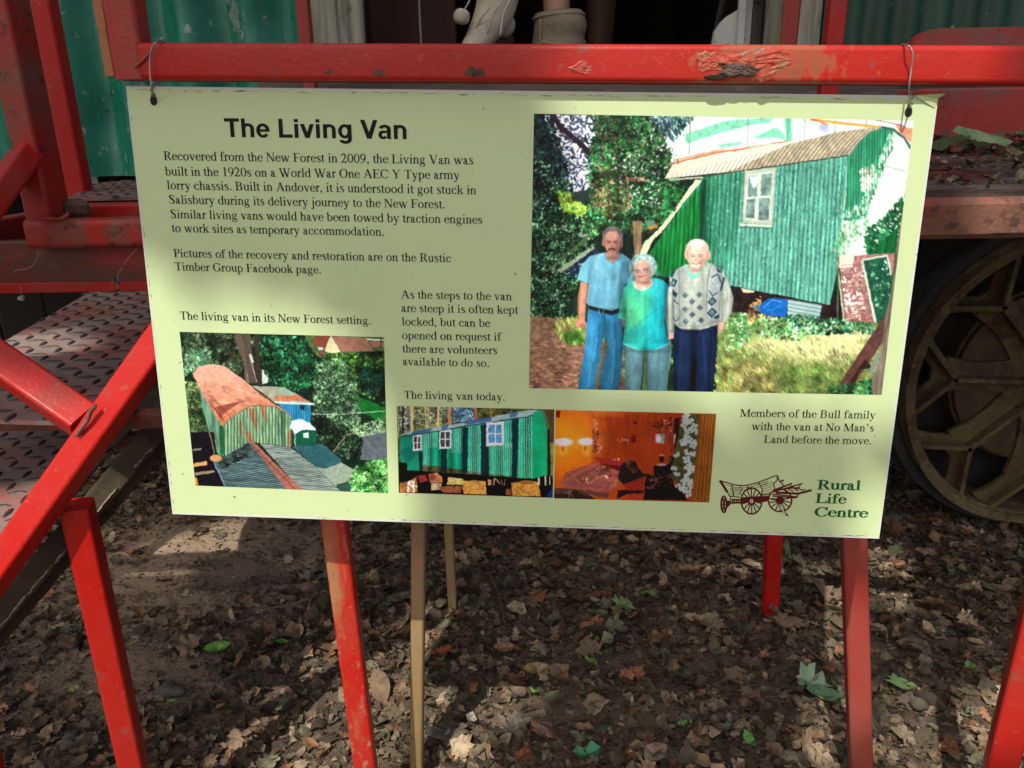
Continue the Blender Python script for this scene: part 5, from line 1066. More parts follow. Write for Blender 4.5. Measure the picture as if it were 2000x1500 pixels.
for q in ([(210, 440), (700, 440), (760, 660), (640, 830), (590, 1120), (200, 1120), (170, 830)], [(170, 1140), (400, 1180), (375, 1480), (260, 2140), (60, 2140)], [(400, 1180), (600, 1150), (625, 1500), (560, 2135), (310, 2135), (400, 1560)], [(60, 800), (200, 830), (150, 1270), (60, 1270)], [(385, 125), (612, 125), (600, 480), (385, 480)],
          [(600, 790), (1165, 770), (1180, 1560), (615, 1560)], [(640, 1580), (890, 1600), (830, 2160), (640, 2150)], [(900, 1640), (1200, 1560), (1150, 2150), (905, 2160)], [(700, 480), (1030, 480), (1000, 800), (740, 800)],
          [(1200, 600), (1840, 600), (1790, 1390), (1240, 1390)], [(1240, 1340), (1490, 1390), (1420, 2150), (1235, 2150)], [(1500, 1390), (1780, 1330), (1720, 2160), (1480, 2160)], [(1400, 290), (1660, 290), (1640, 640), (1410, 640)], [(1140, 900), (1240, 900), (1240, 1430), (1140, 1430)], [(1820, 800), (1970, 800), (1950, 1300), (1820, 1300)]):
    p.mul(q, rnd)
    P_ = [p.c(a) for a in q]; w_ = p.win(P_); m_ = p.mask(P_, w_); x0, x1, y0, y1 = w_; p.im[y0:y1, x0:x1] *= (1 + .35 * m_ * fs[y0:y1, x0:x1])[..., None]
for x, y, rx, ry, al in ((488, 512, 80, 22, .4), (880, 812, 80, 22, .35), (1520, 662, 80, 20, .35), (420, 1600, 40, 260, .45), (895, 1800, 30, 300, .4), (1480, 1760, 36, 340, .6), (590, 1000, 30, 200, .4), (1150, 1100, 26, 300, .5), (640, 1200, 20, 200, .4), (470, 1160, 200, 26, .4), (900, 1650, 240, 26, .4), (1520, 1400, 260, 24, .4)):
    p.ell(x, y, rx, ry, (20, 24, 30), 0, al * .8, 1.4)
for x, y, rx, ry in ((300, 600, 60, 130), (1050, 850, 60, 120), (1480, 850, 110, 240), (1530, 350, 60, 40), (850, 640, 40, 60), (480, 260, 50, 40)): p.ell(x, y, rx, ry, (250, 250, 245), 0, .13, 1.5)
for pts_, w_, c_ in (([(412, 306), (470, 312)], 9, (70, 48, 46)), ([(496, 314), (552, 306)], 9, (70, 48, 46)), ([(424, 328), (464, 330)], 7, (48, 32, 32)), ([(502, 330), (544, 328)], 7, (48, 32, 32)), ([(436, 412), (484, 396), (536, 412)], 15, (66, 46, 46)), ([(480, 335), (470, 380), (500, 384)], 6, (120, 74, 66)),
    ([(780, 672), (824, 670)], 8, (74, 50, 50)), ([(874, 660), (916, 656)], 8, (74, 50, 50)), ([(800, 734), (850, 746), (908, 714)], 8, (128, 52, 56)), ([(765, 665), (795, 702), (828, 690), (832, 658), (765, 660)], 4, (96, 84, 80)), ([(862, 655), (880, 687), (920, 682), (925, 645), (862, 648)], 4, (96, 84, 80)),
    ([(1440, 476), (1500, 472)], 8, (150, 100, 86)), ([(1532, 472), (1602, 476)], 8, (150, 100, 86)), ([(1455, 496), (1502, 494)], 7, (84, 56, 52)), ([(1540, 494), (1586, 496)], 7, (84, 56, 52)), ([(1455, 574), (1515, 592), (1582, 566)], 8, (140, 66, 66)), ([(1518, 500), (1500, 545), (1530, 552)], 5, (206, 146, 128))): p.line(pts_, w_, c_, .9)
# soft folds and sun-side shading on the clothes
for a, w_, c_, al in (([(250, 620), (300, 900), (280, 1080)], 26, (60, 120, 150), .25), ([(420, 640), (440, 900), (400, 1120)], 30, (110, 176, 200), .25), ([(600, 640), (560, 900), (520, 1100)], 30, (56, 112, 140), .3), ([(120, 860), (90, 1250)], 30, (184, 128, 100), .4), ([(180, 860), (150, 1200)], 18, (100, 62, 50), .4),
    ([(1020, 800), (1060, 1100), (1040, 1500)], 50, (40, 214, 226), .3), ([(700, 900), (680, 1200)], 36, (90, 214, 150), .3), ([(880, 940), (900, 1400)], 24, (20, 150, 160), .25), ([(1420, 820), (1400, 1300)], 60, (190, 200, 192), .25), ([(1600, 700), (1620, 1300)], 44, (138, 150, 142), .3), ([(1180, 960), (1200, 1400)], 30, (196, 204, 194), .35), ([(1920, 900), (1900, 1200)], 30, (206, 212, 200), .4),
    ([(240, 1300), (200, 2100)], 40, (50, 128, 166), .35), ([(330, 1300), (300, 1800)], 30, (24, 74, 104), .4), ([(520, 1300), (540, 1800), (500, 2100)], 36, (24, 74, 104), .35), ([(720, 1660), (740, 2150)], 40, (108, 156, 166), .35), ([(1060, 1640), (1040, 2150)], 50, (66, 108, 120), .35), ([(1330, 1420), (1300, 2150)], 40, (40, 58, 96), .4), ([(1700, 1400), (1660, 2150)], 36, (14, 22, 44), .4)):
    for k in range(3): p.line(a, w_ * (1 - .28 * k), c_, al * .6)
p.z = (0, 0, 1.0)
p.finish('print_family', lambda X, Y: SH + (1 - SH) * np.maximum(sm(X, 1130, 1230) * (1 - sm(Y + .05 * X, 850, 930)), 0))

# ---- photograph 2: rusty curved roof from above
p = Paint([(351, 648), (750, 658.5), (758, 963), (382, 948)], 760, 600, 8)
n8 = p.noise(22, seed=21); n3 = p.noise(5, seed=22); nv = p.noise(2.5, 26, seed=23); nh = p.noise(20, 2.5, seed=24)
p.z = (340, 640, 4.41)
p.poly([(0, 0), (1900, 0), (1900, 1500), (0, 1500)], (24, 44, 34), n3, .9)
p.splat([(50, 40), (740, 60), (560, 400), (350, 320), (170, 330), (90, 300)], 1300, (4, 22), [(40, 60, 40), (60, 84, 52), (24, 40, 30), (92, 110, 80)], .5)
p.splat([(70, 170), (330, 200), (300, 330), (160, 380), (90, 420)], 800, (4, 16), [(60, 120, 70), (110, 160, 110), (36, 80, 60), (150, 190, 160)], .5)
p.splat([(90, 460), (200, 480), (300, 880), (220, 960), (130, 880)], 900, (4, 16), [(60, 104, 50), (100, 140, 76), (40, 70, 40), (140, 160, 100)], .5)
p.poly([(750, 360), (815, 370), (810, 470), (750, 495)], (206, 222, 214)); p.line([(545, 60), (640, 330), (640, 480)], 66, (104, 88, 74)); p.line([(620, 60), (680, 480)], 60, (86, 74, 64)); p.line([(715, 60), (735, 495)], 50, (58, 50, 44)); p.line([(655, 230), (675, 300)], 24, (200, 206, 190)); p.line([(430, 100), (520, 280), (600, 350)], 16, (60, 54, 46)); p.line([(630, 400), (640, 480)], 4, (190, 196, 180)); p.line([(665, 300), (715, 470)], 6, (190, 190, 170))
p.splat([(740, 80), (1150, 80), (1230, 300), (1250, 420), (1100, 560), (830, 480), (740, 300)], 2000, (5, 20), [(22, 84, 48), (36, 110, 64), (18, 48, 34), (60, 140, 86), (16, 36, 30)], .5)
p.poly([(1120, 60), (1820, 80), (1820, 200), (1250, 260), (1190, 200)], (80, 110, 60), n3, .8)
p.poly([(1205, 70), (1345, 72), (1290, 190), (1290, 250), (1250, 250), (1245, 160), (1200, 155)], (132, 66, 52), n3, .3); p.poly([(1350, 75), (1445, 235), (1420, 235), (1300, 200), (1305, 170)], (214, 210, 160)); p.poly([(1355, 75), (1660, 85), (1710, 205), (1440, 210)], (160, 110, 92), n3, .3); p.line([(1300, 190), (1352, 78), (1445, 235)], 9, (226, 216, 190)); p.poly([(1240, 165), (1285, 168), (1280, 190), (1242, 188)], (200, 210, 220)); p.line([(1660, 100), (1810, 108)], 14, (220, 226, 226)); p.poly([(1690, 120), (1810, 122), (1810, 160), (1710, 170)], (170, 110, 84)); p.line([(1785, 85), (1780, 180)], 10, (60, 50, 46))
p.poly([(1500, 560), (1850, 700), (1850, 860), (1600, 720)], (24, 112, 40), n3, .5); p.poly([(1630, 900), (1850, 880), (1850, 1150), (1600, 1140)], (92, 104, 112), n3, .4)
p.splat([(1270, 230), (1820, 200), (1820, 660), (1600, 560), (1500, 500), (1300, 330)], 1900, (5, 18), [(30, 74, 36), (70, 120, 40), (20, 50, 30), (110, 150, 50), (24, 60, 40)], .5)
p.splat([(1560, 330), (1820, 380), (1820, 640), (1620, 560)], 700, (5, 18), [(18, 40, 34), (24, 60, 44), (14, 30, 26)], .5)
p.splat([(1230, 300), (1440, 250), (1560, 420), (1600, 700), (1620, 1000), (1500, 1130), (1380, 1080), (1250, 980), (1190, 760), (1200, 480)], 2800, (4, 15), [(76, 124, 80), (116, 160, 112), (50, 94, 60), (150, 184, 140), (40, 76, 50)], .45)
p.splat([(1200, 760), (1420, 800), (1630, 960), (1600, 1130), (1400, 1080), (1240, 980)], 1300, (5, 18), [(20, 34, 28), (34, 56, 40), (60, 84, 60), (14, 24, 22)], .45)
p.splat([(1500, 880), (1830, 760), (1830, 900), (1600, 940)], 300, (4, 16), [(120, 160, 110), (150, 180, 130)], .3); p.line([(1370, 1070), (1480, 930), (1560, 900)], 9, (140, 120, 90)); p.line([(880, 700), (1000, 742), (1400, 748), (1830, 718)], 5, (220, 230, 220), .9)
# blue shed
p.poly([(885, 655), (1175, 665), (1178, 830), (1000, 790), (930, 700)], (40, 130, 180), nv, .5); p.stripes([(885, 655), (1175, 665), (1178, 830), (1000, 790)], lambda X, Y: X * 2 * np.pi / 4.6, .2)
p.poly([(660, 500), (950, 515), (1195, 655), (870, 650), (760, 560)], (172, 178, 150), n8, .6); p.poly([(860, 590), (1070, 580), (1160, 636), (870, 632)], (196, 120, 84), n3, .6); p.poly([(940, 520), (1060, 575), (900, 570)], (130, 180, 168), n8, .5, .7); p.line([(870, 646), (1205, 660)], 16, (206, 224, 226)); p.splat([(1085, 672), (1140, 674), (1138, 704), (1090, 704)], 14, (8, 16), [(24, 50, 70)], .35, 1.5)
# van end and roof
p.poly([(200, 480), (400, 830), (430, 1110), (380, 1090), (300, 900), (250, 700)], (96, 150, 118), nv, .9); p.poly([(385, 845), (440, 845), (450, 1110), (400, 1090)], (36, 96, 60), nv, .6); p.poly([(300, 900), (345, 900), (370, 1090), (345, 1085)], (40, 30, 26))
p.poly([(420, 845), (520, 750), (640, 690), (740, 672), (860, 680), (1005, 765), (1010, 1030), (740, 995), (650, 985), (440, 1110)], (112, 152, 116), nv, .9)
for q in ([(640, 700), (690, 690), (720, 900), (690, 860)], [(740, 672), (790, 672), (800, 820), (760, 760)], [(620, 900), (660, 900), (680, 990), (650, 985)], [(980, 900), (1010, 880), (1010, 1030), (985, 1025)], [(560, 820), (585, 800), (590, 960)]): p.poly(q, (168, 92, 60), nv, .6, .85)
p.poly([(910, 700), (950, 720), (960, 1020), (925, 1015)], (50, 100, 66), nv, .6, .8); p.stripes([(420, 845), (640, 690), (740, 672), (860, 680), (1005, 765), (1010, 1030), (650, 985), (440, 1110)], lambda X, Y: X * 2 * np.pi / 6.2, .28)
p.grad([(160, 395), (220, 335), (330, 312), (430, 330), (600, 450), (760, 590), (1005, 750), (870, 675), (740, 662), (640, 680), (520, 745), (410, 848), (310, 690), (215, 520)], (236, 172, 150), (216, 126, 88), nz=n3, amp=.25)
p.splat([(250, 480), (600, 480), (850, 640), (520, 740), (410, 830), (300, 660)], 160, (10, 40), [(206, 120, 84), (232, 160, 124), (204, 112, 78)], .4, .5, .25)
for k in range(9):
    t = k / 8; p.line([(300 + 260 * t - 80, 560 + 20 * t), (420 + 280 * t - 60, 470 + 90 * t), (560 + 300 * t - 60, 500 + 130 * t)], 4, (244, 190, 160), .5)
p.line([(410, 848), (520, 745), (640, 682), (740, 664), (870, 677), (1005, 755)], 9, (176, 116, 84)); p.poly([(350, 690), (450, 660), (590, 635), (520, 680), (430, 740), (400, 800), (380, 760)], (140, 66, 52), n3, .4, .85)
p.line([(300, 640), (430, 800)], 10, (130, 60, 48), .8); p.line([(350, 620), (480, 770)], 8, (130, 60, 48), .7)
# toilet cabin
p.poly([(1010, 900), (1040, 920), (1042, 1022), (1015, 1010)], (16, 70, 56)); p.poly([(1040, 915), (1110, 870), (1225, 888), (1225, 1000), (1042, 1022)], (14, 92, 66), nv, .3); p.poly([(1000, 860), (1010, 800), (1080, 786), (1170, 820), (1225, 885), (1110, 878), (1040, 918)], (214, 240, 250)); p.poly([(1110, 905), (1162, 905), (1160, 948), (1112, 948)], (210, 240, 236)); p.line([(1080, 1010), (1085, 900), (1130, 888), (1180, 905), (1182, 1000)], 4, (8, 60, 44)); p.line([(1040, 915), (1042, 1022)], 6, (190, 220, 220))
# slate roofs
p.poly([(340, 1160), (440, 1105), (650, 990), (900, 1250), (1000, 1400), (430, 1380)], (74, 100, 104), nh, .9); p.poly([(740, 1000), (1000, 1030), (1130, 1130), (1450, 1420), (1090, 1400), (900, 1180)], (118, 136, 130), nh, .8)
p.stripes([(340, 1160), (650, 990), (1000, 1400), (430, 1380)], lambda X, Y: (Y + .2 * X) * 2 * np.pi / 4.2, .4); p.stripes([(740, 1000), (1000, 1030), (1130, 1130), (1450, 1420), (1090, 1400)], lambda X, Y: (Y - .15 * X) * 2 * np.pi / 3.8, .32)
p.splat([(380, 1150), (640, 1000), (700, 1080), (400, 1230)], 300, (6, 18), [(30, 44, 44), (50, 66, 62)], .4, .2, .7)
p.poly([(1020, 1025), (1270, 1000), (1440, 1130), (1440, 1170), (1300, 1215), (1220, 1200)], (44, 92, 98), n3, .4); p.poly([(1130, 1130), (1220, 1200), (1300, 1215), (1440, 1160), (1580, 1240), (1500, 1330), (1400, 1370)], (140, 160, 140), n3, .3)
p.poly([(1400, 1360), (1510, 1325), (1540, 1420), (1440, 1420)], (50, 84, 76)); p.line([(1400, 1360), (1510, 1325)], 8, (30, 40, 36))
p.poly([(640, 988), (690, 985), (850, 1150), (1110, 1400), (970, 1398), (780, 1150)], (164, 98, 84), n3, .4); p.line([(660, 1000), (1040, 1390)], 6, (96, 56, 50)); p.line([(700, 1080), (760, 1040)], 5, (60, 34, 30)); p.line([(800, 1180), (880, 1130)], 5, (60, 34, 30)); p.line([(930, 1300), (1000, 1260)], 5, (60, 34, 30))
# dark corner with rafters, bright shrub
p.poly([(140, 900), (300, 900), (370, 1110), (345, 1170), (440, 1370), (180, 1360)], (26, 24, 30), n3, .6); p.line([(340, 1160), (440, 1370)], 8, (130, 150, 180)); p.line([(160, 1190), (285, 1165)], 34, (206, 150, 96)); p.line([(180, 1262), (350, 1238)], 24, (150, 130, 104)); p.line([(155, 1056), (235, 1045)], 16, (120, 116, 110)); p.ell(360, 1125, 52, 30, (210, 150, 96)); p.line([(300, 900), (350, 1090)], 8, (150, 140, 120)); p.poly([(178, 1290), (195, 1290), (215, 1360), (182, 1355)], (200, 150, 40))
p.splat([(1560, 1200), (1700, 1150), (1850, 1130), (1850, 1430), (1530, 1410), (1510, 1320)], 1500, (5, 17), [(86, 190, 76), (130, 220, 110), (50, 140, 60), (170, 230, 140), (36, 100, 50)], .5)
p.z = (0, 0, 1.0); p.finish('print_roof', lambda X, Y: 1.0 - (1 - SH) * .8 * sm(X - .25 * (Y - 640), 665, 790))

# ---- photograph 3: the restored van among pines
p = Paint([(775, 793), (1083, 799.5), (1079.5, 972), (779, 962)], 640, 360, 9)
n8 = p.noise(18, seed=31); n3 = p.noise(4, seed=32); nv = p.noise(2.5, 20, seed=33); p.z = (765, 780, 5.97)
p.poly([(0, 0), (2000, 0), (2000, 1250), (0, 1250)], (60, 66, 40), n3, .9)
p.poly([(60, 80), (900, 90), (950, 200), (500, 330), (80, 420)], (104, 112, 62), n3, .9); p.splat([(60, 80), (650, 90), (600, 280), (100, 380)], 700, (5, 20), [(70, 76, 40), (130, 136, 70), (44, 44, 32), (150, 170, 190)], .4)
p.poly([(680, 95), (930, 100), (960, 230), (720, 270)], (86, 138, 176), n3, .9); p.splat([(560, 90), (1000, 100), (960, 240), (600, 290)], 460, (5, 18), [(40, 44, 36), (70, 90, 90), (110, 160, 200), (50, 50, 30)], .3); p.splat([(980, 100), (1640, 110), (1500, 170), (1000, 220)], 600, (5, 18), [(60, 64, 30), (90, 96, 50), (40, 40, 26)], .4); p.splat([(60, 100), (200, 100), (200, 400), (80, 420)], 300, (5, 16), [(40, 36, 30), (90, 84, 60), (150, 190, 220)], .4)
for x, w, c in ((232, 34, (190, 170, 110)), (392, 14, (176, 160, 90)), (420, 10, (170, 160, 100)), (540, 26, (186, 160, 90)), (668, 36, (170, 104, 64)), (972, 36, (136, 84, 62)), (1150, 20, (120, 84, 46)), (130, 22, (48, 40, 34)), (75, 14, (150, 140, 80))): p.line([(x, 60), (x + 4, 460)], w, c)
p.poly([(1740, 120), (1905, 122), (1890, 900), (1820, 900), (1830, 340)], (72, 56, 36), nv, .6); p.poly([(1850, 500), (1900, 500), (1890, 1100), (1860, 1100)], (110, 110, 50), nv, .6); p.poly([(1800, 340), (1840, 340), (1850, 900), (1810, 900)], (36, 24, 22))
p.grad([(100, 430), (1640, 190), (1640, 930), (100, 720)], (12, 120, 96), (16, 130, 92), nz=nv, amp=.3)
p.poly([(170, 700), (330, 610), (330, 830), (180, 820)], (18, 130, 92)); p.poly([(100, 600), (340, 480), (330, 620), (180, 740)], (8, 92, 86), alpha=.7)
p.stripes([(350, 400), (1640, 190), (1640, 930), (350, 840)], lambda X, Y: X * 2 * np.pi / (2.9 + .003 * (X - 820)), .25)
for x0, x1, y0, y1 in ((360, 440, 400, 780), (430, 540, 380, 560), (700, 830, 340, 620), (880, 1030, 300, 870), (1300, 1410, 240, 560), (1130, 1400, 540, 890), (1460, 1640, 200, 920)):
    x = x0
    while x < x1: p.line([(x, y0 + (x - x0) * -.15), (x, y1)], 8, (176, 200, 190), .65); x += 24 if x0 < 1200 else 28
for q in ([(820, 330), (885, 325), (880, 860), (815, 850)], [(1030, 300), (1100, 290), (1130, 560), (1130, 890), (1040, 880)], [(1400, 240), (1475, 220), (1460, 905), (1395, 900)], [(575, 570), (640, 570), (640, 850), (575, 835)], [(310, 610), (360, 600), (360, 830), (320, 825)]): p.poly(q, (16, 34, 44), n3, .3, .92)
p.poly([(1640, 190), (1690, 120), (1740, 130), (1790, 220), (1815, 380), (1815, 880), (1640, 930)], (14, 142, 92), n8, .25)
p.poly([(85, 425), (180, 375), (840, 270), (1500, 135), (1690, 118), (1640, 185), (900, 300), (370, 392), (250, 410), (100, 432)], (120, 146, 150), n3, .2)
for q in ([(250, 370), (480, 330), (440, 375), (230, 408)], [(590, 300), (655, 290), (640, 340), (570, 350)], [(860, 255), (1160, 200), (1150, 250), (850, 298)], [(1380, 160), (1470, 145), (1450, 200), (1370, 215)]): p.poly(q, (44, 80, 126), alpha=.9)
p.line([(100, 432), (370, 395), (900, 303), (1640, 192)], 9, (14, 24, 28)); p.line([(1745, 125), (1800, 200), (1832, 350)], 10, (84, 120, 84))
for (a, b, c, d, gl) in ((245, 415, 348, 592, (60, 50, 46)), (552, 355, 690, 572, (60, 56, 60)), (1098, 262, 1306, 538, (60, 116, 160))):
    p.poly([(a, b + 10), (c, b - 8), (c, d - 6), (a, d + 4)], (196, 208, 214)); mx, my = (a + c) / 2, (b + d) / 2; s_ = 14 if a < 1000 else 26
    for x0, x1 in ((a + s_, mx - 6), (mx + 6, c - s_)):
        for y0, y1 in ((b + s_ + 6, my - 5), (my + 5, d - s_ - 6)): p.poly([(x0, y0), (x1, y0 - 4), (x1, y1 - 4), (x0, y1)], gl, n3, .8)
p.poly([(80, 730), (180, 740), (180, 820), (1640, 925), (1815, 880), (1890, 900), (1890, 1150), (80, 1100)], (20, 18, 20), n3, .7)
for q, c in (([(90, 970), (180, 960), (290, 900), (300, 1080), (95, 1085)], (150, 90, 50)), ([(290, 890), (400, 880), (420, 950), (330, 970)], (120, 36, 40)), ([(430, 865), (520, 850), (580, 900), (585, 970), (440, 970)], (168, 104, 60)), ([(455, 975), (580, 975), (570, 1050), (460, 1060)], (170, 150, 110)), ([(650, 900), (830, 925), (830, 1000), (640, 990)], (206, 160, 84)), ([(540, 1010), (820, 1010), (800, 1090), (600, 1090)], (130, 74, 44)), ([(820, 950), (980, 940), (1090, 960), (1100, 1110), (830, 1100)], (196, 130, 56)), ([(1390, 970), (1560, 945), (1700, 960), (1740, 1130), (1400, 1125)], (180, 122, 48)), ([(1110, 930), (1160, 940), (1155, 1000), (1125, 1000)], (190, 120, 70)), ([(1325, 1040), (1390, 1050), (1380, 1120), (1330, 1110)], (110, 60, 40))):
    p.poly(q, c, n3, .9)
p.line([(1185, 1000), (1195, 915), (1260, 980)], 12, (176, 150, 120)); p.line([(1290, 1000), (1270, 930)], 8, (150, 100, 80)); p.line([(1310, 1000), (1320, 930)], 8, (150, 100, 80)); p.line([(1715, 1000), (1715, 910)], 22, (190, 190, 150)); p.line([(1795, 1000), (1790, 890)], 18, (170, 180, 140)); p.line([(1840, 1000), (1840, 900)], 8, (200, 200, 170)); p.ell(1570, 965, 90, 24, (130, 84, 36)); p.ell(470, 905, 40, 40, (120, 60, 40)); p.splat([(180, 960), (300, 930), (300, 1080), (180, 1080)], 30, (8, 22), [(236, 220, 190)], .4, 1.3); p.poly([(1820, 1090), (1880, 1020), (1880, 1140), (1810, 1130)], (20, 40, 96))
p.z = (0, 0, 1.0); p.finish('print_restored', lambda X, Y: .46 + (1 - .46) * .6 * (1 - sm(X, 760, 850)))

# ---- photograph 4: warm interior
p = Paint([(1085.5, 800.5), (1399, 808), (1385, 981), (1082, 973)], 640, 360, 10)
n8 = p.noise(20, seed=41); n3 = p.noise(5, seed=42); nv = p.noise(3, 30, seed=43); p.z = (1070, 780, 5.88)
p.grad([(60, 100), (1000, 100), (2000, 100), (2000, 1250), (60, 1250)], (196, 104, 20), (116, 40, 20), vertical=False, nz=nv, amp=.25)
p.poly([(500, 160), (1560, 180), (1500, 900), (500, 760)], (142, 58, 24), nv, .35, .85)
p.ell(190, 470, 240, 330, (250, 170, 20), 0, .75, .95); p.ell(440, 460, 190, 300, (246, 160, 24), 0, .65, .95); p.ell(560, 150, 260, 40, (196, 120, 50), .1, .6, .9)
for x, y, r in ((180, 490, 90), (440, 485, 74)): p.ell(x, y + 80, r * .6, 80, (250, 210, 60), 0, .7, .9); p.ell(x, y, r * 1.25, 48, (250, 236, 190), 0, .95, .5); p.ell(x, y - 2, r, 34, (232, 244, 250), 0, 1, .4); p.ell(x - 10, y + 80, 18, 32, (196, 110, 30))
p.poly([(90, 130), (140, 130), (140, 208), (90, 204)], (120, 30, 20)); p.splat([(510, 220), (570, 240), (620, 600), (520, 640)], 260, (6, 16), [(180, 100, 60), (130, 70, 40), (220, 150, 100)], .5); p.poly([(960, 410), (1014, 412), (1012, 500), (958, 500)], (96, 30, 26)); p.poly([(965, 275), (1000, 245), (1045, 282)], (56, 30, 24)); p.splat([(800, 450), (930, 460), (925, 490), (800, 485)], 16, (8, 18), [(220, 140, 100)], .3, 1.5)
p.poly([(1235, 395), (1350, 395), (1335, 510), (1235, 500)], (110, 140, 130), n3, .6); p.ell(1270, 450, 30, 46, (190, 214, 206), 0, .9, .6); p.poly([(1390, 260), (1560, 200), (1500, 640), (1400, 600)], (120, 50, 40), n3, .6); p.poly([(1450, 220), (1510, 200), (1500, 560), (1455, 600)], (40, 26, 26)); p.poly([(1452, 395), (1472, 395), (1460, 520), (1446, 500)], (150, 170, 160)); p.splat([(1200, 250), (1450, 200), (1440, 380), (1220, 380)], 90, (8, 22), [(90, 40, 24), (150, 90, 50), (60, 30, 24)], .5)
p.poly([(520, 660), (850, 690), (860, 760), (620, 740)], (150, 50, 36)); p.poly([(600, 740), (830, 760), (830, 840), (700, 820)], (100, 30, 24)); p.line([(810, 670), (820, 700)], 18, (240, 190, 160)); p.ell(765, 690, 30, 10, (200, 110, 90))
p.poly([(200, 840), (560, 725), (640, 760), (840, 830), (850, 900), (760, 1040), (620, 1060), (180, 1000), (150, 960)], (150, 96, 74), n3, .5)
for a, b, w_, c in (((280, 870), (560, 740), 30, (176, 104, 90)), ((330, 900), (560, 780), 26, (110, 84, 60)), ((420, 960), (600, 800), 34, (124, 104, 70)), ((480, 960), (640, 850), 16, (190, 140, 100)), ((200, 950), (620, 1010), 30, (130, 84, 84)), ((260, 1040), (700, 1100), 50, (74, 66, 66)), ((620, 920), (800, 940), 24, (170, 110, 90)), ((700, 860), (840, 880), 20, (150, 60, 40)), ((740, 1010), (800, 930), 22, (190, 120, 84))): p.line([a, b], w_, c, .8)
p.splat([(560, 770), (700, 780), (720, 900), (590, 900)], 110, (6, 18), [(226, 170, 140), (110, 60, 44), (190, 130, 100)], .6); p.splat([(350, 900), (460, 900), (470, 960), (370, 950)], 50, (6, 16), [(210, 150, 120), (100, 50, 40)], .6)
p.poly([(60, 1020), (320, 1020), (560, 1150), (60, 1150)], (50, 40, 30)); [p.line([(70, 1020 + k * 14), (300 - k * 12, 1024 + k * 14)], 4, (180, 160, 110), .8) for k in range(5)]; p.line([(200, 1080), (320, 1020), (430, 1100)], 4, (190, 170, 120)); p.line([(240, 1130), (250, 1060), (290, 1130)], 6, (150, 150, 140))
p.poly([(850, 730), (1000, 700), (1080, 840), (1200, 870), (1200, 1000), (1120, 880), (860, 980), (800, 900)], (34, 34, 30), n3, .6); p.splat([(870, 700), (960, 700), (1050, 830), (960, 850)], 90, (6, 20), [(110, 80, 64), (80, 60, 50)], .3, .8); p.poly([(850, 980), (1110, 890), (1090, 1030), (950, 1040)], (130, 44, 32)); p.poly([(920, 1080), (1100, 1070), (1090, 1150), (920, 1150)], (150, 56, 34)); p.poly([(800, 1040), (1100, 1040), (1090, 1075), (900, 1090), (800, 1140)], (44, 24, 22))
p.poly([(1215, 760), (1420, 740), (1450, 1000), (1540, 1000), (1600, 1160), (1100, 1150), (1120, 900), (1220, 870)], (26, 26, 24), n3, .7); p.poly([(1285, 655), (1332, 655), (1330, 720), (1285, 720)], (16, 14, 14)); p.ell(1305, 750, 60, 14, (150, 140, 120)); p.ell(1310, 640, 36, 14, (160, 110, 80)); p.poly([(1390, 660), (1450, 655), (1450, 750), (1390, 750)], (30, 24, 22)); p.line([(1405, 670), (1405, 720)], 6, (190, 180, 160)); p.line([(1240, 990), (1540, 1010)], 5, (60, 60, 50)); p.line([(1455, 985), (1480, 1010)], 12, (220, 220, 200)); p.splat([(1140, 900), (1420, 800), (1420, 960), (1140, 1040)], 60, (6, 18), [(90, 70, 60), (130, 80, 60), (50, 50, 44)], .5)
cur = [(1560, 165), (1745, 170), (1720, 480), (1690, 760), (1640, 1110), (1560, 1040), (1420, 900), (1450, 620), (1520, 340)]
p.poly(cur, (60, 76, 40), n3, .6)
for _ in range(58):
    x, y = p.r.uniform(1430, 1740), p.r.uniform(175, 1090)
    if not (1560 - (y - 165) * .19 < x + 6 and x < 1745 - (y - 165) * .11) or (y > 880 and x < 1420 + (y - 900) * .9): continue
    for a in range(int(p.r.integers(2, 5))): p.ell(x + 22 * math.cos(a * 1.4 + x), y + 24 * math.sin(a * 1.4 + x), 20, 30, (146, 196, 178), a * 1.4 + x + 1.5, .95)
    p.ell(x, y, 8, 9, (90, 100, 50))
p.poly([(1745, 170), (1950, 170), (1870, 1190), (1650, 1180), (1690, 760)], (112, 76, 16), nv, .35)
for k in range(5): p.line([(1790 + k * 34, 170), (1700 + k * 42, 1190)], 5, (190, 150, 84), .9); p.line([(1796 + k * 34, 170), (1706 + k * 42, 1190)], 3, (60, 36, 10), .8)
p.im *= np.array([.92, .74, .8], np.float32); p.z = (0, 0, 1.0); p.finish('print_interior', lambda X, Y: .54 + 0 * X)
# ------------------------------------------------------------------ hanging wires
def wire(label, hole, front, back):
    pts = [S(*UV(*hole), -.006), S(*UV(*hole), .0016)] + [PY(x, y, Y) for x, y, Y in front] + [PY(x, y, Y) for x, y, Y in back]
    pts.append(S(*UV(*hole), -.008))
    hp = S(*UV(*hole), .003); tw = [hp + np.array([.0022 * math.cos(q), .0, .004 + .0013 * q]) + np.array([0, -.0018 * math.sin(q), 0]) for q in np.linspace(0, 14, 40)]
    o = tubepath('hanging_wire', smoothpts(pts, 5), .00115, M['wire'], None, n=6); tubepath('twist', tw, .0008, M['wire'], o, n=5); tag(o, label, 'wire', 'wires holding the sign')
    return o
wire('thin wire looped over the welded corner at the left end of the rail', (301, 190), [(297, 172, 1.005), (293, 145, 1.008), (293, 112, 1.009), (298, 92, 1.008), (307, 82, 1.010)], [(316, 81, 1.03), (323, 88, 1.060), (318, 130, 1.075), (308, 165, 1.07)])
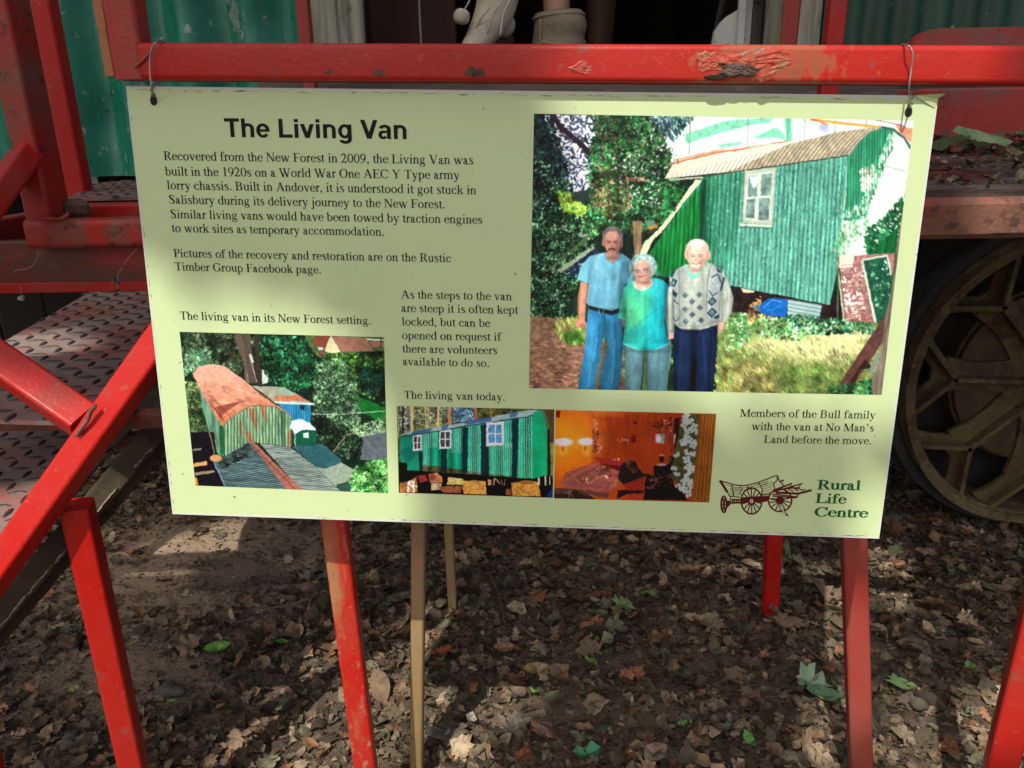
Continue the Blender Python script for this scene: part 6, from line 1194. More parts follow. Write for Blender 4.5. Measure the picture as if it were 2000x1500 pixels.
wire('thin wire looped over the brightly lit right part of the rail', (1775, 212), [(1777, 188, .955), (1776, 165, .948), (1780, 135, .950), (1783, 108, .950), (1779, 94, .952), (1771, 88, .957)], [(1760, 88, .985), (1765, 100, 1.018), (1770, 150, 1.02), (1775, 175, 1.012)])

# ------------------------------------------------------------------ person in the doorway
FL = 1.405
def skin_fig(name, joints, edges, radii, m, par, sub=2):
    me = bpy.data.meshes.new(name); me.from_pydata([tuple(map(float, j)) for j in joints], edges, []); me.materials.append(m)
    o = bpy.data.objects.new(name, me); COL.objects.link(o)
    md = o.modifiers.new('s', 'SKIN'); md.use_smooth_shade = True; sb = o.modifiers.new('u', 'SUBSURF'); sb.levels = sb.render_levels = sub
    sk = me.skin_vertices[0].data
    for i, r in enumerate(radii):
        sk[i].radius = (r, r) if not hasattr(r, '__len__') else r
    sk[0].use_root = True
    n = bpy.data.meshes.new_from_object(o.evaluated_get(bpy.context.evaluated_depsgraph_get())); bpy.data.objects.remove(o)
    if not n.materials: n.materials.append(m)
    n.name = name; return link(name, n, par)
ankR = PY(1088, 60, 2.46); ankL = PY(958, 25, 2.40); toeL = PY(905, 108, 2.30)
hx = float((ankR[0] + ankL[0]) / 2 + .04)
person = empty('person', (ankR[0], 2.46, FL), 'person in beige ankle boots stepping through the dark van doorway', 'person')
J = [(hx, 2.62, FL + .92), (hx, 2.63, FL + 1.10), (hx, 2.62, FL + 1.32), (hx, 2.61, FL + 1.48), (hx, 2.60, FL + 1.60), (hx, 2.59, FL + 1.70),
     (hx + .09, 2.61, FL + .86), (ankR[0] + .01, 2.53, FL + .48), (ankR[0], 2.50, FL + .30), (ankR[0], 2.47, FL + .10), (ankR[0] - .01, 2.36, FL + .045),
     (hx - .09, 2.60, FL + .86), (ankL[0] + .05, 2.40, FL + .58), (ankL[0] + .03, 2.42, FL + .42), (ankL[0] + .01, 2.43, FL + .22), (toeL[0], 2.33, FL + .10),
     (hx + .17, 2.62, FL + 1.40), (hx + .25, 2.60, FL + 1.14), (hx + .24, 2.52, FL + .90), (hx - .17, 2.62, FL + 1.40), (hx - .25, 2.64, FL + 1.14), (hx - .22, 2.60, FL + .90)]
E_ = [(0, 1), (1, 2), (2, 3), (3, 4), (4, 5), (0, 6), (6, 7), (7, 8), (8, 9), (9, 10), (0, 11), (11, 12), (12, 13), (13, 14), (14, 15), (3, 16), (16, 17), (17, 18), (3, 19), (19, 20), (20, 21)]
R_ = [.14, .13, .15, .07, .075, .085, .085, .058, .046, .036, .03, .085, .050, .038, .026, .018, .05, .038, .028, .05, .038, .028]
skin_fig('body', J, E_, R_, M['skin'], person)
for sx in (-1, 1):       # relaxed hands: palm with five separate fingers
    w = np.array(J[18] if sx > 0 else J[21])
    for k in range(5):
        fx = (k - 1.7) * .019; L = (.050, .070, .078, .072, .056)[k]
        a = w + np.array([fx, -.004 * k, -.045]); b = a + np.array([fx * .3, -.012, -L * .55]); c = b + np.array([0, -.020, -L * .4])
        skin_fig('finger' if k else 'thumb', [w + np.array([fx * .4, 0, .0]), a, b, c], [(0, 1), (1, 2), (2, 3)], [.014, .010, .0085, .0075], M['skin'], person, 1)
skin_fig('shorts', [(hx, 2.62, FL + .93), (hx, 2.63, FL + 1.05), (hx + .10, 2.61, FL + .83), (hx + .10, 2.58, FL + .66), (hx - .10, 2.60, FL + .83), (hx - .09, 2.53, FL + .68)], [(0, 1), (0, 2), (2, 3), (0, 4), (4, 5)], [.165, .155, .115, .10, .115, .10], M['shorts'], person)
skin_fig('shirt', [(hx, 2.63, FL + 1.08), (hx, 2.62, FL + 1.30), (hx, 2.61, FL + 1.44), (hx + .18, 2.62, FL + 1.38), (hx + .24, 2.61, FL + 1.22), (hx - .18, 2.62, FL + 1.38), (hx - .24, 2.63, FL + 1.22)], [(0, 1), (1, 2), (2, 3), (3, 4), (2, 5), (5, 6)], [.165, .17, .09, .075, .058, .075, .058], M['shirt'], person)
skin_fig('hair', [(hx, 2.62, FL + 1.74), (hx, 2.66, FL + 1.66), (hx, 2.67, FL + 1.55)], [(0, 1), (1, 2)], [.095, .09, .06], M['hair'], person)
# standing boot: wide soft cuff, folded shaft, foot
def boot_cuff(name, cx, y, z0, z1, w0, w1, m, lean=0.0):
    V = []; F = []; n = 30; rows = 16
    for j in range(rows + 1):
        t = j / rows; z = z0 + (z1 - z0) * t; w = w0 + (w1 - w0) * t
        fold = .004 * math.sin(9 * t + 1) + .0055 * math.exp(-((t - .42) / .06) ** 2)
        for k in range(n):
            a = 2 * math.pi * k / n; r = w * (1 + .05 * math.sin(2 * a + 5 * t)) + fold * (1 + math.sin(a + 2))
            V.append((cx + lean * t + r * math.cos(a), y + r * .72 * math.sin(a), z + .006 * math.cos(a + .6) * t))
    for j in range(rows): 
        for k in range(n): F.append((j * n + k, j * n + (k + 1) % n, (j + 1) * n + (k + 1) % n, (j + 1) * n + k))
    b = len(V)      # inner wall of the cuff
    for k in range(n):
        a = 2 * math.pi * k / n; V.append((cx + lean + (w1 - .006) * math.cos(a), y + (w1 - .006) * .72 * math.sin(a), z1 - .045))
    for k in range(n): F.append((rows * n + k, rows * n + (k + 1) % n, b + (k + 1) % n, b + k))
    return mk(name, V, F, m, person, smooth=True)
zc = float(PY(1090, 24, 2.46)[2]); kpx = float((PY(1143, 60, 2.46) - PY(1040, 60, 2.46))[0])
cx = float(PY(1092, 60, 2.46)[0])
boot_cuff('boot', cx, 2.47, FL + .06, zc, kpx * .50, kpx * .485, M['boot'])
tubepath('cuff_band', [(cx + kpx * .492 * math.cos(a), 2.47 + kpx * .36 * math.sin(a), zc - .012 + .006 * math.cos(a + .6)) for a in np.linspace(0, 6.283, 25)], .004, M['boot'], person)
tubepath('strap', smoothpts([(cx + kpx * .50 * math.cos(a), 2.47 + kpx * .37 * math.sin(a), zc - .055 - .04 * math.sin(a * .5 + 1.9)) for a in np.linspace(-2.4, 0.2, 9)], 3), .0055, M['boot'], person)
tubepath('strap', smoothpts([(cx - kpx * .36, 2.47 - kpx * .27, zc - .02), (cx - kpx * .37, 2.47 - kpx * .275, zc - .10), (cx - kpx * .35, 2.47 - kpx * .275, zc - .14)], 4), .004, M['boot'], person)
skin_fig('boot_foot', [(cx, 2.47, FL + .09), (cx, 2.44, FL + .05), (cx - .01, 2.34, FL + .04), (cx - .015, 2.27, FL + .035)], [(0, 1), (1, 2), (2, 3)], [.05, .046, .04, .034], M['boot'], person)
# swinging boot, cream, toe pointing down to the left
b0 = PY(985, -70, 2.42); b1 = PY(972, 0, 2.42); b2 = PY(962, 40, 2.42); b3 = PY(935, 75, 2.36); b4 = PY(912, 105, 2.31)
skin_fig('boot', [b0, b1, b2, b3, b4], [(0, 1), (1, 2), (2, 3), (3, 4)], [(.070, .066), (.068, .064), (.060, .060), (.040, .040), (.026, .026)], M['boot2'], person)
b5 = PY(1000, 60, 2.47)
skin_fig('boot_heel', [b2 + np.array([.02, .02, -.0]), b5 * .5 + b2 * .5, b5], [(0, 1), (1, 2)], [.044, .040, .030], M['boot2'], person)
skin_fig('sole', [PY(940, 97, 2.40), PY(975, 84, 2.46), PY(1001, 74, 2.50)], [(0, 1), (1, 2)], [.018, .020, .018], M['sole'], person)
for k in range(3):
    tubepath('strap', smoothpts([PY(925 + 26 * k, 62 + 4 * k, 2.335), PY(940 + 22 * k, 34 - 4 * k, 2.335), PY(958 + 20 * k, 14 - 8 * k, 2.335)], 4), .0035, M['boot2'], person)
pb = PY(901, 34, 2.33)
skin_fig('pompom', [pb + np.array([.006, 0, .024]), pb, pb + np.array([-.003, 0, -.02])], [(0, 1), (1, 2)], [.020, .027, .020], M['boot2'], person)
tubepath('lace', smoothpts([PY(905, 22, 2.33), PY(915, 5, 2.34), PY(925, -18, 2.36)], 4), .0022, M['boot2'], person)
# tapered wooden leg of the furniture inside
tb = empty('wooden_bench', (PY(1175, 90, 2.9)[0], 2.9, FL), 'dim brown wooden bench standing in the dark doorway behind the boots', 'bench')
for k, (ox, oy) in enumerate(((0, 0),)):
    q = PY(1172, 88, 2.9); tubepath('leg', [(q[0] + ox - .01, 2.9 + oy, FL), (q[0] + ox - .004, 2.9 + oy, FL + .12), (q[0] + ox + .006, 2.9 + oy, FL + .5)], [.036, .042, .062], M['tan'], tb, n=12)
boxm('seat', (PY(1172, 88, 2.9)[0] + .05, 3.07, FL + .52), (.30, .48, .045), M['tan'], tb, bev=.01)

# ------------------------------------------------------------------ leaves
def leaf_template(kind, seed, fold=.25, curl=.5):
    """lobed leaf of unit length, base at the origin; returns vertices and triangles"""
    g = np.random.default_rng(seed)
    if kind == 'maple': prof = [(.0, .02), (.10, .16), (.06, .42), (.26, .30), (.30, .52), (.46, .58), (.50, .30), (.66, .36), (.74, .24), (.82, .14), (1.0, .0)]
    elif kind == 'oak': prof = [(.0, .01), (.12, .06), (.22, .17), (.32, .10), (.44, .25), (.54, .14), (.68, .28), (.76, .16), (.90, .17), (1.0, .0)]
    elif kind == 'bit': prof = [(.0, .10), (.25, .30), (.5, .22), (.75, .26), (1.0, .05)]
    else: prof = [(.0, .01), (.15, .16), (.35, .27), (.55, .28), (.75, .20), (.9, .09), (1.0, .0)]
    R = [(x * (1 + g.normal(0, .03)), w * (1 + g.normal(0, .12))) for x, w in prof]; Lf = [(x * (1 + g.normal(0, .03)), -w * (1 + g.normal(0, .15))) for x, w in prof[1:-1]][::-1]
    ring_ = R + Lf; mid = [(.25, 0.0), (.5, 0.0), (.75, 0.0)]
    V = np.array([(x, y, 0) for x, y in ring_] + [(x, y, 0) for x, y in mid]); n = len(ring_); T = []
    for i in range(n):
        j = (i + 1) % n; mx = (V[i, 0] + V[j, 0]) / 2; k = n + int(np.argmin([abs(mx - .25), abs(mx - .5), abs(mx - .75)])); T.append((i, j, k))
    # stitch between mids
    for a_, b_ in ((0, 1), (1, 2)):
        for side in (1, -1):
            best = min((i for i in range(n) if V[i, 1] * side >= 0), key=lambda i: abs(V[i, 0] - (mid[a_][0] + mid[b_][0]) / 2) - .3 * abs(V[i, 1]))
            T.append((n + a_, n + b_, best) if side > 0 else (n + b_, n + a_, best))
    for i_, t_ in enumerate(T):      # all faces look up
        a_, b_, c2 = V[t_[0]], V[t_[1]], V[t_[2]]
        if (b_[0] - a_[0]) * (c2[1] - a_[1]) - (b_[1] - a_[1]) * (c2[0] - a_[0]) < 0: T[i_] = (t_[0], t_[2], t_[1])
    x, y = V[:, 0], V[:, 1]
    V[:, 2] = fold * np.abs(y) * g.uniform(.3, 1.3) + curl * (x - .5) ** 2 * g.uniform(-.8, 1.4) + g.normal(0, .045, len(V)) + .6 * y * y * g.uniform(-1, 1.5)
    V[:, 0] -= .5
    return V, np.array(T)
TPL = [leaf_template(k, s, f, c) for k, s, f, c in (('maple', 1, .3, .6), ('maple', 2, .5, .5), ('maple', 9, .15, .3), ('oak', 3, .4, .7), ('oak', 4, .2, .4), ('plain', 5, .4, .6), ('plain', 6, .7, .8), ('bit', 7, .4, .6), ('bit', 8, .8, .4), ('maple', 10, .9, 1.0), ('oak', 11, .9, 1.1))]
def rotm(n, tilt, g):
    yaw = g.uniform(0, 2 * np.pi, n); ax = g.uniform(0, 2 * np.pi, n); t = g.normal(0, tilt, n)
    cy, sy = np.cos(yaw), np.sin(yaw); Rz = np.zeros((n, 3, 3)); Rz[:, 0, 0] = cy; Rz[:, 0, 1] = -sy; Rz[:, 1, 0] = sy; Rz[:, 1, 1] = cy; Rz[:, 2, 2] = 1
    ux, uy = np.cos(ax), np.sin(ax); c, s = np.cos(t), np.sin(t); Rt = np.zeros((n, 3, 3))
    Rt[:, 0, 0] = c + ux * ux * (1 - c); Rt[:, 0, 1] = ux * uy * (1 - c); Rt[:, 0, 2] = uy * s; Rt[:, 1, 0] = ux * uy * (1 - c); Rt[:, 1, 1] = c + uy * uy * (1 - c); Rt[:, 1, 2] = -ux * s; Rt[:, 2, 0] = -uy * s; Rt[:, 2, 1] = ux * s; Rt[:, 2, 2] = c
    return Rt @ Rz
def scatter(name, pos, size, tilt, pal, m, label=None, cat=None, kind='stuff', g=None, weights=None, tpl=None, par=None):
    g = g or rng; n = len(pos); which = g.choice(len(TPL) if tpl is None else tpl, n, p=weights) if tpl is None else g.choice(tpl, n); R = rotm(n, tilt, g)
    flip = np.where(g.random(n) < .35, -1.0, 1.0); Vs = []; Ts = []; Cs = []; off = 0; pal = np.array(pal)
    cc = pal[g.integers(0, len(pal), n)] * g.uniform(.6, 1.35, (n, 1)) * np.array([.97, 1.03, .95])
    for k in range(len(TPL)):
        idx = np.nonzero(which == k)[0]
        if not len(idx): continue
        tv, tt = TPL[k]; v = tv[None] * np.array([1, 1, 1.0]) * size[idx][:, None, None]; v = v * np.stack([np.ones(len(idx)), np.ones(len(idx)), flip[idx]], 1)[:, None, :]
        v = np.einsum('nij,nkj->nki', R[idx], v) + pos[idx][:, None, :]; nv = tv.shape[0]
        Vs.append(v.reshape(-1, 3)); Ts.append((tt[None] + (off + np.arange(len(idx))[:, None, None] * nv)).reshape(-1, 3)); off += nv * len(idx)
        Cs.append(np.concatenate([np.repeat(cc[idx], nv, 0) * g.uniform(.85, 1.15, (nv * len(idx), 1)), np.ones((nv * len(idx), 1))], 1))
    o = mk_np(name, np.concatenate(Vs), np.concatenate(Ts), m, col=np.concatenate(Cs), smooth=True, parent=par)
    if kind: tag(o, label, cat, kind=kind)
    return o
BROWN = [(.165, .11, .070), (.09, .060, .040), (.22, .145, .092), (.27, .180, .120), (.13, .095, .062), (.045, .033, .026), (.19, .145, .095), (.35, .25, .175), (.11, .085, .058), (.22, .105, .058), (.15, .135, .088), (.07, .050, .036)]
g = np.random.default_rng(21)
def density(x, y):      # thin on the trodden mound and in the bare patches
    d = np.exp(-(((x + .98) / .48) ** 2 + ((y - 2.15) / .34) ** 2)); d2 = np.exp(-(((x + 1.0) / .28) ** 2 + ((y - 1.62) / .13) ** 2)) * .8; d3 = np.exp(-(((x - .22) / .22) ** 2 + ((y - 2.05) / .10) ** 2)) * .5; d4 = np.exp(-(((x - .15) / .14) ** 2 + ((y - 1.42) / .10) ** 2)) * .6
    d5 = np.exp(-(((x + .05) / .18) ** 2 + ((y - 1.95) / .10) ** 2)) * .5
    pn = .5 + .5 * np.sin(4.1 * x + 1.3 * np.sin(5.2 * y)) * np.sin(5.7 * y + 1.1 * np.sin(3.3 * x + 1)); pn2 = .5 + .5 * np.sin(13 * x + 2 * np.sin(9 * y)) * np.sin(15 * y + 2 * np.sin(11 * x))
    return np.clip((.62 + .25 * pn + .20 * pn2) - .93 * d - d2 - d3 - d4 - d5, .05, 1)
def gpos(n, x0, x1, y0, y1, lift0, lift1):
    P = np.zeros((0, 3))
    while len(P) < n:
        x = g.uniform(x0, x1, n * 2); y = g.uniform(y0, y1, n * 2); k = g.random(n * 2) < density(x, y); x, y = x[k], y[k]
        P = np.concatenate([P, np.stack([x, y, gh(x, y) + g.uniform(lift0, lift1, len(x))], 1)])
    return P[:n]
n1 = 27000; w = np.array([1, 1, 1, 1.4, 1.4, 1, .8, 2.6, 2.6, 1, 1]); w /= w.sum()
scatter('leaf_litter', gpos(n1, -2.0, 2.4, 1.0, 3.3, .001, .016), np.exp(g.normal(math.log(.024), .42, n1)), .62, BROWN, M['litter'], 'brown dead leaves covering the ground under the staircase and sign', 'leaf litter', g=g, weights=w)
n2 = 2100
scatter('leaf_litter', gpos(n2, -1.7, 2.2, 1.05, 3.1, .008, .024), np.exp(g.normal(math.log(.045), .28, n2)), .55, [(.23, .145, .09), (.29, .19, .125), (.18, .125, .085), (.34, .22, .145), (.20, .18, .12), (.28, .13, .07), (.13, .10, .07), (.40, .29, .20), (.16, .16, .10)], M['litter'], 'larger curled brown leaves lying on top of the litter', 'leaf litter', g=g)
fx_, fy_ = [], []
for X0, Y0 in ((-.181, 1.85), (.697, 1.80), (-.20, 1.26), (.68, 1.19), (-.29, 1.13)):
    a_ = g.uniform(0, 6.28, 26); r_2 = g.uniform(.02, .075, 26); fx_ += list(X0 + r_2 * np.cos(a_)); fy_ += list(Y0 + r_2 * np.sin(a_))
fx_, fy_ = np.array(fx_), np.array(fy_)
scatter('leaf_litter', np.stack([fx_, fy_, gh(fx_, fy_) + g.uniform(.01, .038, len(fx_))], 1), g.uniform(.02, .055, len(fx_)), .7, BROWN, M['litter'], 'dead leaves banked up round the feet of the red legs', 'leaf litter', g=g)
# crumbs and needles
n3 = 36000; P = gpos(n3, -2.0, 2.3, 1.0, 3.2, .0, .008)
scatter('leaf_crumbs', P, g.uniform(.004, .014, n3), .6, BROWN + [(.07, .052, .036)] * 4, M['litter'], 'fine crumbs of broken leaf and soil between the dead leaves', 'leaf litter', g=g, tpl=[7, 8])
nb_ = 1500; xy = np.stack([g.normal(-.98, .42, nb_), g.normal(2.12, .30, nb_)], 1)
scatter('leaf_crumbs', np.concatenate([xy, gh(xy[:, 0], xy[:, 1])[:, None] + .002], 1), g.uniform(.004, .016, nb_), .4, BROWN + [(.25, .18, .12)] * 3, M['litter'], 'sparse crumbs on the bare trodden earth at the left', 'leaf litter', g=g, tpl=[7, 8])
# loose twigs as part of the litter
tv = []; tt_ = []
for _ in range(420):
    x, y = g.uniform(-1.8, 2.2), g.uniform(1.1, 3.0); L = g.uniform(.02, .09); a = g.uniform(0, 6.28); r = g.uniform(.0006, .0022); b = len(tv); z = float(gh(x, y)) + g.uniform(.006, .022); dz = g.normal(0, .012)
    d = np.array([math.cos(a), math.sin(a), 0]); nn_ = np.array([-math.sin(a), math.cos(a), 0]); kk = nn_ * g.normal(0, .006)
    for t, s_ in ((0, 1), (.5, .9), (1, .5)):
        c = np.array([x, y, z]) + d * L * t + kk * math.sin(math.pi * t) + np.array([0, 0, dz * t])
        for q in range(3): tv.append(c + (nn_ * math.cos(2.1 * q) + np.array([0, 0, 1]) * math.sin(2.1 * q)) * r * s_)
    for s_ in range(2):
        for q in range(3): i0 = b + s_ * 3 + q; i1 = b + s_ * 3 + (q + 1) % 3; tt_ += [(i0, i1, i1 + 3), (i0, i1 + 3, i0 + 3)]
o = mk_np('twig_litter', np.array(tv), np.array(tt_), M['twig']); tag(o, 'thin broken twigs scattered through the dead leaves', 'twigs', kind='stuff')

# single leaves that stand out
def one_leaf(name, label, px, py, size, tplk, yaw, tilt, col, lift=.022, m='leafgreen', surf=None, cat='leaf', group=None):
    if surf is None:
        P = PZ(px, py, .03); P[2] = float(gh(P[0], P[1])) + lift
    else: P = np.array(surf)
    tv, tt = TPL[tplk]
    me = bpy.data.meshes.new(name); me.from_pydata([tuple(map(float, v * size)) for v in tv], [], [tuple(map(int, t)) for t in tt]); me.materials.append(M[m])
    a = me.color_attributes.new('Col', 'FLOAT_COLOR', 'POINT'); gg = np.random.default_rng(int(px * 7 + py)); c = (1.9 if m == 'leafgreen' else 1.35) * np.array(col)[None] * gg.uniform(.8, 1.2, (len(tv), 1)); a.data.foreach_set('color', np.concatenate([c, np.ones((len(tv), 1))], 1).astype(np.float32).ravel())
    o = bpy.data.objects.new(name, me); COL.objects.link(o); o.location = [float(q) for q in P]; o.rotation_euler = (tilt, tilt * .6, yaw); tag(o, label, cat, group); return o
GL = 'green leaves fallen on the litter'
GRN = (.075, .17, .040)
for a in (('bright green torn leaf on the dark litter right of the front left leg', 424, 1262, .070, 5, .4, .10, (.085, .22, .035)),
          ('small green leaf just up and right of the bright torn leaf', 548, 1244, .036, 0, 2.0, .3, (.08, .19, .04)),
          ('small pale green leaf near the lower left, by the grey stone', 140, 1340, .032, 4, 1.2, .3, (.15, .22, .06)),
          ('pale green leaf halfway between two red legs, below the bright leaf', 332, 1367, .030, 6, 2.6, .3, (.14, .19, .06)),
          ('dark green leaf beside the thin brown leg', 755, 1178, .052, 5, 3.3, .25, (.045, .13, .035)),
          ('green leaf edge close against the thin leg', 838, 1143, .034, 6, 1.3, .5, (.06, .17, .03)),
          ('two-lobed pale green leaf in the middle of the litter', 1218, 1180, .062, 1, .9, .25, (.12, .18, .075)),
          ('pale green leaf folded beside the two-lobed one', 1263, 1160, .050, 9, 2.4, .35, (.11, .17, .07)),
          ('small bright green leaf under the yellow one', 1151, 1295, .044, 6, 2.0, .35, (.12, .24, .035)),
          ('narrow bright green leaf standing on edge', 1041, 1355, .042, 6, 2.1, .7, (.15, .27, .05)),
          ('blue-green leaf at the bottom edge of the picture', 1147, 1466, .066, 7, .3, .10, (.035, .16, .075)),
          ('large pale green leaf beside the right front leg', 1590, 1330, .085, 1, 5.9, .15, (.17, .25, .15)),
          ('darker half of the large leaf pair by the right leg', 1612, 1352, .070, 5, 6.1, .25, (.085, .16, .075)),
          ('pale green lobed leaf right of the right front leg', 1757, 1333, .070, 0, 1.6, .2, (.14, .23, .085)),
          ('small green leaf at the far right beyond the lobed one', 1893, 1297, .040, 8, .8, .3, (.10, .20, .05)),
          ('green sprig near the bottom right of the centre', 1335, 1405, .040, 3, .3, .4, (.07, .18, .035)),
          ('bright upright green leaf left of the right leg at the bottom', 1463, 1442, .058, 3, 1.6, .45, (.10, .25, .05)),
          ('small pale leaf upright near the centre right', 1581, 1142, .038, 6, 1.6, .8, (.22, .26, .11)),
          ('faint green leaf on the left of the centre litter', 1160, 1100, .036, 5, 2.2, .3, (.08, .14, .05))):
    one_leaf('green_leaf', *a, group=GL)
for a in (('yellow leaf standing near the centre of the litter', 1150, 1250, .038, 5, 1.4, .6, (.40, .30, .06)),
          ('broad flat ochre leaf on the lower centre litter', 1050, 1312, .072, 5, .1, .08, (.24, .17, .06)),
          ('orange-brown lobed leaf on the upper centre litter', 1052, 1163, .055, 2, 5.2, .2, (.22, .085, .04)),
          ('rusty curled leaf next to the thin leg', 858, 1275, .060, 3, .5, .3, (.26, .07, .028)),
          ('square tan leaf just right of the thin leg', 985, 1266, .055, 8, .4, .25, (.26, .13, .07)),
          ('long curved brown leaf in the lower centre', 1090, 1322, .075, 6, .9, .3, (.24, .14, .08)),
          ('orange leaf strip right of the centre', 1232, 1312, .078, 4, .5, .3, (.30, .12, .055)),
          ('brown lobed leaf above the left edge of the dark hollow', 1065, 1430, .060, 2, 1.0, .2, (.17, .10, .065)),
          ('large yellow-brown leaf right of the red legs', 1818, 1172, .075, 0, 2.8, .25, (.26, .16, .07)),
          ('pinkish curled leaf under the right edge of the sign', 1808, 1068, .075, 4, .05, .3, (.27, .15, .10)),
          ('tan oak leaf right of the left front leg', 370, 1262, .065, 3, 1.9, .3, (.24, .17, .12)),
          ('grey curled leaf beside the lower end of the thin leg', 855, 1432, .060, 5, .2, .2, (.19, .18, .17)),
          ('small grey-white leaf sliver in the lower centre', 919, 1405, .040, 6, 1.5, .3, (.34, .30, .25)),
          ('big dull lobed leaf at the lower centre', 1008, 1420, .075, 0, .5, .15, (.15, .13, .10)),
          ('red-brown leaf at the bottom centre', 1022, 1478, .050, 8, .8, .2, (.24, .09, .045)),
          ('tan leaf at the bottom right of the middle', 1278, 1470, .075, 5, .7, .3, (.25, .18, .12))):
    one_leaf('brown_leaf', a[0], *a[1:], m='litter', group='single brown leaves on top of the litter', lift=.026)

# sticks and stones
for lab, pts, r in (('curved brown stick on the litter between the thin legs', [(955, 1120), (968, 1150), (980, 1185), (985, 1215)], .0045),
                    ('long thin twig on the bare earth beside the stringer', [(268, 962), (300, 1000), (308, 1010)], .0024),
                    ('dark stick slanting across the litter right of the centre', [(1560, 1255), (1600, 1285), (1650, 1312)], .0042),
                    ('thin pale twig at the lower left', [(82, 1280), (95, 1310), (108, 1322)], .002),
                    ('dark root-like stick in the middle of the litter', [(1015, 1218), (1040, 1240), (1075, 1252)], .0055)):
    q = [PZ(x, y, .03) for x, y in pts]
    for v in q: v[2] = float(gh(v[0], v[1])) + .022
    o = tubepath('stick', smoothpts(q, 4), [r * (1 - .4 * i / (4 * len(q) - 4)) for i in range(4 * (len(q) - 1) + 1)], M['twig'], None, n=6); tag(o, lab, 'stick')
def stone(label, px, py, s, zs=.5):
    P = PZ(px, py, .02); bm = bmesh.new(); bmesh.ops.create_icosphere(bm, subdivisions=3, radius=1.0); gg = random.Random(int(px)); f = [gg.uniform(1, 3) for _ in range(6)]
    for v in bm.verts:
        n_ = 1 + .14 * math.sin(f[0] * v.co.x * 2 + f[1]) + .12 * math.sin(f[2] * v.co.y * 2 + f[3] + v.co.z); v.co = Vector((v.co.x * n_ * s, v.co.y * n_ * s * .8, v.co.z * n_ * s * zs))
    o = bm_out('stone', bm, M['stone'], None, smooth=True); o.location = (float(P[0]), float(P[1]), float(gh(P[0], P[1])) + .008); tag(o, label, 'stone')
stone('rounded mossy grey stone between the two left legs', 328, 1342, .036); stone('small grey stone by the first red leg', 132, 1450, .026); stone('half-buried grey stone near the left leg', 560, 1355, .03)
stone('tiny bluish pebble under the sign', 938, 1070, .013); stone('rounded tan stone in the leaves below the wheel', 1745, 1000, .045, .4)

# debris on the landing planks
g = np.random.default_rng(5); n = 620
x = g.uniform(.78, 2.0, n); y = np.where(g.random(n) < .72, g.normal(2.06, .05, n), g.uniform(1.42, 2.0, n)); y = np.clip(y, 1.43, 2.14)
z = np.where(y > 1.84, 1.217, np.where(y > 1.60, 1.204, 1.188)) + g.uniform(0, 1, n) * np.where(y > 1.95, .045, .006)
scatter('plank_debris', np.stack([x, y, z], 1), g.uniform(.012, .05, n), .8, BROWN + [(.12, .14, .07), (.16, .12, .08)], M['litter'], 'heap of crumbled leaves and bark on the landing planks', 'debris', g=g)
n = 500; x = g.uniform(.78, 1.9, n); y = g.choice([1.425, 1.605, 1.84], n) + g.normal(0, .012, n); z = np.where(y > 1.83, 1.214, np.where(y > 1.60, 1.204, 1.186)) + .003
scatter('plank_debris', np.stack([x, y, z], 1), g.uniform(.005, .02, n), .8, BROWN + [(.20, .15, .10)], M['litter'], 'crumbs caught in the gaps between the landing planks', 'debris', g=g, tpl=[7, 8])
one_leaf('green_leaf', 'large dull green leaf lying in the debris on the landing planks', 1, 1, .165, 5, .1, .35, (.13, .19, .085), surf=PY(1912, 282, 1.95))
one_leaf('green_leaf', 'green leaf at the sign edge on the landing planks', 2, 2, .12, 5, 2.9, .35, (.12, .18, .08), surf=PY(1838, 290, 1.93))
one_leaf('green_leaf', 'small upright tan-green leaf by the dark bolt at the far right', 3, 3, .05, 6, 1.5, 1.1, (.24, .22, .13), surf=PY(1990, 350, 1.47))
for a in (('thin tan splinter sticking up from the lower landing plank', (1883, 382), (1901, 348)),):
    o = tubepath('stick', [PY(*a[1], 1.44), PY(*a[2], 1.46)], .0035, M['twig'], None, n=6); tag(o, a[0], 'stick')
# cobweb strands with bits of bark
cw = empty('cobweb', PY(228, 550, 1.30), 'dusty cobweb strand with dead bits hanging from the beam beside the sign', 'cobweb')
tubepath('strand', smoothpts([PY(276, 478, 1.315), PY(258, 495, 1.305), PY(240, 520, 1.300), PY(230, 540, 1.300), PY(229, 572, 1.305)], 5), .0005, M['web'], cw, n=4)
for x, y, s_ in ((238, 519, .004), (222, 547, .005), (230, 553, .0055), (229, 568, .004), (215, 545, .003)):
    boxm('bark_bit', PY(x, y, 1.30), (s_ * 1.8, s_, s_), M['twig'], cw, rz=random.random() * 3, jit=.001, bev=0)
cw2 = empty('cobweb', PY(42, 545, 1.30), 'faint cobweb with a pale crumb hanging under the left end of the channel', 'cobweb')
tubepath('strand', smoothpts([PY(70, 480, 1.31), PY(74, 498, 1.312), PY(60, 522, 1.312), PY(36, 527, 1.312), PY(26, 530, 1.312)], 5), .0005, M['web'], cw2, n=4)
tubepath('strand', [PY(40, 558, 1.32), PY(42, 584, 1.32)], .0004, M['web'], cw2, n=4)
boxm('bark_bit', PY(42, 583, 1.32), (.009, .006, .007), M['web'], cw2, jit=.002, bev=0)

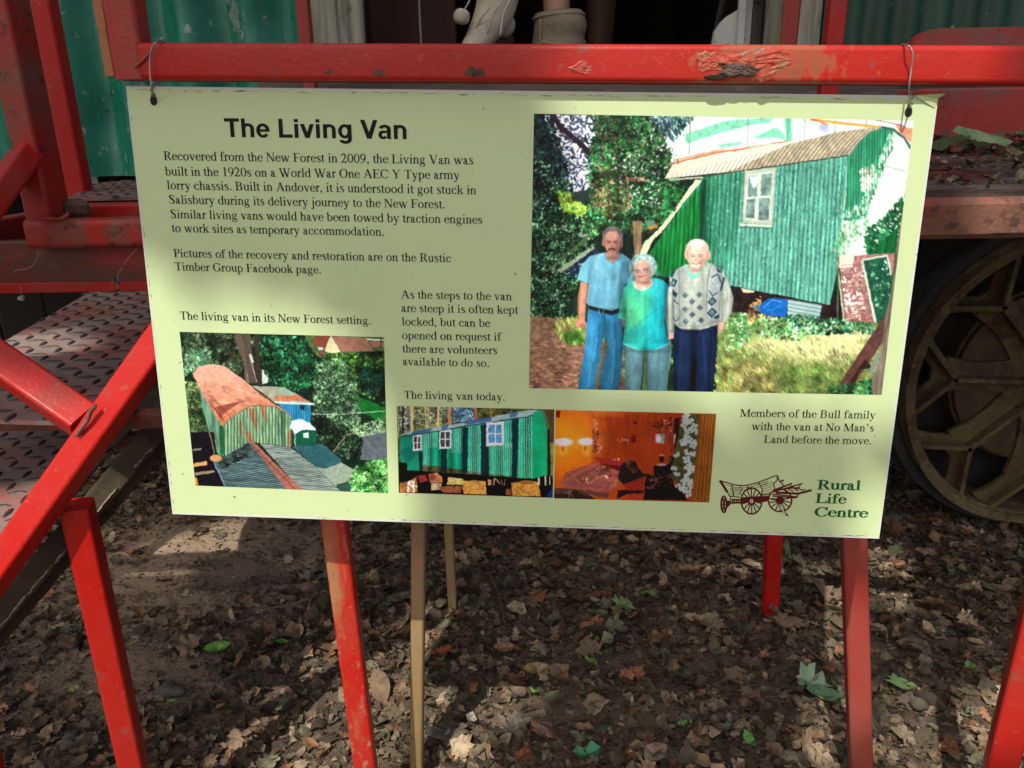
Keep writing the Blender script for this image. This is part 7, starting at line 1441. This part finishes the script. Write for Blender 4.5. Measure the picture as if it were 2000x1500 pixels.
# ------------------------------------------------------------------ unseen oak overhead: its crown and gaps are shaped to place shade and sun patches
def lit(x, z):
    """gaps in the crown, given where a sun ray meets the plane of the sign"""
    w = np.zeros(np.shape(x), bool)
    w |= (x > .06 + .06 * (1.35 - z)) & (x < np.where(z < 1.30, .62, .74)) & (z > .855 + .03 * np.sin(9 * x)) & (z < 1.49)      # right part of sign and rail
    top = np.interp(x, [-.66, -.48, -.38, -.17], [1.23, 1.20, 1.125, 1.07])
    w |= (x > -.66) & (x < -.125 + .03 * np.sin(11 * z)) & (z > .22) & (z < top)                      # lower left of sign and first leg
    w |= (x > np.where(z > .80, -1.04, -.84)) & (x <= -.60) & (z > .16) & (z < 1.10)                   # handrail and left leg
    w |= (x > .46) & (x < .62) & (z > .38) & (z < .78)                                                 # leg and strip at the right
    w |= (x > .65) & (x < 1.00) & (z > .28) & (z < .74)                                                # ground patch at the right
    w |= (x > .63) & (x < .81) & (z > 1.13) & (z < 1.76)
    w |= (((x + 1.58) / .44) ** 2 + ((z - 1.70) / .26) ** 2 < 1)                                      # trodden mound
    return w
tree = empty('oak_tree', (-4.3, -4.6, 0), 'large unseen oak behind the viewer, its leafy crown shaped to shade the stairs', 'tree')
def SW(x, z, t): return np.array([x, 1.0, z]) - LDIR * t
tubepath('trunk', smoothpts([(-4.3, -4.6, -.1), (-4.25, -4.55, 1.2), SW(-2.25, -1.6, 8.4), SW(-2.2, .2, 8.0), SW(-2.1, 1.6, 7.5), SW(-1.95, 2.7, 7.0)], 5), list(np.linspace(.34, .10, 26)), M['bark'], tree, n=14)
for P_, r0, r1 in (([SW(-2.15, 1.2, 7.6), SW(-1.3, 2.3, 6.8), SW(0, 2.5, 6.3)], .10, .04), ([SW(-1.95, 2.6, 7), SW(-.3, 3.1, 6.7), SW(1.4, 3.2, 6.4)], .09, .04),
                   ([SW(0, 2.5, 6.3), SW(-.02, 1.8, 6.2), SW(-.03, 1.15, 6.3)], .04, .015), ([SW(1.4, 3.2, 6.4), SW(1.6, 2.1, 6.1), SW(1.45, 1.0, 6.2)], .04, .015)):
    tubepath('limb', smoothpts(P_, 6), list(np.linspace(r0, r1, 13)), M['bark'], tree, n=8)
g = np.random.default_rng(99)
N = 60000
x = g.uniform(-3.4, 3.6, N); z = g.uniform(-.9, 4.6, N); t = g.uniform(5.6, 7.2, N)
edge = (np.abs(x - .1) / 3.5) ** 3 + (np.abs(z - 1.85) / 2.75) ** 3 + g.normal(0, .10, N)
keep = ~lit(x, z) & (edge < 1)
x, z, t = x[keep], z[keep], t[keep]
P = np.stack([x, np.full(len(x), 1.0), z], 1) - LDIR[None] * t[:, None]
m_ = len(P); R = rotm(m_, .7, g); sz = g.uniform(.04, .075, m_)
q4 = np.array([(-1, 0, 0), (0, -.55, .1), (1, 0, 0), (0, .55, .1)])
V = (np.einsum('nij,kj->nki', R, q4) * sz[:, None, None] + P[:, None]).reshape(-1, 3)
b = np.arange(m_)[:, None] * 4; T = np.concatenate([b + np.array([[0, 1, 2]]), b + np.array([[0, 2, 3]])])
cc = np.array([(.035, .085, .018), (.05, .11, .02), (.028, .065, .018), (.07, .13, .03)])[g.integers(0, 4, m_)]
cr = mk_np('crown', V, T, M['crown'], col=np.repeat(np.concatenate([cc, np.ones((m_, 1))], 1), 4, 0), parent=tree)
# unseen dark hedge added beyond the van to block light beneath it
n = 9000; x = g.uniform(-8, 9, n); z = g.uniform(0, 3.2, n); y = 8.5 + g.normal(0, .5, n)
scatter('hedge', np.stack([x, y, z], 1), g.uniform(.15, .30, n), 1.2, [(.03, .06, .02), (.02, .04, .015), (.05, .08, .03)], M['crown'], 'unseen dark leafy hedge added behind the van to block light', 'hedge', g=g, tpl=[5, 6])
